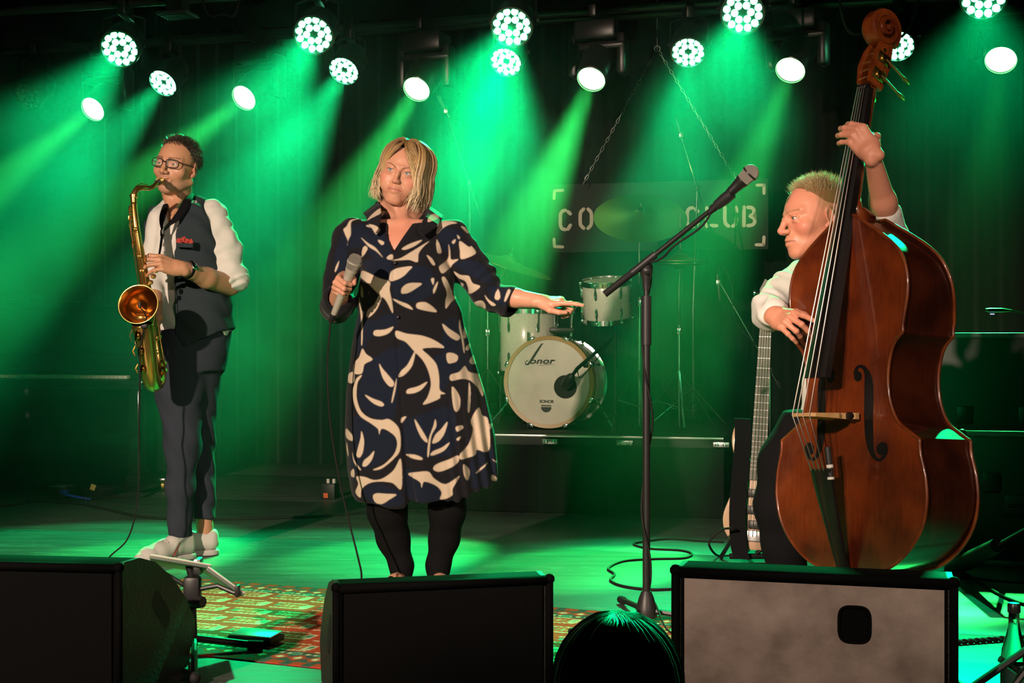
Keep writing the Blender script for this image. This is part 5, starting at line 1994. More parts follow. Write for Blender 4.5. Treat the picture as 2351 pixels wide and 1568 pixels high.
    # long rods with posts
    for off, n, a0, a1 in ((.008, left, .05, .40), (.010, frt, .12, .52), (.012, rgt, .16, .56), (.010, left, .30, .55)):
        pr = []
        for k in range(9):
            c, R_, tn = at(a0 + (a1 - a0) * k / 8)
            nn = (n - tn * n.dot(tn)).normalized()
            pr.append(c + nn * (R_ + off))
        MB().tube(pr, .0021, 6).build('key_rod', 'gold_brass', t)
        for k in (0, 3, 6, 8):
            c, R_, tn = at(a0 + (a1 - a0) * k / 8)
            MB().cyl(c, pr[k], .0022, 6).build('post', 'gold_brass', t)
    # palm and side keys standing off to the left
    for (x, y) in ((297, 483), (296, 497), (298, 515), (301, 535), (304, 556)):
        c, R_, tn = at(.02 + (y - 480) / 400)
        a = P(x, y, 5.50)
        MB().tube([c, a + Vector((.008, 0, .003)), a, a - Vector((0, 0, .012))], [.0022, .0024, .0036, .003], 6).build('palm_key', 'gold_brass', t)
    MB().tube([P(296, 498, 5.495), P(300, 535, 5.495), P(306, 566, 5.50)], .0016, 6).build('key_rod', 'gold_brass', t)
    # right-hand table keys by the fingers
    for (x, y, r) in ((352, 634, .011), (346, 648, .010), (337, 655, .010), (358, 622, .009)):
        c = P(x, y, 5.50)
        MB().lathe([(r, -.003), (r * 1.04, 0), (r * .9, .003), (.001, .004)], c, Vector((.2, -.9, .3)), 14, cap=False).build('touch_key', 'gold_brass', t)
    # bell brace ring
    MB().lathe([(.0135, -.002), (.0165, -.002), (.0165, .002), (.0135, .002)], P(352, 745, 5.47), Vector((.8, -.5, .2)), 18, cap=False).build('bell_brace', 'gold_brass', t)
    # clip-on microphone on the bell
    c = P(331, 748, 5.35)
    m = thing('clip_microphone', 'small black clip microphone on the saxophone bell', 'microphone', c)
    MB().box(c, (.026, .020, .020), None, .004).build('clip', 'black_plastic', m)
    MB().tube([c + Vector((0, -.008, .008)), c + Vector((.018, -.030, .030)), c + Vector((.010, -.040, .055)), bc + Vector((.010, -.018, -.010))], .0028, 6).build('gooseneck', 'black_rubber', m)
    MB().lathe([(.001, -.012), (.006, -.010), (.0068, .004), (.005, .012), (.001, .013)], bc + Vector((.010, -.018, -.004)), (0, 0, 1), 12, cap=False).build('capsule', 'black_plastic', m)
    # neck strap
    n_front = SAXP['n_front']
    hook = P(363, 600, 5.60)
    ysl = P(373, 535, 5.70)
    s = thing('neck_strap', 'black padded neck strap holding the saxophone', 'strap', ysl)
    MB().tube([ysl, P(369, 565, 5.665), hook], [.006, .005, .004], 6, flat=.5).build('strap_cord', 'black_cloth', s)
    MB().box(ysl, (.018, .010, .028), None, .003).build('slider', 'black_plastic', s)
    for pl, w in (([P(437, 446, 5.90), P(430, 462, 5.81), P(416, 486, 5.755), P(402, 504, 5.735), P(390, 515, 5.725), P(378, 530, 5.705)], [.016, .021, .021, .018, .009, .003]), ([P(380, 470, 5.83), P(376, 486, 5.765), P(373, 500, 5.745), P(371, 512, 5.735), P(372, 530, 5.705)], [.012, .015, .014, .009, .003])):
        q = cr([tuple(p) + (r,) for p, r in zip(pl, w)], 4)
        MB().tube([Vector(a[:3]) for a in q], [a[3] for a in q], 8, flat=.35, up=(0, -1, .2)).build('strap_pad', 'black_cloth', s)
    return t


SAX = build_sax()
cable('saxophone_cable', 'thin cable hanging from the saxophone microphone to the stage floor',
      [P(331, 753, 5.35), P(322, 800, 5.36), P(321, 870, 5.36), P(319, 1000, 5.34), P(319, 1100, 5.33), P(311, 1180, 5.32), P(291, 1240, 5.31), P(255, 1275, 5.30), PF(215, 1318, .006), PF(150, 1345, .005)], .0032)
# ------------------------------------------------------------------ the double bass
def varnish(name, c1, c2, scale=5.0):
    m = bpy.data.materials.new(name)
    m.use_nodes = True
    nt = m.node_tree
    b = nt.nodes['Principled BSDF']
    tc = nt.nodes.new('ShaderNodeTexCoord')
    n1 = nt.nodes.new('ShaderNodeTexNoise')
    n1.inputs['Scale'].default_value = scale
    n1.inputs['Detail'].default_value = 4
    nt.links.new(tc.outputs['Object'], n1.inputs['Vector'])
    mp = nt.nodes.new('ShaderNodeMapping')
    mp.inputs['Scale'].default_value = (60, 60, 3.0)
    nt.links.new(tc.outputs['Object'], mp.inputs['Vector'])
    n2 = nt.nodes.new('ShaderNodeTexNoise')
    n2.inputs['Scale'].default_value = 3.0
    nt.links.new(mp.outputs[0], n2.inputs['Vector'])
    ad = nt.nodes.new('ShaderNodeMath')
    ad.operation = 'MULTIPLY_ADD'
    ad.inputs[1].default_value = 0.22
    nt.links.new(n2.outputs['Fac'], ad.inputs[0])
    nt.links.new(n1.outputs['Fac'], ad.inputs[2])
    rp = nt.nodes.new('ShaderNodeValToRGB')
    rp.color_ramp.elements[0].position = 0.45
    rp.color_ramp.elements[0].color = (*c1, 1)
    rp.color_ramp.elements[1].position = 0.80
    rp.color_ramp.elements[1].color = (*c2, 1)
    nt.links.new(ad.outputs[0], rp.inputs[0])
    nt.links.new(rp.outputs[0], b.inputs['Base Color'])
    b.inputs['Roughness'].default_value = 0.38
    b.inputs['Coat Weight'].default_value = 0.6
    b.inputs['Coat Roughness'].default_value = 0.10
    MATS[name] = m


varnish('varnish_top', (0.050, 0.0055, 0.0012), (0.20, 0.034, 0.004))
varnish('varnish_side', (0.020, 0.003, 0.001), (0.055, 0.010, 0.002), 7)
varnish('varnish_scroll', (0.085, 0.013, 0.002), (0.22, 0.046, 0.006), 14)
mat('ebony', (0.008, 0.007, 0.007), 0.28, spec=0.5)
mat('bridge_maple', (0.50, 0.30, 0.12), 0.55, noise=(40, .5, (.38, .2, .08)))
mat('string_steel', (0.55, 0.50, 0.45), 0.3, 1.0)
mat('brass_plate', (0.55, 0.38, 0.12), 0.3, 1.0)

B_Y = 4.15
B_O = P(1945, 1316, B_Y)
B_N = Vector((-math.sin(math.radians(58)), -math.cos(math.radians(58)), 0.0))
B_Z = Vector((0.017, 0.09, 1)).normalized()
B_N = (B_N - B_Z * B_N.dot(B_Z)).normalized()
B_X = B_Z.cross(B_N).normalized()
if B_X.x < 0:
    B_X = -B_X
BK = 0.953


def BW(x, h, z):
    return B_O + (B_X * x + B_N * h + B_Z * z) * BK


def string_h(z):
    """height of the fingerboard surface over the plane of the top"""
    return .150 + (z - .62) * -.235


def build_bass():
    t = thing('double_bass', 'large red brown double bass standing upright before its player', 'double bass', Vector((BW(0, -.05, 0).x, BW(0, -.05, 0).y, 0)))
    half = [(.045, .001), (.09, .004), (.18, .032), (.255, .087), (.305, .157), (.325, .235), (.320, .315), (.302, .385), (.300, .425), (.266, .446), (.215, .482), (.186, .54), (.176, .60), (.180, .66), (.200, .722), (.238, .760), (.238, .782), (.246, .82), (.258, .88), (.257, .94), (.237, 1.0), (.192, 1.05), (.130, 1.095), (.078, 1.128), (.036, 1.155)]
    segs = [half[:9], half[8:16], half[15:]]
    hp = []
    for sg in segs:
        c = cr(sg, 5)
        hp += c[:-1]
    hp.append(half[-1])
    out = [(x, z) for x, z in hp] + [(-x, z) for x, z in reversed(hp)]
    n = len(out)
    cz = .56

    def arch(k):
        return .030 * (1 - k ** 2.2)

    def plate(off, sgn, amp):
        vs, fs = [], []
        ks = [1.0, .985, .95, .85, .7, .5, .3, .12]
        for k in ks:
            for (x, z) in out:
                vs.append(BW(x * k, off + sgn * amp * (1 - k ** 2.2), cz + (z - cz) * k))
        vs.append(BW(0, off + sgn * amp, cz))
        for i in range(len(ks) - 1):
            for j in range(n):
                j2 = (j + 1) % n
                fs.append((i * n + j, i * n + j2, (i + 1) * n + j2, (i + 1) * n + j))
        for j in range(n):
            fs.append(((len(ks) - 1) * n + j, (len(ks) - 1) * n + (j + 1) % n, len(vs) - 1))
        return MB().add(vs, fs)
    plate(0, 1, .009).build('top_plate', 'varnish_top', t, angle=180)

    def depth(z):
        return .235 if z < .80 else .235 - (z - .80) / .355 * .085
    back = MB()
    vs, fs = [], []
    for k in (1.0, .6, .2):
        for (x, z) in out:
            vs.append(BW(x * k, -depth(cz + (z - cz) * k), cz + (z - cz) * k))
    vs.append(BW(0, -depth(cz), cz))
    for i in range(2):
        for j in range(n):
            j2 = (j + 1) % n
            fs.append((i * n + j, (i + 1) * n + j, (i + 1) * n + j2, i * n + j2))
    for j in range(n):
        fs.append((2 * n + j, len(vs) - 1, 2 * n + (j + 1) % n))
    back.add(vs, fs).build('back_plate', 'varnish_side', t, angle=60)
    # ribs, set in a little from the plate edges
    vs, fs = [], []
    kk = .978
    for f in (0, .33, .66, 1):
        for (x, z) in out:
            vs.append(BW(x * kk, -.004 - (depth(z) - .008) * f, cz + (z - cz) * kk))
    for i in range(3):
        for j in range(n):
            j2 = (j + 1) % n
            fs.append((i * n + j, i * n + j2, (i + 1) * n + j2, (i + 1) * n + j))
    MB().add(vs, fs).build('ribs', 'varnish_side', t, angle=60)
    for nm, hh in (('top_edge', 0), ('back_edge', 1)):
        pts = [BW(x, -.002 if hh == 0 else -depth(z) + .002, z) for x, z in out]
        MB().tube(pts + pts[:2], .0055, 8, cap=False).build(nm, 'varnish_scroll', t, angle=180)
    # f holes: not cut through, their shade laid on as dark inlay following the arch
    def surf(x, z):
        # height of the arched top: find the ring this point lies on
        ang = math.atan2(x, z - cz)
        best = min(out, key=lambda q: abs(math.atan2(q[0], q[1] - cz) - ang))
        R_ = math.hypot(best[0], best[1] - cz)
        k = min(1, math.hypot(x, z - cz) / R_)
        return .009 * (1 - k ** 2.2)
    for q in (-1, 1):
        path = [(.060, .628), (.052, .640), (.056, .654), (.070, .660), (.088, .652), (.100, .630), (.104, .600), (.104, .56), (.104, .50), (.106, .44), (.112, .400), (.126, .372), (.146, .362), (.164, .372), (.172, .390), (.166, .404), (.152, .402)]
        wid = [.012, .010, .006, .005, .007, .012, .017, .018, .018, .017, .012, .007, .005, .006, .009, .013, .013]
        c = cr([(x, z, w) for (x, z), w in zip(path, wid)], 4)
        vs, fs = [], []
        for i, (x, z, w) in enumerate(c):
            a, b = c[max(i - 1, 0)], c[min(i + 1, len(c) - 1)]
            tx, tz = b[0] - a[0], b[1] - a[1]
            L = math.hypot(tx, tz) + 1e-9
            nx, nz = -tz / L, tx / L
            for s_ in (-1, 1):
                X_, Z_ = q * (x + nx * w * s_), z + nz * w * s_
                for dh in (.0012, -.006):
                    vs.append(BW(X_, surf(X_, Z_) + dh, Z_))
        for i in range(len(c) - 1):
            o = i * 4
            fs += [(o, o + 4, o + 6, o + 2), (o, o + 1, o + 5, o + 4), (o + 2, o + 6, o + 7, o + 3)]
        F_ = MB().add(vs, fs)
        for (x, z, r) in ((.060, .628, .0165), (.155, .396, .0185)):
            pts = [(x + r * math.cos(a), z + r * math.sin(a)) for a in [2 * math.pi * k / 18 for k in range(18)]]
            F_.add([BW(q * a, surf(q * a, b) + .0014, b) for a, b in pts] + [BW(q * a, surf(q * a, b) - .006, b) for a, b in pts], [tuple(range(18))] + [(k, (k + 1) % 18, 18 + (k + 1) % 18, 18 + k) for k in range(18)])
        F_.build('f_hole_inlay', 'ebony', t)
    # neck, heel
    def nx_(z):
        return string_h(z)
    nk = MB()
    nk.tube([BW(0, nx_(z) - d_, z) for z, d_ in ((1.60, .036), (1.50, .036), (1.35, .037), (1.22, .042), (1.17, .050))], [.022, .023, .025, .026, .027], 12)
    nk.tube([BW(0, -.10, 1.145), BW(0, -.05, 1.165), BW(0, -.035, 1.185), BW(0, nx_(1.2) - .052, 1.23)], [.036, .036, .030, .022], 12)
    nk.build('neck', 'varnish_scroll', t, angle=180)
    # fingerboard: curved strip
    vs, fs = [], []
    zs = [1.598, 1.40, 1.2, 1.0, .8, .62]
    for z in zs:
        w = .0225 + (.046 - .0225) * (1.598 - z) / .978
        top = nx_(z)
        for k in range(7):
            a = -1 + 2 * k / 6
            vs.append(BW(a * w, top - .010 * a * a, z))
        vs.append(BW(w * .98, top - .036, z))
        vs.append(BW(-w * .98, top - .036, z))
    m = 9
    for i in range(len(zs) - 1):
        for k in range(m):
            k2 = (k + 1) % m
            fs.append((i * m + k, i * m + k2, (i + 1) * m + k2, (i + 1) * m + k))
    fs.append(tuple(range(m)))
    fs.append(tuple((len(zs) - 1) * m + k for k in reversed(range(m))))
    MB().add(vs, fs).build('fingerboard', 'ebony', t, angle=30)
    MB().box(BW(0, nx_(1.603) - .006, 1.604), (.048 * BK, .020, .012), Matrix((B_X, B_N, B_Z)).transposed(), .002).build('nut', 'ebony', t)
    # bridge
    zb = .500
    Rb = Matrix((B_X, B_N, B_Z)).transposed()
    hb = string_h(zb) + .026
    outl = [(-.078, .024), (-.078, .040), (-.052, .052), (-.046, .075), (-.060, .092), (-.056, .118), (-.050, hb - .02), (-.036, hb - .006), (0, hb), (.036, hb - .006), (.050, hb - .02), (.056, .118), (.060, .092), (.046, .075), (.052, .052), (.078, .040), (.078, .024), (.034, .024), (.034, .042), (.020, .062), (-.020, .062), (-.034, .042), (-.034, .024)]
    b = MB()
    nb_ = len(outl)
    th = .011
    vs = [BW(x, h, zb - th * (1 - .5 * h / hb)) for x, h in outl] + [BW(x, h, zb + th * (1 - .5 * h / hb)) for x, h in outl]
    fs = [(k, (k + 1) % nb_, nb_ + (k + 1) % nb_, nb_ + k) for k in range(nb_)] + [tuple(range(nb_)), tuple(reversed(range(nb_, 2 * nb_)))]
    me_b = b.add(vs, fs).build('bridge', 'bridge_maple', t, angle=30)
    for q in (-1, 1):
        MB().cyl(BW(q * .062, .030, zb), BW(q * .062, .055, zb), .012, 12).build('bridge_adjuster', 'ebony', me_b)
    # tailpiece
    vs, fs = [], []
    for z, h, w in ((.33, .118, .044), (.25, .098, .038), (.15, .068, .030), (.05, .036, .024), (.005, .022, .021)):
        for a in (-1, -.5, 0, .5, 1):
            vs.append(BW(a * w, h + .012 * (1 - a * a), z))
        vs += [BW(w, h - .012, z), BW(-w, h - .012, z)]
    for i in range(4):
        for k in range(7):
            k2 = (k + 1) % 7
            fs.append((i * 7 + k, i * 7 + k2, (i + 1) * 7 + k2, (i + 1) * 7 + k))
    fs += [tuple(range(7)), tuple(28 + k for k in reversed(range(7)))]
    MB().add(vs, fs).build('tailpiece', 'ebony', t, angle=30)
    MB().tube([BW(0, .024, .01), BW(0, .018, -.006), BW(0, -.02, -.012)], .004, 8).build('tail_wire', 'string_steel', t)
    # strings
    for i in range(4):
        a = -1.5 + i
        p = [BW(a * .0100, nx_(1.602) + .004, 1.604), BW(a * .0250, hb + .001 - .0025 * a * a, zb), BW(a * .018, .128, .325)]
        MB().tube(p, .0017 + .0004 * (3 - i) * .5, 6).build('string', 'string_steel', t)
    # pickup transducer hanging behind the bridge
    MB().tube([BW(.03, .115, .40), BW(.034, .110, .34), BW(.036, .106, .30)], [.010, .010, .010], 12).build('pickup_preamp', 'black_plastic', t)
    MB().tube([BW(.0345, .110, .345), BW(.035, .109, .335)], [.0108, .0108], 12).build('preamp_band', 'shoe_white', t)
    MB().tube([BW(.0355, .1065, .306), BW(.036, .106, .298)], [.0108, .0108], 12).build('preamp_band', 'shoe_white', t)
    # pegbox and scroll
    pb0, pb1 = BW(0, nx_(1.61) - .022, 1.61), BW(0, nx_(1.61) - .090, 1.772)
    d = (pb1 - pb0).normalized()
    fr = (B_N - d * B_N.dot(d)).normalized()
    vs, fs = [], []
    for q in (-1, 1):
        m_ = MB()
        vs = []
        for f, hw, dp in ((0, .026, .034), (.35, .031, .038), (.7, .030, .034), (1.0, .024, .028)):
            c = pb0.lerp(pb1, f) + fr * (.012 * math.sin(math.pi * f))
            for (a, bq) in ((hw, .5), (hw, -.6), (hw - .009, -.6), (hw - .009, .5)):
                vs.append(c + B_X * (q * a) + fr * (dp * bq * 1.3))
        fs = []
        for i in range(3):
            for k in range(4):
                k2 = (k + 1) % 4
                fs.append((i * 4 + k, i * 4 + k2, (i + 1) * 4 + k2, (i + 1) * 4 + k))
        fs += [(0, 1, 2, 3), (12, 13, 14, 15)]
        m_.add(vs, fs).build('pegbox_cheek', 'varnish_scroll', t, angle=50)
    vs = []
    for f, hw, dp in ((0, .024, .034), (.5, .028, .036), (1.0, .022, .028)):
        c = pb0.lerp(pb1, f)
        for a, bq in ((-hw, -.5), (hw, -.5), (hw, -.95), (-hw, -.95)):
            vs.append(c + B_X * a + fr * (dp * bq * 1.3))
    MB().add(vs, [(i * 4 + k, i * 4 + (k + 1) % 4, (i + 1) * 4 + (k + 1) % 4, (i + 1) * 4 + k) for i in range(2) for k in range(4)] + [(0, 1, 2, 3), (8, 9, 10, 11)]).build('pegbox_back', 'varnish_scroll', t, angle=50)
    sc_c = pb1 + d * .036 + fr * .016
    vs, fs = [], []
    N_ = 60
    prof = []
    for i in range(N_ + 1):
        f = i / N_
        a = math.radians(-115 - 60 + 0) + 0
        th_ = math.radians(205) - f * math.radians(205 + 560)
        r = .050 * (1 - f) ** 0.75 + .009
        p_ = sc_c + (fr * math.cos(th_) + d * math.sin(th_)) * r
        rad_dir = (fr * math.cos(th_) + d * math.sin(th_))
        hw = .024 + .016 * f
        tk = .017 * (1 - f) + .007
        for (a_, b_) in ((-1, .5), (-.55, .8), (0, .55), (.55, .8), (1, .5), (1, -.5), (-1, -.5)):
            vs.append(p_ + B_X * (a_ * hw) + rad_dir * (b_ * tk))
    for i in range(N_):
        for k in range(7):
            k2 = (k + 1) % 7
            fs.append((i * 7 + k, i * 7 + k2, (i + 1) * 7 + k2, (i + 1) * 7 + k))
    fs += [tuple(range(7)), tuple(N_ * 7 + k for k in range(7))]
    MB().add(vs, fs).build('scroll', 'varnish_scroll', t, angle=45)
    MB().lathe([(.001, -.043), (.010, -.041), (.012, -.03), (.012, .03), (.010, .041), (.001, .043)], sc_c, B_X, 16, cap=False).build('scroll_eye', 'varnish_scroll', t)
    MB().tube([pb1 - fr * .018 - d * .01, pb1 + d * .02 - fr * .030, sc_c - fr * .050], [.022, .021, .016], 10).build('scroll_throat', 'varnish_scroll', t, angle=180)
    # tuning machines
    for i, (f, q) in enumerate(((.22, 1), (.40, -1), (.58, 1), (.76, -1))):
        c = pb0.lerp(pb1, f)
        MB().box(c + B_X * q * .0325 - fr * .004, (.003, .052, .036), Matrix((B_X, fr, d)).transposed(), .001).build('machine_plate', 'brass_plate', t)
        MB().cyl(c - B_X * q * .03, c + B_X * q * .040, .007, 10).build('tuning_barrel', 'brass_plate', t)
        MB().lathe([(.012, -.003), (.014, -.002), (.014, .002), (.012, .003)], c + B_X * q * .037 - fr * .004, B_X, 16).build('tuning_gear', 'brass_plate', t)
        e0 = c + B_X * q * .038 - fr * .012
        e1 = e0 + B_X * q * .020 - fr * .062 - d * .030
        k_ = MB().tube([e0, e0.lerp(e1, .55), e1], [.0045, .0042, .004], 8)
        k_.build('tuning_shaft', 'brass_plate', t)
        dd = (e1 - e0).normalized()
        MB().tube([e1 - dd * .004, e1 + dd * .012, e1 + dd * .030, e1 + dd * .038], [.005, .013, .012, .004], 12, flat=.4).build('tuning_key', 'brass_plate', t)
    # endpin
    e0, e1 = BW(0, -.10, -.005), None
    k = (e0.z - .004) / B_Z.z
    e1 = e0 - B_Z * k
    MB().lathe([(.022, 0), (.026, .012), (.020, .028), (.010, .034)], e0 + B_Z * .02, -B_Z, 16).build('endpin_collar', 'ebony', t)
    MB().tube([e0, e1 + B_Z * .03, e1], [.007, .007, .002], 8).build('endpin', 'steel', t)
    return t


BASS = build_bass()
# ------------------------------------------------------------------ the bassist
def build_bassist():
    base = Vector((P(1870, 0, 4.55).x, 4.55, 0))
    t = thing('person', 'fair haired bassist in a white shirt playing the double bass', 'person', base)
    hc = P(1872, 503, 4.46)
    fwd = Vector((-0.97, -0.24, -0.05))
    up = Vector((-0.10, 0.05, 1))
    R = axes(fwd, up)
    S = 1.08
    HW = lambda p: np.array(hc) + R @ np.array(p, float) * S
    v = Vol(np.array(P(1770, 690, 4.46)) - (0, .14, 0), np.array(P(1990, 395, 4.46)) + (0, .16, 0), .0025)
    head_sdf(v, hc, R, S, mouth=.001, brow=-.001, nose=1.1, jaw=1.04, cheek=1.0, eye_open=.92)
    v.at(hc, R, S)
    v.ell((0, .045, -.075), (.046, .040, .036), None, .02)
    v.at()
    v.chain([HW((0, -.028, -.06)), HW((0, -.035, -.11)), P(1905, 650, 4.54)], [.060, .060, .066], .02)
    body = [v]
    # left arm up at the neck of the bass
    zf = 1.455
    grip = BW(0, string_h(zf) - .012, zf)
    SL, EL = P(1965, 625, 4.56), P(2046, 548, 4.46)
    dist = (B_X * -1.0 + B_N * 0.15).normalized()       # fingers run across the strings
    WL = BW(.070, string_h(zf) - .006, zf - .100)
    # palm behind / beside the neck on its right side
    v2 = Vol(np.array(P(1890, 560, 4.35)) - (0, .22, 0), np.array(P(2085, 250, 4.35)) + (0, .22, 0), .0025)
    v2.chain([EL, EL * .55 + WL * .45, WL], [.046, .041, .024], .02)
    hand(v2, WL, (B_X * -.50 + B_Z * .84 + B_N * .30), (B_N * .86 + B_X * .50), 'L', {'index': (-34, 20, 30, 22), 'middle': (-38, 24, 28, 22), 'ring': (-42, 26, 28, 22), 'pinky': (-46, 28, 28, 22)},
         [(.040, .050, -.040), (.030, .070, -.064), (.012, .084, -.074)], 1.03)
    body.append(v2)
    # right arm
    SR, ER = P(1842, 645, 4.66), P(1768, 712, 4.52)
    WR = P(1778, 724, 4.40)
    v3 = Vol(np.array(P(1725, 815, 4.4)) - (0, .28, 0), np.array(P(1885, 655, 4.4)) + (0, .28, 0), .0025)
    v3.chain([ER, WR], [.042, .030], .01)
    tip = P(1846, 738, 4.22)
    hand(v3, WR, (P(1830, 742, 4.26) - WR), Vector((-.45, -.55, .45)), 'R', {'index': (4, 6, 14, 10), 'middle': (0, 30, 52, 30), 'ring': (-4, 44, 66, 36), 'pinky': (-10, 30, 40, 26)},
         [(.044, .046, -.026), (.052, .070, -.040), (.050, .094, -.046)], 1.05)
    body.append(v3)
    # coarse inner body, legs
    v5 = Vol((base.x - .34, 4.35, .06), (P(2060, 0, 4.5).x, 5.02, SL.z + .12), .014)
    v5.chain([P(1902, 640, 4.56), P(1942, 800, 4.68), P(1932, 980, 4.74)], [.08, .09, .09], .03)
    v5.chain([P(1902, 640, 4.56), SL, EL], [.06, .04, .036], .03)
    v5.chain([P(1902, 640, 4.58), SR, ER], [.06, .04, .036], .03)
    K1, F1 = P(1792, 1160, 4.70), Vector((P(1812, 0, 4.72).x, 4.74, .09))
    K2, F2 = P(1945, 1170, 4.84), Vector((P(1960, 0, 4.86).x, 4.88, .09))
    v5.chain([P(1880, 985, 4.70), K1, F1], [.085, .05, .032], .03)
    v5.chain([P(1920, 985, 4.74), K2, F2], [.085, .05, .032], .03)
    body.append(v5)
    sp = []
    for x in np.linspace(-.024, .024, 13):
        sp.append((HW((x, .097 - abs(x) * .4, -.0615)), .0045, (.56, .20, .15), .5))
        sp.append((HW((x, .095 - abs(x) * .4, -.0735)), .0050, (.56, .20, .15), .5))
        sp.append((HW((x, .0985 - abs(x) * .5, -.0672)), (.004, .012, .0016), (.14, .04, .03), .8))
    for q in (-1, 1):
        sp.append((HW((q * .046, .070, -.030)), .026, (.68, .22, .15), .5))
        for a in np.linspace(0, 1, 18):
            sp.append((HW((q * (.014 + .040 * a), .100 - .022 * a * a, .0185 + .005 * math.sin(a * 2.2))), (.006, .006, .003), (.34, .17, .09), .5))
        for a in np.linspace(0, 1, 16):
            th = math.pi * a
            x, z = .0335 - .0150 * math.cos(th), .0050 * math.sin(th) ** .9 - .001
            y = .0785 + math.sqrt(max(.0146 ** 2 - (x - .0335) ** 2 - z * z, 1e-6))
            sp.append((HW((q * x, y, z)), .0022, (.20, .09, .06), .7))
        # stubble of the cropped sides
        sp.append((HW((q * .077, .0, .055)), (.030, .055, .045), (.42, .25, .14), .55))
    sp.append((HW((0, .115, -.034)), .014, (.72, .22, .16), .5))
    sp.append((HW((0, .085, .06)), (.06, .04, .04), (.72, .27, .19), .4))
    sculpt('body', body, 'skin', t, spots_paint((.66, .28, .18), sp))
    eyeballs('eye', hc, R, S, t, (0, 1, -.05), (.10, .12, .11))
    # hair
    cap = Vol(np.array(hc) - (.16, .15, .05), np.array(hc) + (.16, .15, .17), .0035)
    cap.at(hc, R, S)
    cap.ell((0, -.018, .042), (.0785, .0975, .0845), None, 0)
    cap.ell((0, .100, .018), (.085, .058, .086), None, .004, '-')
    cap.ell((0, .0, -.055), (.14, .13, .105), None, .01, '-')
    cap.at()
    sculpt('hair_underlayer', [cap], 'hair', t, lambda V, N: np.tile(np.array((.20, .11, .045), np.float32), (len(V), 1)), 1)

    def tuft(rnd):
        while True:
            ph, th = math.acos(rnd.uniform(.1, 1)), rnd.uniform(0, 2 * math.pi)
            n = np.array((math.sin(ph) * math.cos(th), math.sin(ph) * math.sin(th), math.cos(ph)))
            p = np.array((0, -.018, .042)) + n * np.array((.0780, .097, .084))
            if p[1] > .045 and p[2] < .088 + (p[1] - .045) * .2 or p[2] < .072 or p[1] > .066:
                continue
            d = n * .6 + np.array((rnd.gauss(0, .25), .25 + rnd.gauss(0, .25) + (.6 if p[1] > .02 else 0), .7))
            return p, d, rnd.uniform(.014, .025), (.50, .38, .20)

    def crop_(rnd):
        while True:
            ph, th = math.acos(rnd.uniform(-.55, .5)), rnd.uniform(0, 2 * math.pi)
            n = np.array((math.sin(ph) * math.cos(th), math.sin(ph) * math.sin(th), math.cos(ph)))
            p = np.array((0, -.018, .042)) + n * np.array((.0765, .096, .083))
            if p[1] > .030 or p[2] < -.005 - .25 * p[1]:
                continue
            return p, n * .4 + np.array((0, -.4, -.8)), rnd.uniform(.004, .007), (.34, .22, .11)
    short_hair('hair', t, HW, R, [(2200, tuft), (1700, crop_)], 8)

    # shirt
    sv = Vol(np.array(P(1722, 1010, 4.55)) - (0, .25, 0), np.array(P(2085, 480, 4.55)) + (0, .34, 0), .006)
    rows = []
    for py, cx, cy, rx, ry in ((618, 1906, 4.58, .09, .08), (650, 1903, 4.60, .16, .10), (700, 1910, 4.62, .165, .115), (760, 1935, 4.65, .150, .115), (820, 1945, 4.68, .145, .115), (980, 1935, 4.74, .150, .115), (1010, 1930, 4.74, .150, .115)):
        q = P(cx, py, cy)
        rows.append((q.z, q.x, cy, rx, ry))
    sv.loft(rows, .01)
    sv.chain([SR, SR * .5 + ER * .5, ER], [.072, .070, .064], .03)
    sv.cap(ER, ER * .35 + WR * .65, .062, .050, .02)
    sv.chain([SL, SL * .5 + EL * .5, EL], [.070, .064, .058], .03)
    sv.cap(EL, EL + (WL - EL) * .30, .054, .050, .015)
    sv.shift(lambda X, Y, Z: .0042 * np.sin(Z * 90 + X * 50 + 1.8 * np.sin(Y * 42 + X * 30)) * np.clip((P(1850, 0, 4.5).x - X) / .03, 0, 1) + .002 * np.sin(Z * 50 + X * 60))
    sculpt('shirt', [sv], 'shirt_white', t, None, 1)
    # black trousers
    tv = Vol(np.array(P(1700, 1420, 4.7)) - (0, .30, 0), np.array(P(2035, 940, 4.75)) + (0, .32, 0), .007)
    tv.chain([P(1880, 975, 4.71), K1.lerp(P(1875, 975, 4.71), .5) + Vector((-.02, 0, 0)), K1, K1.lerp(F1, .5), F1], [.13, .115, .088, .075, .068], .03)
    tv.chain([P(1915, 975, 4.74), K2, F2], [.13, .085, .065], .03)
    tv.fn(lambda X, Y, Z: .05 - Z, tv.lo, tv.lo + tv.n * tv.h, 0, '&')
    sculpt('trousers', [tv], 'black_cloth', t, None, 1)
    for F_, dx in ((F1, -.06), (F2, -.04)):
        w = Vol((F_.x - .2, F_.y - .30, 0), (F_.x + .12, F_.y + .12, .12), .005)
        w.chain([F_ + Vector((.0, .03, -.045)), F_ + Vector((dx * .5, -.08, -.045)), F_ + Vector((dx, -.19, -.058))], [.045, .044, .032], .015)
        w.fn(lambda X, Y, Z: .002 - Z, w.lo, w.lo + w.n * w.h, 0, '&')
        sculpt('shoe', [w], 'black_cloth', t, None, 1)
    return t


BASSIST = build_bassist()
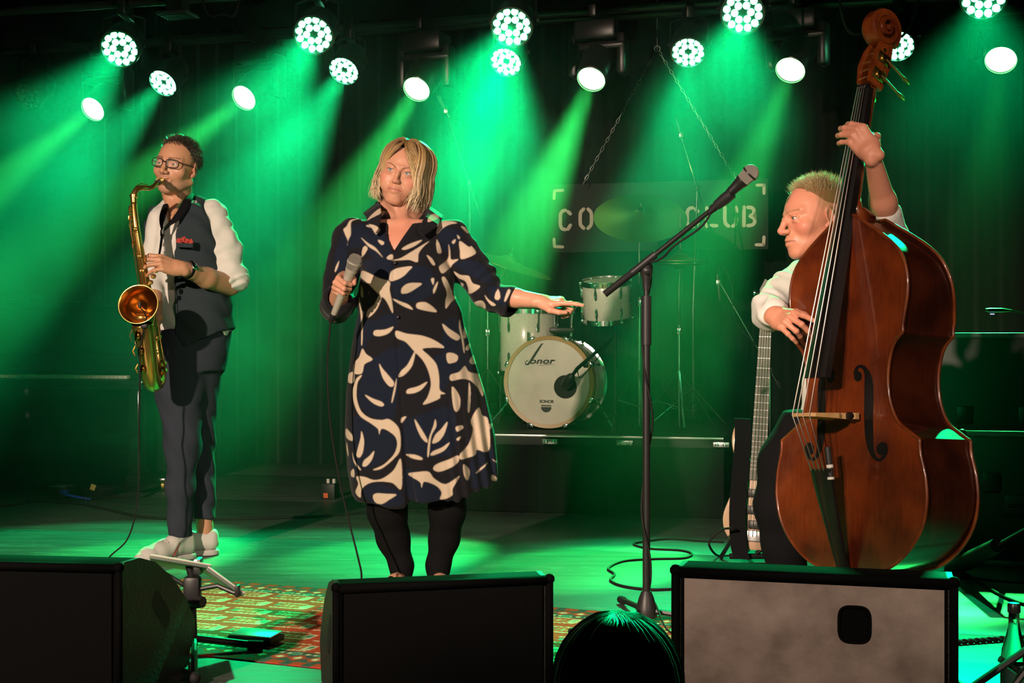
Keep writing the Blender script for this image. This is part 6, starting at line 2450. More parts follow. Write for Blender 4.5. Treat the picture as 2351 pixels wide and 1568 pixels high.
# ------------------------------------------------------------------ drum riser and drum kit
mat('alu', (0.62, 0.62, 0.60), 0.3, 0.9)
mat('riser_black', (0.012, 0.013, 0.012), 0.7)
mat('drum_head', (0.62, 0.58, 0.47), 0.5, noise=(9, .6, (.44, .44, .36)))
mat('hoop_wood', (0.40, 0.24, 0.08), 0.35)
mat('sparkle_shell', (0.60, 0.57, 0.46), 0.25, noise=(160, .5, (.85, .85, .75)), coat=0.5)
mat('ink', (0.02, 0.03, 0.025), 0.6)
mat('cymbal_bronze', (0.26, 0.20, 0.09), 0.42, 1.0)
mat('tape_yellow', (0.75, 0.65, 0.08), 0.6)
mat('sign_black', (0.020, 0.024, 0.022), 0.75)
mat('sign_cream', (0.80, 0.74, 0.56), 0.7)

RZ = 0.42
zax = Vector((0, 0, 1))
ru = lambda px, py: (Vector(PF(px, py, RZ)) - Vector((0, 5, 0)))
f0 = PF(1380, 1000, RZ)
RV = (f0 - Vector((0, 5, 0))).dot(SV)
UL, UR = (P(835, 1000, 7.6) - Vector((0, 5, 0))).dot(SU), (PF(1664, 1003, RZ) - Vector((0, 5, 0))).dot(SU)


def RP(u, v, z=RZ):
    return stage_pt(u, RV + v, z)


r = thing('drum_riser', 'low black drum riser with a pale metal front edge', 'riser', RP((UL + UR) / 2, .9, 0))
MB().box(RP((UL + UR) / 2, .9, RZ - .03), (UR - UL, 1.8, .06), RS, .004).build('deck', 'riser_black', r)
MB().box(RP((UL + UR) / 2, -.004, RZ - .006), (UR - UL, .012, .012), RS, .002).build('edge_rail', 'alu', r)
sk = MB()
nn = 90
vs, fs = [], []
for k, z in enumerate((0.004, .2, RZ - .055)):
    for i in range(nn + 1):
        u = UL + (UR - UL) * i / nn
        q = RP(u, -.012 - .010 * math.sin(i * 1.1 + .6 * math.sin(i * .37)), z)
        vs.append(q)
for k in range(2):
    for i in range(nn):
        fs.append((k * (nn + 1) + i, k * (nn + 1) + i + 1, (k + 1) * (nn + 1) + i + 1, (k + 1) * (nn + 1) + i))
sk.add(vs, fs).build('skirt', 'black_curtain', r, angle=180)
for px in (1240, 1424, 1655):
    u = (PF(px, 1006, RZ) - Vector((0, 5, 0))).dot(SU)
    k = MB().box(RP(u, -.030, RZ - .035), (.085, .012, .028), RS, .003).build('latch_plate', 'steel', r)
    MB().lathe([(.009, 0), (.010, .006), (.004, .008)], RP(u - .02, -.036, RZ - .035), -SV, 12).build('latch_bolt', 'chrome', k)
    MB().lathe([(.009, 0), (.010, .006), (.004, .008)], RP(u + .02, -.036, RZ - .035), -SV, 12).build('latch_bolt', 'chrome', k)
for u in (UL + .06, UR - .06):
    for v in (.08, 1.7):
        MB().box(RP(u, v, (RZ - .06) / 2), (.05, .05, RZ - .06), RS).build('leg', 'riser_black', r)


def lug(m, c, d, L=.05):
    m.tube([c - d * L / 2, c - d * L * .3, c, c + d * L * .3, c + d * L / 2], [.004, .008, .009, .008, .004], 8)


def text_mesh(txt, size, shear=0.0, spacing=1.0, extrude=.0008):
    cu = bpy.data.curves.new('lettering', 'FONT')
    cu.body = txt
    cu.size = size
    cu.shear = shear
    cu.space_character = spacing
    cu.extrude = extrude
    cu.offset = size * .022
    cu.align_x = 'CENTER'
    cu.align_y = 'CENTER'
    o = bpy.data.objects.new('lettering', cu)
    COL.objects.link(o)
    dg = bpy.context.evaluated_depsgraph_get()
    me = bpy.data.meshes.new_from_object(o.evaluated_get(dg))
    vs = [v.co.copy() for v in me.vertices]
    fs = [tuple(p.vertices) for p in me.polygons]
    bpy.data.objects.remove(o)
    bpy.data.curves.remove(cu)
    return vs, fs


def bass_drum():
    c = P(1260, 867, 7.72)
    R_ = .262
    d = Vector((-.26, -.96, .02)).normalized()       # the front head looks this way
    base = Vector((c.x, c.y, RZ))
    c.z = RZ + R_ + .008
    t = thing('bass_drum', 'large bass drum with a cream head and wooden hoop on the riser', 'drum', base)
    D = .40
    MB().lathe([(R_ - .02, -D), (R_ - .014, -D + .01), (R_ - .014, -.02), (R_ - .02, -.012)], c, d, 56, cap=False).build('shell', 'sparkle_shell', t)
    MB().lathe([(R_ - .020, -.012), (R_ - .021, .004), (R_ * .5, .006), (.001, .006)], c, d, 56, cap=False).build('front_head', 'drum_head', t)
    MB().lathe([(R_ - .022, .010), (R_, .012), (R_ + .002, -.028), (R_ - .016, -.030), (R_ - .022, .010)], c, d, 64, cap=False).build('hoop', 'hoop_wood', t)
    MB().lathe([(R_ - .022, -D - .01), (R_, -D - .012), (R_ + .002, -D + .028), (R_ - .016, -D + .030), (R_ - .022, -D - .01)], c, d, 64, cap=False).build('rear_hoop', 'chrome', t)
    MB().lathe([(R_ - .02, -D), (.001, -D)], c, d, 40, cap=False).build('rear_head', 'drum_head', t)
    Rm = frame(d)
    for k in range(8):
        a = 2 * math.pi * (k + .5) / 8
        rd = Rm @ Vector((math.cos(a), math.sin(a), 0))
        m = MB()
        m.box(c + rd * (R_ + .002) + d * -.008, (.036, .020, .046), Matrix((rd.cross(d), rd, d)).transposed(), .005)
        m.tube([c + rd * (R_ + .010) + d * .010, c + rd * (R_ + .012) - d * .10], .0035, 8)
        m.build('claw_hook', 'chrome', t)
        m = MB()
        lug(m, c + rd * (R_ + .002) - d * (D / 2), d, .10)
        m.build('lug', 'chrome', t)
    # port: not cut out, its shaded opening is a black disc
    up = Vector((0, 0, 1))
    rt = d.cross(up).normalized()
    if rt.x < 0:
        rt = -rt
    def HP_(px, py):
        """photo point on the head"""
        n = d
        o = c + d * .008
        ray = P(px, py, 1.0) - Vector((0, 0, CAMZ))
        k = (o - Vector((0, 0, CAMZ))).dot(n) / ray.dot(n)
        return Vector((0, 0, CAMZ)) + ray * k
    pc = HP_(1298, 888)
    MB().lathe([(.064, .0), (.066, .003), (.001, .003)], pc - d * .001, d, 32, cap=False).build('port_dark_disc', 'black_rubber', t)
    # maker's script across the head
    Rt = Matrix((rt, rt.cross(d) * -1 if False else d.cross(rt), d)).transposed()
    m = MB()
    Sx = [(1247, 789), (1243, 791), (1235, 803), (1226, 817), (1219, 828), (1212, 836), (1207, 836), (1207, 830), (1213, 827)]
    q = cr([tuple(HP_(x, y) + d * .001) for x, y in Sx], 6)
    w = [.0015 + .0052 * math.sin(math.pi * min(1, (i / len(q)) * 1.25)) ** 1.2 for i in range(len(q))]
    m.tube([Vector(p) for p in q], w, 6, flat=.15, up=d)
    m.tube([HP_(1236, 839) + d * .001, HP_(1255, 837) + d * .001, HP_(1272, 837) + d * .001], [.001, .0022, .001], 6, flat=.4)
    vs, fs = text_mesh('onor', .066, .25, 1.05)
    o_ = HP_(1243, 829) + d * .0012
    m.add([o_ + rt * v.x * 1.05 + up * v.y * .72 + d * v.z for v in vs], fs)
    m.build('script_logo', 'ink', t)
    m = MB()
    vs, fs = text_mesh('SONOR', .024, 0, 1.0)
    o_ = HP_(1255, 922) + d * .0012
    m.add([o_ + rt * v.x + up * v.y + d * v.z for v in vs], fs)
    m.build('badge_lettering', 'ink', t)
    bc = HP_(1254, 932)
    pts = [(-.030, -.012)] + [(.030 * math.cos(a), -.012 + .030 * math.sin(a)) for a in [math.pi + math.pi * k / 14 for k in range(15)]] + [(.030, -.012)]
    top = [(-.030, .000), (.030, .000), (.030, -.008), (-.030, -.008)]
    m = MB()
    m.add([bc + rt * x + up * (y + .006) + d * .0015 for x, y in pts], [tuple(range(len(pts)))])
    m.build('badge_shield', 'ink', t)
    m = MB()
    m.box(bc + up * .002 + d * .0012, (.058, .006, .001), Matrix((rt, up, d)).transposed())
    m.build('badge_bar', 'ink', t)
    # spurs
    for q in (-1, 1):
        a = c + rt * q * (R_ - .01) - d * .12 - up * .10
        e = Vector((a.x, a.y, RZ + .004)) + rt * q * .12 + d * .10
        e.z = RZ + .004
        MB().tube([a, e], .007, 8).build('spur', 'chrome', t)
    # kick microphone on its boom
    k = thing('kick_microphone', 'black microphone reaching into the bass drum port on a short boom', 'microphone', Vector((P(1420, 0, 7.5).x, 7.52, RZ)))
    a, b = HP_(1302, 884) + d * .05, HP_(1338, 846) + d * .14
    MB().lathe([(.001, -.01), (.026, -.004), (.030, .02), (.030, .06), (.022, .085), (.010, .10)], a, (b - a), 20, cap=False).build('mic_head', 'black_plastic', k)
    e = P(1412, 770, 7.42)
    MB().tube([a.lerp(b, .6), b, e], [.010, .011, .009], 10).build('boom', 'black_metal', k)
    MB().box(a.lerp(e, .42), (.030, .03, .035), None, .008).build('mic_clip', 'black_plastic', k)
    pz = Vector((e.x, e.y, RZ + .01))
    MB().tube([e + Vector((0, 0, .02)), pz], .009, 10).build('pole', 'black_metal', k)
    for an in (20, 140, 260):
        v = Vector((math.cos(math.radians(an)), math.sin(math.radians(an)), 0))
        MB().tube([pz + Vector((0, 0, .10)), pz + v * .16 + Vector((0, 0, -.003))], .006, 8).build('leg', 'black_metal', k)
    cb = cr([tuple(p) for p in (b + Vector((0, .0, -.01)), b + Vector((.02, .02, -.05)), b.lerp(e, .5) + Vector((0, 0, -.045)), e + Vector((-.02, 0, -.03)))], 6)
    MB().tube([Vector(p) for p in cb], .003, 6).build('mic_lead', 'black_rubber', k)
    return t


bass_drum()


def drum(name, label, c, R_, H, axis, legs=None, group=None):
    axis = Vector(axis).normalized()
    b = Vector(c) - axis * H / 2
    t = thing(name, label, 'drum', b if legs is None else Vector((b.x, b.y, RZ)), group)
    MB().lathe([(R_ * .97, -H / 2), (R_, -H / 2 + .006), (R_, H / 2 - .006), (R_ * .97, H / 2)], c, axis, 40, cap=False).build('shell', 'sparkle_shell', t)
    for s_, nm in ((1, 'batter_head'), (-1, 'resonant_head')):
        MB().lathe([(R_ * 1.0, s_ * (H / 2 + .002)), (R_ * .6, s_ * (H / 2 + .004)), (.001, s_ * (H / 2 + .004))], c, axis, 36, cap=False).build(nm, 'drum_head', t)
        MB().lathe([(R_ * 1.01, s_ * (H / 2 - .016)), (R_ * 1.055, s_ * (H / 2 - .014)), (R_ * 1.055, s_ * (H / 2 + .012)), (R_ * 1.02, s_ * (H / 2 + .014))], c, axis, 40, cap=False).build('hoop', 'chrome', t)
    Rm = frame(axis)
    for k in range(6):
        a = 2 * math.pi * (k + .3) / 6
        rd = Rm @ Vector((math.cos(a), math.sin(a), 0))
        for s_ in (-1, 1):
            m = MB()
            lug(m, Vector(c) + rd * (R_ + .006) + axis * s_ * H * .24, axis, .055)
            m.tube([Vector(c) + rd * (R_ * 1.055 + .004) + axis * s_ * H * .24, Vector(c) + rd * (R_ * 1.055 + .004) + axis * s_ * (H / 2 + .01)], .003, 6)
            m.box(Vector(c) + rd * (R_ * 1.05 + .004) + axis * s_ * (H / 2), (.016, .016, .016), Rm, .003)
            m.build('lug', 'chrome', t)
    if legs:
        for k in range(3):
            a = 2 * math.pi * k / 3 + .5
            rd = Vector((math.cos(a), math.sin(a), 0))
            q = Vector(c) + rd * (R_ + .02)
            MB().tube([q + Vector((0, 0, .06)), Vector((q.x, q.y, RZ + .06)) + rd * .01, Vector((q.x, q.y, RZ + .005)) + rd * .03], .0055, 8).build('leg', 'chrome', t)
            MB().box(q + Vector((0, 0, -.03)) - rd * .008, (.022, .022, .05), None, .004).build('leg_bracket', 'chrome', t)
    return t


drum('rack_tom', 'small cream sparkle tom mounted above the bass drum', P(1392, 690, 7.70), .132, .215, (-.06, -.20, .97))
drum('floor_tom', 'deep cream sparkle floor tom behind the bass drum', P(1213, 786, 8.02), .165, .36, (0, 0, 1), True)
tm = thing('tom_mount', 'chrome tom holder rising from the bass drum', 'holder', P(1310, 765, 7.86))
MB().tube([P(1312, 772, 7.86), P(1314, 720, 7.86), P(1330, 690, 7.80), P(1352, 690, 7.74)], .009, 10).build('tube', 'chrome', tm)
MB().box(P(1314, 712, 7.86), (.035, .035, .04), None, .006).build('clamp', 'chrome', tm)
MB().box(P(1290, 758, 7.86), (.14, .10, .03), None, .006).build('base_plate', 'black_metal', tm)


def tripod(t, x, y, z, h=.30, r=.24, m='chrome', a0=30):
    for an in (a0, a0 + 120, a0 + 240):
        v = Vector((math.cos(math.radians(an)), math.sin(math.radians(an)), 0))
        p = Vector((x, y, z))
        k = MB()
        k.tube([p + Vector((0, 0, h)), p + v * r + Vector((0, 0, .012))], .007, 6, flat=.6)
        o = k.build('leg', m, t)
        MB().tube([p + Vector((0, 0, h * .35)), p + v * r * .55 + Vector((0, 0, h * .46))], .004, 6).build('brace', m, o)
        MB().ball(p + v * r + Vector((0, 0, .012)), .011, 8).build('foot', 'black_rubber', o)


def cymbal(name, label, c, R_, axis, stand=True, dome=.02, bx_=0.0, by_=.05):
    axis = Vector(axis).normalized()
    base = Vector((c.x + bx_, c.y + by_, RZ))
    t = thing(name, label, 'cymbal', base)
    MB().lathe([(.006, dome + .028), (.030, dome + .024), (.045, dome + .010), (R_ * .5, dome * .6), (R_ * .8, dome * .2), (R_, 0), (R_, -.0015), (R_ * .8, dome * .2 - .0015), (R_ * .5, dome * .6 - .0015), (.045, dome + .0085), (.006, dome + .026)], c, axis, 48, cap=False).build('cymbal_disc', 'cymbal_bronze', t, angle=60)
    MB().tube([c - axis * .05, c + axis * (dome + .075)], .004, 8).build('tilter_rod', 'chrome', t)
    MB().lathe([(.010, 0), (.012, .006), (.012, .014), (.004, .022)], c + axis * (dome + .03), axis, 12).build('wing_nut', 'black_rubber', t)
    if stand:
        top = c - axis * .05
        b = Vector((base.x, base.y, RZ + .01))
        j = Vector((base.x, base.y, RZ + (top.z - RZ) * .62))
        MB().tube([top, Vector((base.x, base.y, top.z - .10)), j], .0065, 8).build('upper_tube', 'chrome', t)
        MB().tube([j + Vector((0, 0, .03)), b], .010, 10).build('lower_tube', 'chrome', t)
        MB().box(j, (.03, .04, .045), None, .006).build('height_clamp', 'chrome', t)
        tripod(t, base.x, base.y, RZ, .34, .25)
    return t


cymbal('ride_cymbal', 'wide bronze cymbal in front of the club sign', P(1470, 500, 7.85), .270, (-.02, -.58, .81))
cymbal('crash_cymbal', 'bronze cymbal above the floor tom', P(1165, 606, 7.75), .265, (.33, -.14, .93), bx_=-.12, by_=.42)
hh = cymbal('hi_hat', 'pair of small hi-hat cymbals on their stand', P(1562, 600, 7.75), .165, (0, -.03, 1))
MB().lathe([(.006, .028), (.030, .024), (.045, .010), (.165, 0), (.165, -.0015), (.045, .0085), (.006, .026)], P(1562, 600, 7.75) - Vector((0, 0, .018)), (0, .03, -1), 40, cap=False).build('bottom_cymbal', 'cymbal_bronze', hh, angle=60)
MB().tube([P(1562, 600, 7.75), P(1562, 490, 7.75)], .0035, 8).build('pull_rod', 'chrome', hh)


def boom_stand(name, label, foot, j, tip, mic=True, m='chrome', z0=RZ, micd=None, back=.25, lead=True, cat='microphone stand', group=None):
    foot = Vector(foot)
    t = thing(name, label, cat, foot, group)
    j, tip = Vector(j), Vector(tip)
    MB().tube([foot + Vector((0, 0, .03)), foot + Vector((0, 0, (j.z - foot.z) * .5))], .0095, 8).build('pole', m, t)
    MB().tube([foot + Vector((0, 0, (j.z - foot.z) * .5)), j], .0065, 8).build('upper_pole', m, t)
    d = (tip - j).normalized()
    MB().tube([j - d * back, tip], .0055, 8).build('boom', m, t)
    MB().box(j, (.028, .03, .035), None, .006).build('boom_clutch', 'black_plastic', t)
    MB().box(j - d * back, (.025, .025, .05), frame(d), .006).build('counterweight', 'black_rubber', t)
    tripod(t, foot.x, foot.y, foot.z, .22, .26, m, 70)
    if mic:
        md = Vector(micd).normalized() if micd else Vector((0, -.2, -1))
        k = MB().lathe([(.001, -.03), (.008, -.028), (.0095, -.01), (.0105, .06), (.0105, .12), (.008, .13), (.001, .131)], tip, md, 14, cap=False).build('small_microphone', 'black_metal', t)
        MB().box(tip + md * .02, (.026, .026, .03), None, .005).build('mic_clip', 'alu', t)
    if lead:
        cb = cr([tuple(p) for p in (tip - md * .03, tip - md * .065 + Vector((.03, 0, .01)), tip - md * .02 + Vector((.085, 0, -.06)), tip + Vector((.10, .0, -.24)), tip.lerp(j, .8) + Vector((.02, 0, 0)))], 8)
        MB().tube([Vector(p) for p in cb], .0032, 6).build('mic_lead', 'black_rubber', t)
    return t


boom_stand('overhead_microphone_stand', 'tall boom stand holding a pencil microphone over the kit beside the club sign', P(1592, 0, 8.2).xy.to_3d() + Vector((0, 0, RZ)), P(1601, 432, 8.2), P(1566, 318, 8.1), micd=(-.16, 0.05, .55), back=.28)
boom_stand('overhead_microphone_stand', 'tall boom stand with a pencil microphone rising behind the singer', P(1078, 0, 8.4).xy.to_3d() + Vector((0, 0, RZ)), P(1078, 420, 8.4), P(1027, 262, 8.35), micd=(-.25, 0.05, .5), back=.2)
boom_stand('drum_microphone_stand', 'short boom stand reaching towards the hi-hat', P(1768, 0, 7.9).xy.to_3d() + Vector((0, 0, 0)), P(1768, 850, 7.9), P(1648, 640, 7.85), micd=(.10, 0, -1), back=.10)
# tape on the riser and a light coloured stand leg
for (px, py) in ((1438, 938), (1438, 952)):
    pass


def sign():
    c = P(1512, 497, 9.15)
    d = Vector((-math.sin(STAGE_A), -math.cos(STAGE_A), 0))
    rt, up = SU.copy(), Vector((0, 0, 1))
    t = thing('club_sign', 'black hanging board lettered in cream stencil capitals with corner brackets', 'sign', c)

    def SP(px, py):
        ray = P(px, py, 1.0) - Vector((0, 0, CAMZ))
        o = c + d * .012
        k = (o - Vector((0, 0, CAMZ))).dot(d) / ray.dot(d)
        q = Vector((0, 0, CAMZ)) + ray * k - o
        return q.dot(rt), q.z
    x0, _ = SP(1262, 497)
    x1, _ = SP(1764, 497)
    _, z1 = SP(1512, 417)
    _, z0 = SP(1512, 576)
    MB().box(c + rt * (x0 + x1) / 2 + up * (z0 + z1) / 2, (x1 - x0, .02, z1 - z0), Matrix((rt, -d, up)).transposed(), .003).build('board', 'sign_black', t)
    S_ = 9.15 / F

    def stroke(m, pts, w):
        """rounded flat stroke of width w through board points"""
        pts = [Vector((x, 0, z)) for x, z in pts]
        vs, fs = [], []
        L = []
        Rr = []
        n = len(pts)
        for i, p in enumerate(pts):
            a, b = pts[max(0, i - 1)], pts[min(n - 1, i + 1)]
            tn = (b - a).normalized()
            nr = Vector((-tn.z, 0, tn.x))
            if i == 0:
                for k in (-1, 0, 1):
                    pass
            L.append(p + nr * w / 2)
            Rr.append(p - nr * w / 2)
        t0, t1 = (pts[1] - pts[0]).normalized(), (pts[-1] - pts[-2]).normalized()
        poly = L + [pts[-1] + t1 * w * .45 + (L[-1] - pts[-1]) * .5, pts[-1] + t1 * w * .45 + (Rr[-1] - pts[-1]) * .5] + Rr[::-1] + [pts[0] - t0 * w * .45 + (Rr[0] - pts[0]) * .5, pts[0] - t0 * w * .45 + (L[0] - pts[0]) * .5]
        base = len(poly)
        for h in (.0105, .0125):
            vs += [c + rt * p.x + up * p.z + d * h for p in poly]
        fs.append(tuple(range(base, 2 * base)))
        fs += [(k, (k + 1) % base, base + (k + 1) % base, base + k) for k in range(base)]
        m.add(vs, fs)
    # stencil letters on a 28 x 48 px cell (photo pixels)
    G = {
        'C': [[(17, 2), (9, 4), (4, 12), (4, 24), (4, 36), (9, 44), (17, 46)], [(24, 5), (30, 10)], [(30, 36), (24, 45)]],
        'O': [[(12, 2), (5, 10), (4, 24), (5, 38), (12, 46)], [(22, 2), (29, 10), (30, 24), (29, 38), (22, 46)]],
        'T': [[(2, 4), (13, 4)], [(21, 4), (32, 4)], [(17, 12), (17, 46)]],
        'N': [[(4, 46), (4, 3)], [(10, 8), (24, 40)], [(30, 3), (30, 46)]],
        'L': [[(4, 3), (4, 46)], [(13, 44), (28, 44)]],
        'U': [[(4, 3), (4, 34), (8, 43), (12, 46)], [(29, 3), (29, 34), (26, 43), (21, 46)]],
        'B': [[(4, 3), (4, 46)], [(13, 4), (22, 5), (27, 11), (25, 20), (18, 24), (26, 28), (29, 36), (24, 44), (13, 46)]],
    }
    for ch, px, py, w in (('C', 1283, 481, 30), ('O', 1328, 478, 34), ('T', 1370, 477, 34), ('T', 1413, 476, 34), ('O', 1459, 475, 34), ('N', 1508, 475, 34), ('C', 1574, 475, 32), ('L', 1619, 474, 32), ('U', 1660, 473, 36), ('B', 1704, 472, 34)):
        m = MB()
        for st in G[ch]:
            pts = [SP(px + x * w / 34, py + y) for x, y in st]
            stroke(m, cr(pts, 3) if len(pts) > 2 else pts, 8.2 * S_)
        m.build('letter', 'sign_cream', t)
    for pts in ([(1272, 456), (1273, 438), (1292, 437)], [(1738, 425), (1754, 425), (1754, 444)], [(1272, 549), (1273, 566), (1292, 567)], [(1736, 562), (1753, 562), (1754, 544)]):
        m = MB()
        stroke(m, [SP(*p) for p in pts[:2]], 7 * S_)
        stroke(m, [SP(*p) for p in pts[1:]], 7 * S_)
        m.build('corner_bracket', 'sign_cream', t)
    # chains to the ceiling
    RING = P(1509, 112, 9.08)
    MB().tube([RING - Vector((0, 0, .02)), Vector((RING.x, RING.y, 3.298))], .004, 6).build('hanging_wire', 'alu', t)
    MB().lathe([(.016, -.004), (.022, -.004), (.022, .004), (.016, .004)], RING, (0, 1, 0), 16, cap=False).build('hanging_ring', 'alu', t)
    for (a, b, who) in (((1338, 424), (1416, 285), 'over the letters beside the ride cymbal'), ((1692, 414), (1604, 268), 'over the boom microphone')):
        A, B_ = P(*a, 9.13), P(*b, 9.05)
        top = A + (RING - A) * .985
        tc = thing('hanging_chain', 'thin metal chain holding up the club sign, ' + who, 'chain', A, 'sign chains')
        L = (top - A).length
        n = int(L / .036)
        dd = (top - A).normalized()
        link = None
        for i in range(n):
            q = A + dd * (i + .5) * .036
            if link is None or i < 2:
                pts = []
                Rr = frame(dd)
                if i == 1:
                    Rr = Rr @ Matrix.Rotation(math.pi / 2, 3, 'Z')
                for k in range(12):
                    an = 2 * math.pi * k / 12
                    pts.append(q + Rr @ Vector((math.cos(an) * .008, 0, math.sin(an) * .020)))
                o = MB().tube(pts + pts[:2], .0026, 5, cap=False).build('link', 'alu', tc, angle=180)
                if i == 0:
                    link = [(o, q)]
                else:
                    link.append((o, q))
            else:
                o0, q0 = link[i % 2]
                o = o0.copy()
                COL.objects.link(o)
                o.location = o0.location + (q - q0)
    return t


sign()
# ------------------------------------------------------------------ floor monitors, stands and small things
mat('wedge_black', (0.0015, 0.0015, 0.0015), 0.8, spec=0.05)
mat('wedge_side', (0.018, 0.019, 0.016), 0.55, spec=0.3, bump=(90, .3))
mat('wedge_grille', (0.0025, 0.0025, 0.0025), 0.9, spec=0.08, bump=(400, .5))
mat('wedge_scuffed', (0.22, 0.175, 0.15), 0.7, noise=(9, .85, (.10, .075, .06)), bump=(24, .3))


def wedge(name, label, bl, br, h, depth, prof, panel_mat, handle=None, grip=None):
    """bl, br = floor points of the back panel's lower corners (towards the hall); prof = side outline (d, z)"""
    bl, br = Vector(bl), Vector(br)
    ux = (br - bl).normalized()
    uy = Vector((-ux.y, ux.x, 0))       # into the stage
    W = (br - bl).length
    t = thing(name, label, 'monitor speaker', (bl + br) / 2)
    Wd = lambda x, d, z: bl + ux * x + uy * d + Vector((0, 0, z))
    # main cabinet from the side outline
    n = len(prof)
    vs = [Wd(.012, d, z) for d, z in prof] + [Wd(W - .012, d, z) for d, z in prof]
    MB().add(vs, [tuple(range(n)), tuple(reversed(range(n, 2 * n)))] + [(k, n + k, n + (k + 1) % n, (k + 1) % n) for k in range(n)]).build('cabinet', 'wedge_black', t, angle=35)
    for nm, x in (('side_panel', 0), ('side_panel', W - .014)):
        vs = [Wd(x, d, z) for d, z in prof] + [Wd(x + .014, d, z) for d, z in prof]
        sp_ = MB().add(vs, [tuple(range(n)), tuple(reversed(range(n, 2 * n)))] + [(k, n + k, n + (k + 1) % n, (k + 1) % n) for k in range(n)]).build(nm, 'wedge_side', t, angle=35)
        if grip:
            gd, gz, gl, ga = grip  # grip hollow not cut, its shade put on as a flat dark patch
            xo = x - .001 if x == 0 else x + .0145
            pts = []
            for k in range(20):
                a = 2 * math.pi * k / 20
                px_, pz_ = gl * (1 if math.cos(a) > 0 else -1) * .5 + math.cos(a) * .028, math.sin(a) * .028
                pts.append((gd + px_ * math.cos(ga) - pz_ * math.sin(ga), gz + px_ * math.sin(ga) + pz_ * math.cos(ga)))
            MB().add([Wd(xo, d, z) for d, z in pts] + [Wd(xo + (.002 if x == 0 else -.002), d, z) for d, z in pts], [tuple(range(20)), tuple(range(20, 40))] + [(k, (k + 1) % 20, 20 + (k + 1) % 20, 20 + k) for k in range(20)]).build('grip_dark_patch', 'black_rubber', sp_)
    # panel facing the hall, recessed in a rim
    if handle:
        hx, hz, hw, hh_ = handle
        ring, hole = [], []
        k_ = 32
        for i in range(k_):
            a = 2 * math.pi * i / k_
            ca, sa = math.cos(a), math.sin(a)
            hole.append((hx + hw * math.copysign(abs(ca) ** .55, ca), hz + hh_ * math.copysign(abs(sa) ** .55, sa)))
            s_ = min((W / 2 - .02) / max(abs(ca), 1e-6), (h / 2 - .022) / max(abs(sa), 1e-6))
            ring.append((max(.02, min(W - .02, W / 2 + ca * s_)), max(.02, min(h - .024, h / 2 + sa * s_))))
        for cx_, cz_ in ((.02, .02), (W - .02, .02), (W - .02, h - .024), (.02, h - .024)):
            i = min(range(k_), key=lambda q: abs(ring[q][0] - cx_) + abs(ring[q][1] - cz_))
            ring[i] = (cx_, cz_)
        vs = [Wd(x, -.004, z) for x, z in ring] + [Wd(x, -.004, z) for x, z in hole] + [Wd(x, .05, z) for x, z in hole]
        fs = [(i, (i + 1) % k_, k_ + (i + 1) % k_, k_ + i) for i in range(k_)] + [(k_ + i, k_ + (i + 1) % k_, 2 * k_ + (i + 1) % k_, 2 * k_ + i) for i in range(k_)] + [tuple(range(2 * k_, 3 * k_))]
        pn = MB().add(vs, fs).build('back_panel', panel_mat, t, angle=30)
        MB().tube([Wd(x, -.004, z) for x, z in hole + hole[:2]], .0035, 6, cap=False).build('handle_rim', 'wedge_black', pn)
    else:
        MB().box(Wd(W / 2, -.003, h / 2 - .002), (W - .036, .010, h - .040), Matrix((ux, uy, Vector((0, 0, 1)))).transposed(), .003).build('grille', panel_mat, t)
    # rounded rim bars
    MB().tube([Wd(-.002, -.006, h - .008), Wd(W + .002, -.006, h - .008)], .012, 8).build('top_rim', 'wedge_black', t, angle=180)
    for x in (.0, W):
        MB().tube([Wd(x, -.006, h - .006), Wd(x, -.006, .006)], .010, 8).build('side_rim', 'wedge_black', t, angle=180)
        MB().ball(Wd(x, -.006, h - .006), .014, 10).build('corner_cap', 'wedge_black', t)
    return t


profA = [(0, .004), (0, .36), (.03, .375), (.12, .372), (.22, .345), (.34, .28), (.44, .20), (.50, .13), (.50, .10), (.44, .004)]
profA = [(d, z * .97) for d, z in profA]
b1 = P(275, 1297, 3.40)
b0 = b1 + Vector((-.62, .09, 0))
wedge('floor_monitor', 'black wedge floor monitor beside the tablet stand, near the saxophonist', (b0.x, b0.y, 0), (b1.x, b1.y, 0), .362, .5, profA, 'wedge_grille', grip=(.26, .20, .085, -.75))
profB = [(0, .004), (-.002, .10), (0, .30), (.02, .318), (.08, .322), (.17, .30), (.27, .24), (.36, .15), (.39, .10), (.35, .004)]
cL, cR = P(772, 1337, 3.34), P(1260, 1316, 3.47)
wedge('floor_monitor', 'black wedge floor monitor in front of the singer', (cL.x, cL.y, 0), (cR.x, cR.y, 0), .322, .39, profB, 'wedge_grille', grip=(.15, .17, .07, -.9))
dL, dR = P(1552, 1303, 3.15), P(2190, 1333, 2.985)
profC = [(0, .004), (0, .392), (.02, .398), (.12, .395), (.30, .30), (.46, .14), (.46, .09), (.40, .004)]
Wc = (Vector((dR.x, dR.y, 0)) - Vector((dL.x, dL.y, 0))).length
wedge('floor_monitor', 'floor monitor with a scuffed bare back panel and hand hole, before the double bass', (dL.x, dL.y, 0), (dR.x, dR.y, 0), .398, .46, profC, 'wedge_scuffed', handle=(Wc * .655, .288, .034, .040))

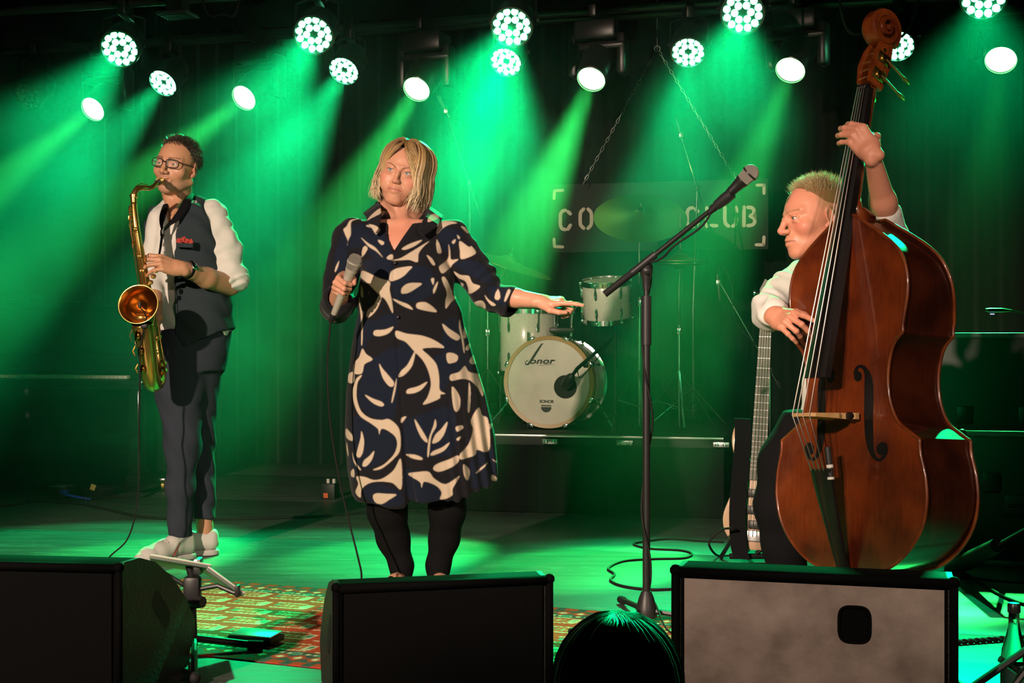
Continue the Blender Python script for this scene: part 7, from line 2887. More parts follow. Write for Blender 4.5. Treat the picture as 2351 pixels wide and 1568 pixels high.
# ---------------- rug
def rug():
    a = math.radians(-22.8)
    ex, ey = Vector((math.cos(a), math.sin(a), 0)), Vector((-math.sin(a), math.cos(a), 0))
    o = PF(480, 1509, 0) - ex * .86
    L, D = 2.46, 1.07
    o.z = 0
    nx, ny = 480, 214
    X, Y = np.meshgrid(np.linspace(0, L, nx), np.linspace(0, D, ny), indexing='ij')
    rng = np.random.default_rng(3)
    Z = .0032 + .0010 * rng.random(X.shape) + .003 * np.sin(X * 3 + Y * 4) * 0
    V = np.stack([X, Y, Z], -1).reshape(-1, 3)
    V = np.array(o) + V[:, :1] * np.array(ex) + V[:, 1:2] * np.array(ey) + V[:, 2:] * np.array((0, 0, 1.0))
    i, j = np.meshgrid(np.arange(nx - 1), np.arange(ny - 1), indexing='ij')
    q = (i * ny + j).ravel()
    Q = np.stack([q, q + ny, q + ny + 1, q + 1], 1)
    # skirt
    n0 = len(V)
    edge = [(k, 0) for k in range(nx)] + [(nx - 1, k) for k in range(1, ny)] + [(k, ny - 1) for k in range(nx - 2, -1, -1)] + [(0, k) for k in range(ny - 2, 0, -1)]
    eid = np.array([a_ * ny + b_ for a_, b_ in edge])
    low = V[eid].copy()
    low[:, 2] = .0008
    V2 = np.concatenate([V, low])
    m = len(eid)
    k = np.arange(m)
    QS = np.stack([eid, n0 + k, n0 + (k + 1) % m, eid[(k + 1) % m]], 1)
    # woven pattern
    x, y = X.ravel(), Y.ravel()
    red, dred, cream, teal, dark = [np.array(c) for c in ((.60, .075, .035), (.34, .030, .024), (.80, .70, .46), (.10, .30, .22), (.05, .08, .07))]
    c = np.tile(red, (len(x), 1))

    def put(mask, col):
        c[mask] = col
    bd = np.minimum(np.minimum(x, L - x), np.minimum(y, D - y))
    fx, fy = x - .5 * ((y / .135).astype(int) % 2) * .17, y
    gx, gy = np.mod(fx, .17) / .17, np.mod(fy, .135) / .135
    # motif: toothed cream strokes either side of a panel with small figures
    tooth = .035 * (np.mod(gx * 7, 1) - .5)
    put((np.abs(gy - .20 - tooth - .25 * (gx - .5) * .3) < .035) & (gx > .10) & (gx < .90), cream)
    put((np.abs(gy - .78 - tooth - .25 * (gx - .5) * .3) < .032) & (gx > .05) & (gx < .72), cream)
    put((np.abs(gx - .50) < .26) & (np.abs(gy - .49) < .17), np.array((.70, .14, .05)))
    put((np.abs(np.mod(gx * 9, 1) - .5) < .22) & (np.abs(gy - .49) < .11) & (np.abs(gx - .50) < .24), cream * .8)
    put((np.abs(np.mod(gx * 9, 1) - .5) < .10) & (np.abs(gy - .49) < .06) & (np.abs(gx - .50) < .24), teal)
    put((np.abs(gx - .84) < .09) & (np.abs(gy - .50) < .22), cream)
    put((np.abs(gx - .84) < .055) & (np.abs(gy - .50) < .15) & (np.mod(gy * 14, 1) > .35), teal)
    put((np.abs(gx - .16) < .05) & (np.abs(gy - .50) < .12), teal)
    b1 = bd < .15
    put(b1, dark * 1.4)
    bx = np.where((y < .15) | (y > D - .15), x, y)
    cell = np.mod(bx, .06) / .06
    put(b1 & (bd > .045) & (bd < .115) & (np.abs(cell - .5) + np.abs((bd - .08) / .07) < .52), red)
    put(b1 & (bd > .045) & (bd < .115) & (np.abs(cell - .5) + np.abs((bd - .08) / .07) < .24), cream)
    put(b1 & (np.abs(bd - .125) < .008) & (np.mod(bx, .03) < .017), cream)
    put(b1 & (bd < .036) & (np.mod(bx, .075) < .045), red)
    put(b1 & (np.abs(bd - .130) < .02) & (np.mod(bx + .02, .09) < .03), teal)
    c = c * (1 + .35 * (rng.random((len(x), 1)) - .5))
    c = np.concatenate([c, np.tile(dred, (m, 1))])
    me = np_mesh('rug', V2, np.concatenate([Q, QS]), (o.x, o.y, 0))
    set_col(me, c)
    mat('rug_pile', (.4, .1, .05), .95, attr='col', spec=.1, bump=(350, .5))
    me.materials.append(MATS['rug_pile'])
    ob = bpy.data.objects.new('rug', me)
    COL.objects.link(ob)
    ob.location = (o.x, o.y, 0)
    tag(ob, 'red patterned oriental rug lying between the floor monitors', 'rug')


rug()

# ---------------- vocal stand with boom
def vocal_stand():
    Y = 4.45
    x = P(1484, 0, Y).x
    base = Vector((x, Y, 0))
    t = thing('microphone_stand', 'black boom microphone stand standing beside the singer', 'microphone stand', base)
    MB().lathe([(.034, .018), (.036, .03), (.034, .05), (.024, .085), (.015, .105)], base, (0, 0, 1), 24).build('leg_hub', 'black_plastic', t)
    for an in (-20, 100, 220):
        v = Vector((math.cos(math.radians(an)), math.sin(math.radians(an)), 0))
        lg = MB().tube([base + v * .02 + Vector((0, 0, .040)), base + v * .30 + Vector((0, 0, .018))], .010, 8).build('leg', 'black_metal', t)
        MB().tube([base + v * .29 + Vector((0, 0, .018)), base + v * .335 + Vector((0, 0, .0145))], .0135, 10).build('foot', 'black_rubber', lg)
    z1, z2 = P(0, 750, Y).z, P(0, 628, Y).z
    MB().tube([base + Vector((0, 0, .09)), Vector((x, Y, z1))], .0125, 14).build('lower_tube', 'black_metal', t)
    MB().tube([Vector((x, Y, z1 - .06)), Vector((x, Y, z1 + .10))], .0165, 14).build('height_clutch', 'black_plastic', t)
    MB().tube([Vector((x, Y, z1)), Vector((x, Y, z2))], .0085, 12).build('upper_tube', 'black_metal', t)
    J = P(1484, 622, Y)
    MB().lathe([(.012, -.06), (.014, -.03), (.021, -.005), (.022, .012), (.017, .030), (.008, .034)], J, (0, 0, 1), 16).build('swivel_joint', 'black_plastic', t)
    MB().lathe([(.010, -.012), (.014, -.006), (.014, .01), (.006, .016)], J + Vector((0, -.018, .0)), (0, -1, 0), 12).build('swivel_knob', 'black_plastic', t)
    a, b = P(1388, 676, Y + .01), P(1640, 476, Y - .14)
    MB().tube([a, P(1462, 618, Y)], .0115, 12).build('boom_grip', 'black_rubber', t)
    MB().tube([P(1452, 626, Y), P(1506, 583, Y - .03)], .0130, 12).build('boom_clutch', 'black_plastic', t)
    MB().tube([P(1500, 588, Y - .03), P(1580, 524, Y - .08), b], [.0085, .0085, .0075], 10).build('boom', 'black_metal', t)
    d = (b - P(1580, 524, Y - .08)).normalized()
    MB().tube([b - d * .01, b + d * .025], .013, 10).build('thread_adapter', 'black_plastic', t)
    MB().tube([b + d * .01, b + d * .045, b + d * .075], [.016, .019, .018], 12).build('mic_clip', 'black_plastic', t)
    tail, head = P(1645, 472, Y - .15), P(1722, 398, Y - .20)
    d2 = (head - tail).normalized()
    microphone('microphone', 'black vocal microphone with silver grille on the boom stand', tail, head + d2 * .028, 'black_metal', 'mic_grille', 1.05, True)
    # its cable wound round the boom and the pole
    pts = []
    for k in range(16):
        f = k / 15
        p = (tail - d2 * .03).lerp(P(1490, 600, Y - .02), f)
        pts.append(p + Vector((.010 * math.sin(f * 9), -.012 - .004 * math.cos(f * 9), -.018 * math.sin(f * 3.1) - .006)))
    for k in range(1, 26):
        f = k / 25
        z = P(0, 610, Y).z * (1 - f) + .10 * f
        an = f * 13
        rr = .0165 + .004 * math.sin(f * 17)
        pts.append(Vector((x + rr * math.cos(an), Y + rr * math.sin(an), z)))
    pts += [Vector((x + .03, Y - .02, .06)), PF(1540, 1452, .006), PF(1600, 1420, .006)]
    cable('microphone_cable', 'black cable wound round the boom microphone stand', pts, .0034, 5)


vocal_stand()
cable('floor_cable', 'black cable lying in loops on the floor behind the boom stand',
      [PF(x, y, .005) for x, y in ((1690, 1352), (1600, 1351), (1550, 1352), (1490, 1353), (1430, 1345), (1402, 1332), (1411, 1318), (1397, 1304), (1432, 1288), (1500, 1283), (1570, 1281), (1588, 1271), (1560, 1263), (1490, 1259), (1455, 1249), (1480, 1243), (1535, 1237), (1600, 1241), (1662, 1244))], .005)
cable('floor_cable', 'long black cable running across the floor behind the saxophonist and singer',
      [PF(x, y, .006) for x, y in ((60, 1150), (170, 1156), (240, 1168), (310, 1184), (400, 1192), (480, 1192), (600, 1190), (720, 1186), (800, 1180), (845, 1176), (960, 1172))], .008)
cable('floor_cable', 'black cable on the floor trailing from the foot of the double bass',
      [PF(x, y, .006) for x, y in ((2130, 1318), (2200, 1312), (2240, 1330), (2290, 1362), (2340, 1384), (2400, 1396))], .006)
cable('floor_cable', 'thin straight black cable on the floor beyond the double bass',
      [PF(x, y, .005) for x, y in ((2150, 1320), (2230, 1326), (2300, 1334), (2400, 1340))], .005)


def twisted():
    p0, p1 = PF(2150, 1478, .008), PF(2420, 1458, .008)
    t = thing('twisted_cable', 'twisted pair cable on the bright floor beside the bottle', 'cable', p0)
    for s_ in (0, math.pi):
        pts = []
        for k in range(90):
            f = k / 89
            a = f * 60 + s_
            pts.append(p0.lerp(p1, f) + Vector((0, .005 * math.cos(a), .005 * math.sin(a))))
        MB().tube(pts, .005, 6).build('strand', 'black_rubber', t)


twisted()

# ---------------- low tablet stand
mat('tablet_white', (0.60, 0.50, 0.47), 0.4)
mat('tablet_back', (0.12, 0.16, 0.12), 0.45)
mat('screen_black', (0.004, 0.004, 0.005), 0.1)


def tablet_stand():
    base = PF(446, 1500, 0)
    t = thing('tablet_stand', 'low black stand with clamps holding two tablets', 'stand', base)
    Y = base.y
    top = P(440, 1345, Y)
    MB().tube([base + Vector((0, 0, .02)), top], .011, 12).build('pole', 'black_metal', t)
    hub = P(442, 1355, Y)
    MB().box(hub, (.050, .045, .085), None, .012).build('clamp_block', 'black_plastic', t)
    MB().lathe([(.016, -.02), (.02, 0), (.016, .02)], hub + Vector((.02, -.02, -.03)), (1, -.5, 0), 14).build('clamp_knob', 'black_plastic', t)
    MB().tube([P(432, 1290, Y), P(440, 1320, Y), hub], .012, 10).build('tilt_arm', 'black_metal', t)
    MB().box(P(455, 1300, Y - .01), (.022, .05, .05), None, .006).build('tilt_arm_clip', 'steel', t)
    for an, L in ((8, .17), (135, .13), (250, .16)):
        v = Vector((math.cos(math.radians(an)), math.sin(math.radians(an)), 0))
        lg = MB().tube([base + Vector((0, 0, .045)), base + v * L + Vector((0, 0, .02))], .011, 10).build('leg', 'black_metal', t)
        MB().tube([base + v * (L - .015) + Vector((0, 0, .0195)), base + v * (L + .03) + Vector((0, 0, .0165))], .0155, 12).build('foot', 'black_rubber', lg)
    # the tablets stand in the clamps: things of their own

    def tablet(label, corners, th, hold):
        """corners: near-left, near-right, far-right, far-left of the back cover"""
        p = [Vector(c) for c in corners]
        ex = (p[1] - p[0]).normalized()
        ey = (p[3] - p[0])
        ey = (ey - ex * ey.dot(ex)).normalized()
        ez = ex.cross(ey)
        W, D = (p[1] - p[0]).length, (p[3] - p[0]).length
        c = (p[0] + p[1] + p[2] + p[3]) / 4
        Rm = Matrix((ex, ey, ez)).transposed()
        o = thing('tablet', label, 'tablet', c)
        MB().box(c, (W, D, th), Rm, th * .45).build('back_shell', 'tablet_back', o)
        MB().box(c + ez * th * .5, (W * .99, D * .99, th * .5), Rm, th * .2).build('bezel', 'tablet_white', o)
        MB().box(c + ez * (th * .76), (W * .9, D * .88, .001), Rm).build('screen', 'screen_black', o)
    n0, n1 = P(316, 1274, Y - .07), P(458, 1298, Y - .04)
    f = Vector((.03, .17, -.055))
    tablet('pale edged tablet lying tilted in the clamp of the low stand', (n0, n1, n1 + f, n0 + f), .012, hub)
    m0, m1 = P(462, 1296, Y - .05), P(548, 1358, Y - .03)
    f = Vector((-.02, .16, -.05))
    tablet('dark tablet sloping down beside the first one on the low stand', (m0, m1, m1 + f, m0 + f), .012, hub)
    q = MB().box(P(546, 1356, Y - .03), (.012, .03, .035), None, .003)
    q.build('corner_grip', 'black_plastic', t)
    MB().tube([hub, P(500, 1345, Y - .01), P(540, 1362, Y - .02)], .007, 8).build('support_arm', 'black_metal', t)
    MB().tube([hub, P(380, 1318, Y - .01), P(335, 1300, Y - .03)], .007, 8).build('support_arm', 'black_metal', t)
    b = Vector(PF(447, 1556, .02))
    MB().ball(b, .017, 12).build('foot_ball', 'black_rubber', t)
    MB().tube([base + Vector((0, 0, .04)), b], .009, 8).build('leg', 'black_metal', t)


tablet_stand()
pd = PF(588, 1478, 0)
tp = thing('effects_pedal', 'flat black pedal with a pale top lying on the rug', 'pedal', (pd.x, pd.y, .009))
MB().box((pd.x, pd.y, .019), (.150, .085, .020), Matrix.Rotation(-.35, 3, 'Z'), .004).build('pedal_base', 'black_plastic', tp)
MB().box((pd.x, pd.y, .033), (.142, .078, .005), Matrix.Rotation(-.35, 3, 'Z') @ Matrix.Rotation(.06, 3, 'X'), .002).build('treadle', 'alu', tp)

# ---------------- bottle and folding stand in the corner
mat('bottle_glass', (0.55, 0.80, 0.66), 0.04, trans=1.0, ior=1.45)
mat('bottle_cap', (0.03, 0.03, 0.03), 0.3, 0.5)
mat('bottle_label', (0.30, 0.38, 0.42), 0.5)
bp = Vector((P(2328, 0, 3.38).x, 3.38, 0.001))
bt = thing('bottle', 'clear glass bottle with dark cap standing on the floor', 'bottle', bp)
MB().lathe([(.001, 0), (.030, 0), (.032, .006), (.032, .13), (.029, .155), (.019, .190), (.0135, .215), (.0130, .245), (.0145, .248), (.0145, .254), (.0125, .256)], bp, (0, 0, 1), 28, cap=False).build('glass_body', 'bottle_glass', bt)
MB().lathe([(.0150, .246), (.0158, .250), (.0155, .266), (.013, .270), (.001, .271)], bp, (0, 0, 1), 20, cap=False).build('cap', 'bottle_cap', bt)
MB().lathe([(.0325, .05), (.0328, .052), (.0328, .118), (.0325, .12)], bp, (0, 0, 1), 28, cap=False).build('label_band', 'bottle_label', bt)
fs_ = thing('folding_stand', 'black folding stand frame in front of the bottle', 'stand', PF(2260, 1640, 0))
for a, b, nm in (((2222, 1584, 3.20), (2400, 1462, 3.20), 'frame_bar'), ((2268, 1650, 3.18), (2400, 1480, 3.18), 'frame_bar'), ((2296, 1512, 3.22), (2360, 1556, 3.22), 'cross_bar')):
    MB().tube([P(*a), P(*b)], .011, 8, flat=.8).build(nm, 'black_metal', fs_)
for (x, y, Y) in ((2222, 1584, 3.20), (2268, 1650, 3.18)):
    q = P(x, y, Y)
    MB().tube([q, Vector((q.x - .02, q.y, .004))], .011, 8).build('stand_foot', 'black_rubber', fs_)
q = P(2400, 1470, 3.19)
MB().tube([q, Vector((q.x + .03, q.y, .004))], .011, 8).build('rear_leg', 'black_metal', fs_)

# ---------------- stand leg lying behind the double bass
sl = thing('bass_stand', 'black padded stand leg on the floor behind the double bass', 'stand', PF(2195, 1312, 0))
a, b, c = PF(2185, 1308, .02), P(2290, 1252, 4.80), P(2420, 1180, 4.82)
MB().tube([a, a.lerp(b, .5), b], [.030, .032, .026], 12).build('padded_leg', 'black_rubber', sl)
MB().tube([b, c], .009, 8).build('stand_rod', 'black_metal', sl)
MB().tube([b, PF(2320, 1275, .02), PF(2340, 1290, .006)], .010, 8).build('side_leg', 'black_metal', sl)
# ------------------------------------------------------------------ electric bass on its stand
mat('ash_wood', (0.62, 0.40, 0.27), 0.35, noise=(14, .4, (.50, .30, .19)), coat=.4)
mat('rosewood', (0.10, 0.085, 0.065), 0.5)
mat('pickup_black', (0.015, 0.015, 0.015), 0.4)
mat('piano_black', (0.008, 0.008, 0.009), 0.12, coat=.5)
mat('ivory', (0.70, 0.68, 0.60), 0.35)
mat('case_black', (0.010, 0.010, 0.011), 0.5)
mat('plug_blue', (0.02, 0.06, 0.45), 0.4)
mat('tag_yellow', (0.60, 0.48, 0.12), 0.6)
mat('sticker_orange', (0.65, 0.12, 0.03), 0.6)


def electric_bass():
    Y = 5.70
    foot = PF(1722, 1285, 0)
    lo, hi = P(1735, 1262, Y), P(1766, 668, Y + .10)
    ax = (hi - lo).normalized()
    n = Vector((-.30, -.94, .12))
    n = (n - ax * n.dot(ax)).normalized()
    sx = ax.cross(n).normalized()
    if sx.x < 0:
        sx = -sx
    L = (hi - lo).length
    t = thing('electric_bass', 'natural wood electric bass guitar standing behind the bassist', 'guitar', lo)
    G = lambda x, h, z: lo + sx * x + n * h + ax * z
    S_ = Y / F
    out = [(-.02, .0), (-.08, .018), (-.125, .065), (-.138, .13), (-.118, .20), (-.092, .26), (-.088, .31), (-.104, .38), (-.118, .45), (-.108, .51), (-.085, .53), (-.066, .50), (-.056, .43), (-.040, .375), (.0, .362), (.036, .365), (.050, .40), (.062, .435), (.084, .43), (.096, .38), (.090, .31), (.096, .25), (.122, .19), (.136, .12), (.118, .055), (.07, .012)]
    o = cr(out, 4, True)
    k = len(o)
    vs = [G(x, 0, z) for x, z in o] + [G(x, .04, z) for x, z in o]
    ins = [(x * .96, .26 + (z - .26) * .97) for x, z in o]
    vs += [G(x, -.004, z) for x, z in ins] + [G(x, .044, z) for x, z in ins]
    fs = [(i, (i + 1) % k, k + (i + 1) % k, k + i) for i in range(k)] + [(k + i, k + (i + 1) % k, 3 * k + (i + 1) % k, 3 * k + i) for i in range(k)] + [(i, (i + 1) % k, 2 * k + (i + 1) % k, 2 * k + i) for i in range(k)] + [tuple(range(2 * k, 3 * k)), tuple(range(3 * k, 4 * k))]
    MB().add(vs, fs).build('body', 'ash_wood', t, angle=35)
    zn = L - .10
    ws = lambda z: .035 - (.035 - .023) * (z - .29) / (zn - .29)
    m = MB()
    vs = []
    for z in (.29, zn):
        w = ws(z)
        vs += [G(-w, .056, z), G(w, .056, z), G(w, .050, z), G(-w, .050, z)]
    m.add(vs, [(0, 1, 2, 3), (4, 5, 6, 7)] + [(i, (i + 1) % 4, 4 + (i + 1) % 4, 4 + i) for i in range(4)])
    fb = m.build('fretboard', 'rosewood', t, smooth=False)
    MB().tube([G(0, .026, .36), G(0, .030, zn)], [.024, .019], 10).build('neck', 'ash_wood', t)
    sc_ = zn - .055
    for i in range(1, 22):
        z = zn - sc_ * (1 - 2 ** (-i / 12))
        w = ws(z)
        MB().tube([G(-w, .0565, z), G(w, .0565, z)], .0016, 5).build('fret', 'alu', fb)
    for i in range(4):
        a = -1.5 + i
        MB().tube([G(a * .0165, .062, .055), G(a * .0095, .060, zn), G(a * .012, .050, L - .03)], .0012, 5).build('string', 'string_steel', t)
    for z, w in ((.235, .038), (.165, .038), (.105, .030)):
        MB().box(G(0, .050, z), (w * 2, .034, .016), Matrix((sx, ax, n)).transposed(), .003).build('pickup', 'pickup_black', t)
    MB().box(G(0, .050, .058), (.075, .045, .014), Matrix((sx, ax, n)).transposed(), .003).build('bridge', 'steel', t)
    for x, z in ((.055, .13), (.075, .095), (.085, .055), (.050, .085)):
        MB().lathe([(.010, 0), (.010, .012), (.008, .015), (.001, .015)], G(x, .044, z), n, 14, cap=False).build('knob', 'steel', t)
    hs = [(-.020, zn), (-.032, zn + .03), (-.034, zn + .10), (-.014, zn + .145), (.012, zn + .13), (.026, zn + .10), (.030, zn + .04), (.020, zn)]
    vs = [G(x, .030, z) for x, z in hs] + [G(x, .046, z) for x, z in hs]
    MB().add(vs, [tuple(range(8)), tuple(range(8, 16))] + [(i, (i + 1) % 8, 8 + (i + 1) % 8, 8 + i) for i in range(8)]).build('headstock', 'rosewood', t, angle=30)
    for q, z in ((-1, zn + .035), (-1, zn + .085), (1, zn + .035), (1, zn + .08)):
        MB().tube([G(q * .02, .036, z), G(q * .048, .036, z)], .004, 6).build('tuner_shaft', 'chrome', t)
        MB().ball(G(q * .056, .036, z), (.008, .005, .012), 10).build('tuner_key', 'chrome', t)
    # strap hanging over the body
    s = thing('guitar_strap', 'wide dark strap hanging down over the electric bass', 'strap', G(-.075, .06, .2))
    pts = [G(-.078, .020, .545), G(-.076, .052, .535), G(-.068, .066, .45), G(-.072, .070, .30), G(-.074, .072, .15), G(-.062, .072, .02), Vector(G(-.04, .08, -.10))]
    pts[-1].z = max(pts[-1].z, .02)
    q = cr([tuple(p) for p in pts], 5)
    vs, fs = [], []
    for p in q:
        p = Vector(p)
        for a, h in ((-.034, 0), (.034, 0), (.034, .004), (-.034, .004)):
            vs.append(p + sx * a + n * h)
    for i in range(len(q) - 1):
        for j in range(4):
            fs.append((i * 4 + j, i * 4 + (j + 1) % 4, (i + 1) * 4 + (j + 1) % 4, (i + 1) * 4 + j))
    fs += [(0, 1, 2, 3), tuple(len(vs) - 4 + j for j in range(4))]
    MB().add(vs, fs).build('strap_band', 'black_cloth', s, angle=40)
    # stand
    st = thing('guitar_stand', 'small black folding stand under the electric bass', 'stand', foot)
    c = G(-.03, -.02, -.01)
    MB().tube([c + Vector((-.02, -.06, .0)), c + Vector((-.08, -.05, .06)), PF(1655, 1280, .006)], .010, 8).build('front_leg', 'black_metal', st)
    MB().tube([c + Vector((.02, -.06, .0)), c + Vector((.10, -.05, .06)), PF(1765, 1282, .006)], .010, 8).build('front_leg', 'black_metal', st)
    MB().tube([c + Vector((0, .0, .02)), Vector((c.x + .02, c.y + .22, .006))], .010, 8).build('rear_leg', 'black_metal', st)
    MB().tube([c + Vector((-.09, -.055, -.012)), c + Vector((.11, -.055, -.012))], .012, 8).build('rest_bar', 'black_rubber', st)
    MB().tube([c + Vector((0, .0, .02)), c + Vector((0, .03, .25))], .009, 8).build('back_post', 'black_metal', st)
    cable('instrument_cable', 'black cable curling from the electric bass to the floor', [G(-.10, .02, .06), P(1690, 1215, 5.62), P(1660, 1215, 5.60), P(1632, 1238, 5.60), P(1630, 1256, 5.62), PF(1650, 1276, .006), PF(1690, 1272, .006), PF(1720, 1262, .006)], .005)


electric_bass()


# ------------------------------------------------------------------ upright piano at the back
def piano():
    Y = 8.55
    zt = P(0, 699, Y).z
    x0, x1 = P(-70, 0, Y).x, P(402, 0, Y).x
    cx, w = (x0 + x1) / 2, x1 - x0
    t = thing('upright_piano', 'black upright piano on castors against the back curtain', 'piano', (cx, Y, 0))
    R_ = RS
    bx = lambda nm, dx, dv, z, sx, sy, sz, m='piano_black', p=None, bev=.006: MB().box(Vector((cx, Y, z)) + SU * dx + SV * dv, (sx, sy, sz), R_, bev).build(nm, m, p or t)
    bx('case', 0, .14, (zt + .12) / 2, w, .30, zt - .12)
    bx('top_lid', 0, .12, zt - .005, w + .04, .37, .026)
    bx('upper_panel', 0, -.015, .98, w - .10, .02, zt - .80)
    bx('lower_panel', 0, .0, .36, w - .10, .02, .40)
    kb = bx('key_bed', 0, -.14, .66, w, .30, .06)
    bx('fallboard', 0, -.045, .78, w - .12, .03, .12)
    for q in (-1, 1):
        bx('key_block', q * (w / 2 - .05), -.14, .71, .07, .28, .07)
        lg = bx('leg', q * (w / 2 - .06), -.25, .37, .07, .07, .52)
        bx('toe_block', q * (w / 2 - .06), -.10, .085, .09, .40, .07)
    n = 36
    kw = (w - .22) / n
    vs0 = MB().box((0, 0, 0), (kw * .93, .15, .02), R_, .002).build('white_key', 'ivory', t)
    for i in range(n):
        o = vs0 if i == 0 else vs0.copy()
        if i:
            COL.objects.link(o)
        o.location = SU * (-(w - .22) / 2 + kw * (i + .5)) + SV * -.20 + Vector((0, 0, .705))
    # mesh above was built about the origin; put it back into the piano's frame
    me = vs0.data
    for v in me.vertices:
        v.co += Vector((cx, Y, 0))
    for px in (374, -40, 300):
        q = PF(px, 1112, .0)
        c = Vector((P(px, 0, Y - .18).x, Y - .18, .036))
        if px == 300:
            c.y += .45
        MB().lathe([(.030, -.012), (.036, -.008), (.036, .008), (.030, .012)], c, (1, .2, 0), 20).build('castor_wheel', 'brass_plate', t)
        MB().box(c + Vector((0, .01, .034)), (.034, .05, .02), None, .004).build('castor_fork', 'steel', t)
    b = thing('small_case', 'small flat black case lying on the piano lid', 'case', P(42, 697, Y) + Vector((0, 0.05, 0)))
    c = P(40, 684, Y)
    MB().box(Vector((c.x, c.y + .06, zt + .032)), (.24, .18, .046), R_, .006).build('case_body', 'case_black', b)
    MB().box(Vector((c.x, c.y + .06, zt + .058)), (.245, .185, .010), R_, .004).build('case_lid', 'case_black', b)
    MB().tube([Vector((c.x - .03, c.y - .035, zt + .035)), Vector((c.x - .03, c.y - .055, zt + .037)), Vector((c.x + .03, c.y - .065, zt + .037)), Vector((c.x + .03, c.y - .045, zt + .035))], .005, 6).build('case_handle', 'black_rubber', b)


piano()


# ------------------------------------------------------------------ cases beyond the bass
def flight_case(name, label, x0, x1, Y, ztop, zlow, dep, cat='flight case'):
    xa, xb = P(x0, 0, Y).x, P(x1, 0, Y).x
    cx, w = (xa + xb) / 2, xb - xa
    t = thing(name, label, cat, (cx, Y + dep / 2, 0 if zlow < .2 else zlow))
    h = ztop - zlow
    o = Vector((cx, Y, 0))
    W = lambda dx, dv, z: o + SU * dx + SV * dv + Vector((0, 0, z))
    MB().box(W(0, dep / 2, zlow + h / 2), (w, dep, h), RS, .004).build('panel_box', 'case_black', t)
    for q in (-1, 1):
        for z in (zlow + .012, ztop - .012):
            MB().box(W(0, dep / 2 + q * dep / 2, z), (w + .006, .016, .024), RS, .003).build('edge_rail', 'pipe_grey', t)
        MB().box(W(q * w / 2, 0, zlow + h / 2), (.024, .024, h), RS, .003).build('corner_rail', 'pipe_grey', t)
        for z in (zlow + .014, ztop - .014):
            MB().ball(W(q * w / 2, 0, z), .021, 10).build('ball_corner', 'steel', t)
        MB().box(W(q * w * .25, -.006, zlow + h * .62), (.07, .014, .08), RS, .004).build('catch', 'black_metal', t)
    MB().box(W(0, -.004, zlow + h * .45), (.13, .014, .09), RS, .006).build('handle_dish', 'black_metal', t)
    MB().tube([W(-.05, -.014, zlow + h * .45), W(.05, -.014, zlow + h * .45)], .007, 8).build('handle_bar', 'black_rubber', t)
    return t, W


tc1, W1 = flight_case('flight_case', 'tall black flight case beyond the double bass', 2150, 2420, 6.0, P(0, 764, 6.0).z, 0.0, .5)
tc2, W2 = flight_case('flight_case', 'low black flight case in front of the taller one', 2215, 2470, 5.55, P(0, 990, 5.55).z, 0.0, .30)
gl = thing('gooseneck_lamp', 'small gooseneck lamp over the tall flight case', 'lamp', W1(.20, .2, P(0, 764, 6.0).z))
a = W1(.20, .2, P(0, 764, 6.0).z)
pts = [a, a + Vector((.02, 0, .05)), P(2351, 720, 6.05), P(2318, 713, 6.0)]
MB().tube([Vector(p) for p in cr([tuple(p) for p in pts], 6)], .004, 8).build('gooseneck', 'black_metal', gl)
MB().tube([P(2322, 713, 6.0), P(2300, 712, 5.99), P(2272, 712, 5.98), P(2262, 711, 5.98)], [.008, .017, .018, .009], 12, flat=.55).build('lamp_shade', 'black_metal', gl)
MB().lathe([(.006, 0), (.012, .003)], a, (0, 0, 1), 12).build('lamp_base', 'black_metal', gl)
mat('led_blue', (.1, .1, .6), .4, emit=(.35, .35, 1.0), estr=3.0)
MATS['led_blue'].cycles.emission_sampling = 'NONE'
MB().box(P(2278, 721, 5.98), (.016, .010, .003)).build('lamp_bulb', 'led_blue', gl)

# ------------------------------------------------------------------ boxes and plugs on the floor at the back
q = PF(136, 1146, 0)
sb = thing('stage_box', 'small black stage box with blue plugs on the floor', 'box', q)
MB().box(q + Vector((0, .06, .035)), (.11, .11, .07), RS, .006).build('box_shell', 'case_black', sb)
MB().box(q + Vector((-.01, .06, .072)), (.112, .10, .006), RS, .002).build('box_lid', 'alu', sb)
for k, dx in enumerate((.02, .045)):
    MB().tube([q + Vector((dx, -.02, .045)), q + Vector((dx, .01, .045))], .011, 10).build('plug', 'plug_blue', sb)
    MB().tube([q + Vector((dx, -.02, .045)), q + Vector((dx + .03, -.05, .03)), q + Vector((dx + .16, -.06, .006))], .005, 6).build('plug_lead', 'plug_blue', sb)
q = PF(224, 1136, 0)
tg = thing('cable_reel', 'coil of black cable with a yellow tag on the floor', 'cable', q)
for k in range(4):
    pts = [q + Vector(((.10 + .006 * k) * math.cos(a), .09 * math.sin(a) + .02, .007 + .010 * k)) for a in [2 * math.pi * i / 24 for i in range(25)]]
    MB().tube(pts, .006, 6, cap=False).build('coil_turn', 'black_rubber', tg)
MB().box(q + Vector((0, -.09, .055)), (.030, .003, .035), Matrix.Rotation(.35, 3, 'Y')).build('yellow_tag', 'tag_yellow', tg)
q = PF(756, 1146, 0)
fb_ = thing('floor_socket_box', 'small socket box with an orange sticker on the floor behind the singer', 'box', q)
MB().box(q + Vector((0, .04, .045)), (.085, .08, .09), RS, .006).build('box_shell', 'case_black', fb_)
MB().box(q + Vector((-.02, -.004, .022)), (.028, .004, .028), RS).build('orange_sticker', 'sticker_orange', fb_)
for dx in (-.012, .022):
    MB().tube([q + Vector((dx, .04, .09)), q + Vector((dx, .04, .115))], .010, 10).build('plug', 'ivory', fb_)
cable('floor_cable', 'tangle of thin cables beside the stage box', [PF(x, y, .006) for x, y in ((0, 1162), (40, 1158), (90, 1150), (130, 1150), (200, 1146), (280, 1140), (330, 1140), (370, 1120))], .006)


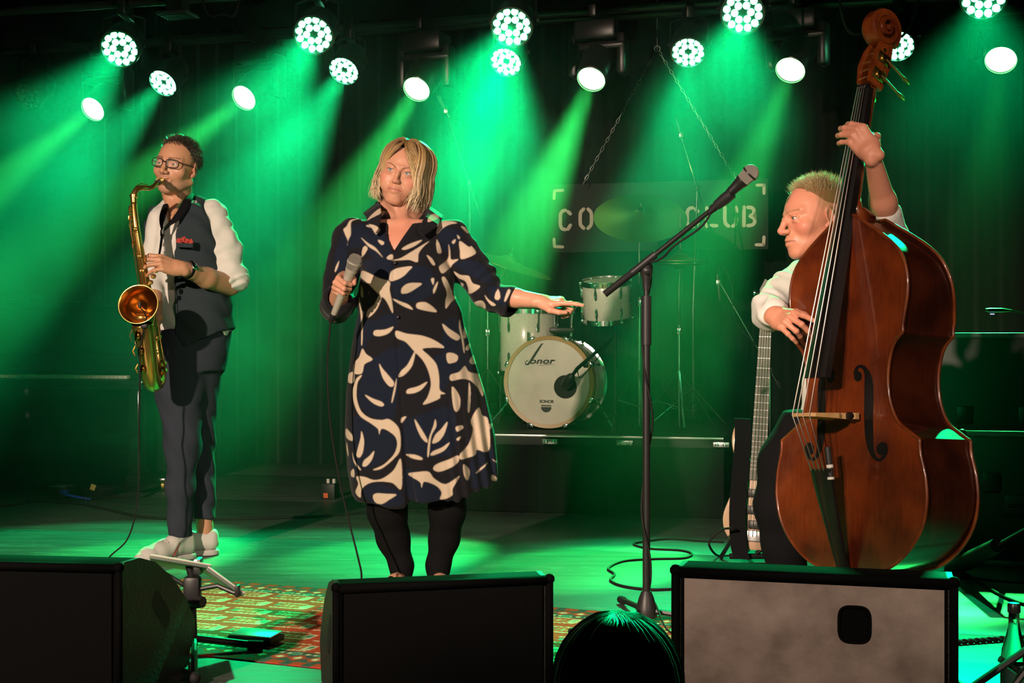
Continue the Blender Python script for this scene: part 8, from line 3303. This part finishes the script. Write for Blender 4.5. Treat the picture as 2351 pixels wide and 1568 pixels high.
# ------------------------------------------------------------------ a listener in front of the stage, from behind
def listener():
    Y = 1.95
    c = P(1418, 1500, Y)
    base = Vector((c.x, Y, -1.0))
    t = thing('person', 'dark haired listener in front of the stage seen from behind', 'person', base)
    hc = Vector((c.x, Y, P(0, 1405, Y).z - .135))
    R = axes((0.05, 1, 0), (0, 0, 1))
    HW = lambda p: np.array(hc) + R @ np.array(p, float)
    v = Vol(np.array(hc) - (.12, .15, .30), np.array(hc) + (.12, .15, .15), .006)
    head_sdf(v, hc, R, 1.0)
    v.chain([HW((0, -.02, -.06)), HW((0, -.03, -.20))], [.055, .06], .02)
    b = Vol((c.x - .26, Y - .16, -.98), (c.x + .26, Y + .30, hc.z - .14), .014)
    sh = hc.z - .22
    b.chain([(c.x, Y - .01, sh), (c.x, Y, -.20), (c.x, Y, -.32)], [.085, .10, .11], .03)
    for q in (-1, 1):
        b.chain([(c.x, Y, sh), (c.x + q * .16, Y, sh - .03), (c.x + q * .19, Y + .02, sh - .30), (c.x + q * .12, Y + .20, sh - .38)], [.06, .045, .036, .03], .02)
        b.chain([(c.x + q * .07, Y, -.30), (c.x + q * .08, Y + .01, -.62), (c.x + q * .08, Y, -.92)], [.085, .055, .04], .03)
        b.cap((c.x + q * .08, Y, -.94), (c.x + q * .08, Y + .14, -.95), .035, .03, .02)
    sculpt('body', [v, b], 'skin', t, spots_paint((.5, .3, .22), []))
    j = Vol((c.x - .30, Y - .20, -.45), (c.x + .30, Y + .30, hc.z - .12), .010)
    j.chain([(c.x, Y - .01, sh), (c.x, Y, -.20), (c.x, Y, -.40)], [.12, .135, .15], .03)
    for q in (-1, 1):
        j.chain([(c.x, Y, sh + .01), (c.x + q * .165, Y, sh - .03), (c.x + q * .195, Y + .02, sh - .30)], [.085, .065, .055], .03)
        j.cap((c.x + q * .195, Y + .02, sh - .30), (c.x + q * .13, Y + .18, sh - .37), .055, .045, .02)
    sculpt('jacket', [j], 'black_cloth', t, None, 1)
    l = Vol((c.x - .20, Y - .14, -.96), (c.x + .20, Y + .16, -.28), .010)
    for q in (-1, 1):
        l.chain([(c.x + q * .07, Y, -.36), (c.x + q * .08, Y + .01, -.64), (c.x + q * .08, Y, -.94)], [.11, .075, .06], .03)
    sculpt('trousers', [l], 'black_cloth', t, None, 1)
    cap = Vol(np.array(hc) - (.13, .15, .34), np.array(hc) + (.13, .15, .16), .006)
    cap.at(hc, R, 1.0)
    cap.ell((0, -.020, .040), (.084, .102, .092), None, 0)
    cap.at()
    cap.loft([(hc.z - .32, hc.x, hc.y - .045, .085, .05), (hc.z - .10, hc.x, hc.y - .03, .092, .07), (hc.z + .03, hc.x, hc.y - .02, .086, .09)], .03)
    cap.at(hc, R, 1.0)
    cap.ell((0, .095, -.02), (.062, .07, .10), None, .01, '-')
    cap.at()
    sculpt('hair_underlayer', [cap], 'hair', t, lambda V, N: np.tile(np.array((.012, .008, .006), np.float32), (len(V), 1)), 1)
    rnd = random.Random(5)
    cu, ra, co = [], [], []
    for i in range(700):
        th = rnd.uniform(-2.3, 2.3)
        o = np.array((math.sin(th), -math.cos(th), 0))
        pts = [np.array((rnd.uniform(-.01, .01), .03 - .02 * rnd.random(), .131))]
        lay = rnd.uniform(0, .008)
        for k in range(1, 8):
            ph = math.radians(10 + 82 * k / 7)
            pts.append(np.array((0, -.018, .038)) + np.array((o[0] * (.086 + lay) * math.sin(ph), o[1] * (.102 + lay) * math.sin(ph), (.094 + lay) * math.cos(ph))))
        e = pts[-1]
        L = rnd.uniform(.24, .34)
        for k in range(1, 6):
            a = k / 5
            pts.append(e + np.array((o[0] * .008 * a + .004 * math.sin(a * 5 + i), o[1] * .004 * a - .006 * a, -L * a)))
        cu.append([HW(p) for p in pts])
        ra.append(rnd.uniform(.0015, .003))
        co.append(np.array((.018, .011, .008)) * rnd.uniform(.6, 1.5))
    strands('hair', cu, ra, co, t)


listener()


# ------------------------------------------------------------------ bits under the ceiling
vq = P(408, 34, 8.0)
vt = thing('air_vent', 'pale square vent hanging under the dark ceiling over the saxophonist', 'vent', (vq.x, vq.y, 3.24))
vz = vq.z
MB().box((vq.x, vq.y, vz), (.20, .16, .02), RS, .004).build('vent_plate', 'pipe_grey', vt)
for k in range(4):
    MB().box(Vector((vq.x, vq.y, vz - .012)) + SV * (-.05 + .033 * k), (.17, .012, .008), RS).build('vent_slat', 'rig_black', vt)
MB().box((vq.x, vq.y, (vz + 3.3) / 2), (.10, .10, 3.3 - vz), RS).build('vent_duct', 'rig_black', vt)
cable('hanging_cable', 'black cable drooping from the rig above the saxophonist', [P(440, 0, 7.8).xy.to_3d() + Vector((0, 0, 3.298)), P(470, 18, 7.8), P(510, 32, 7.8), P(545, 18, 7.8), P(565, 0, 7.8).xy.to_3d() + Vector((0, 0, 3.298))], .008)
cable('hanging_cable', 'black cable drooping from the rig beside the scroll of the double bass', [P(1900, 0, 7.2).xy.to_3d() + Vector((0, 0, 3.298)), P(1935, 40, 7.2), P(1990, 78, 7.2), P(2090, 60, 7.2), P(2160, 0, 7.2).xy.to_3d() + Vector((0, 0, 3.298))], .008)
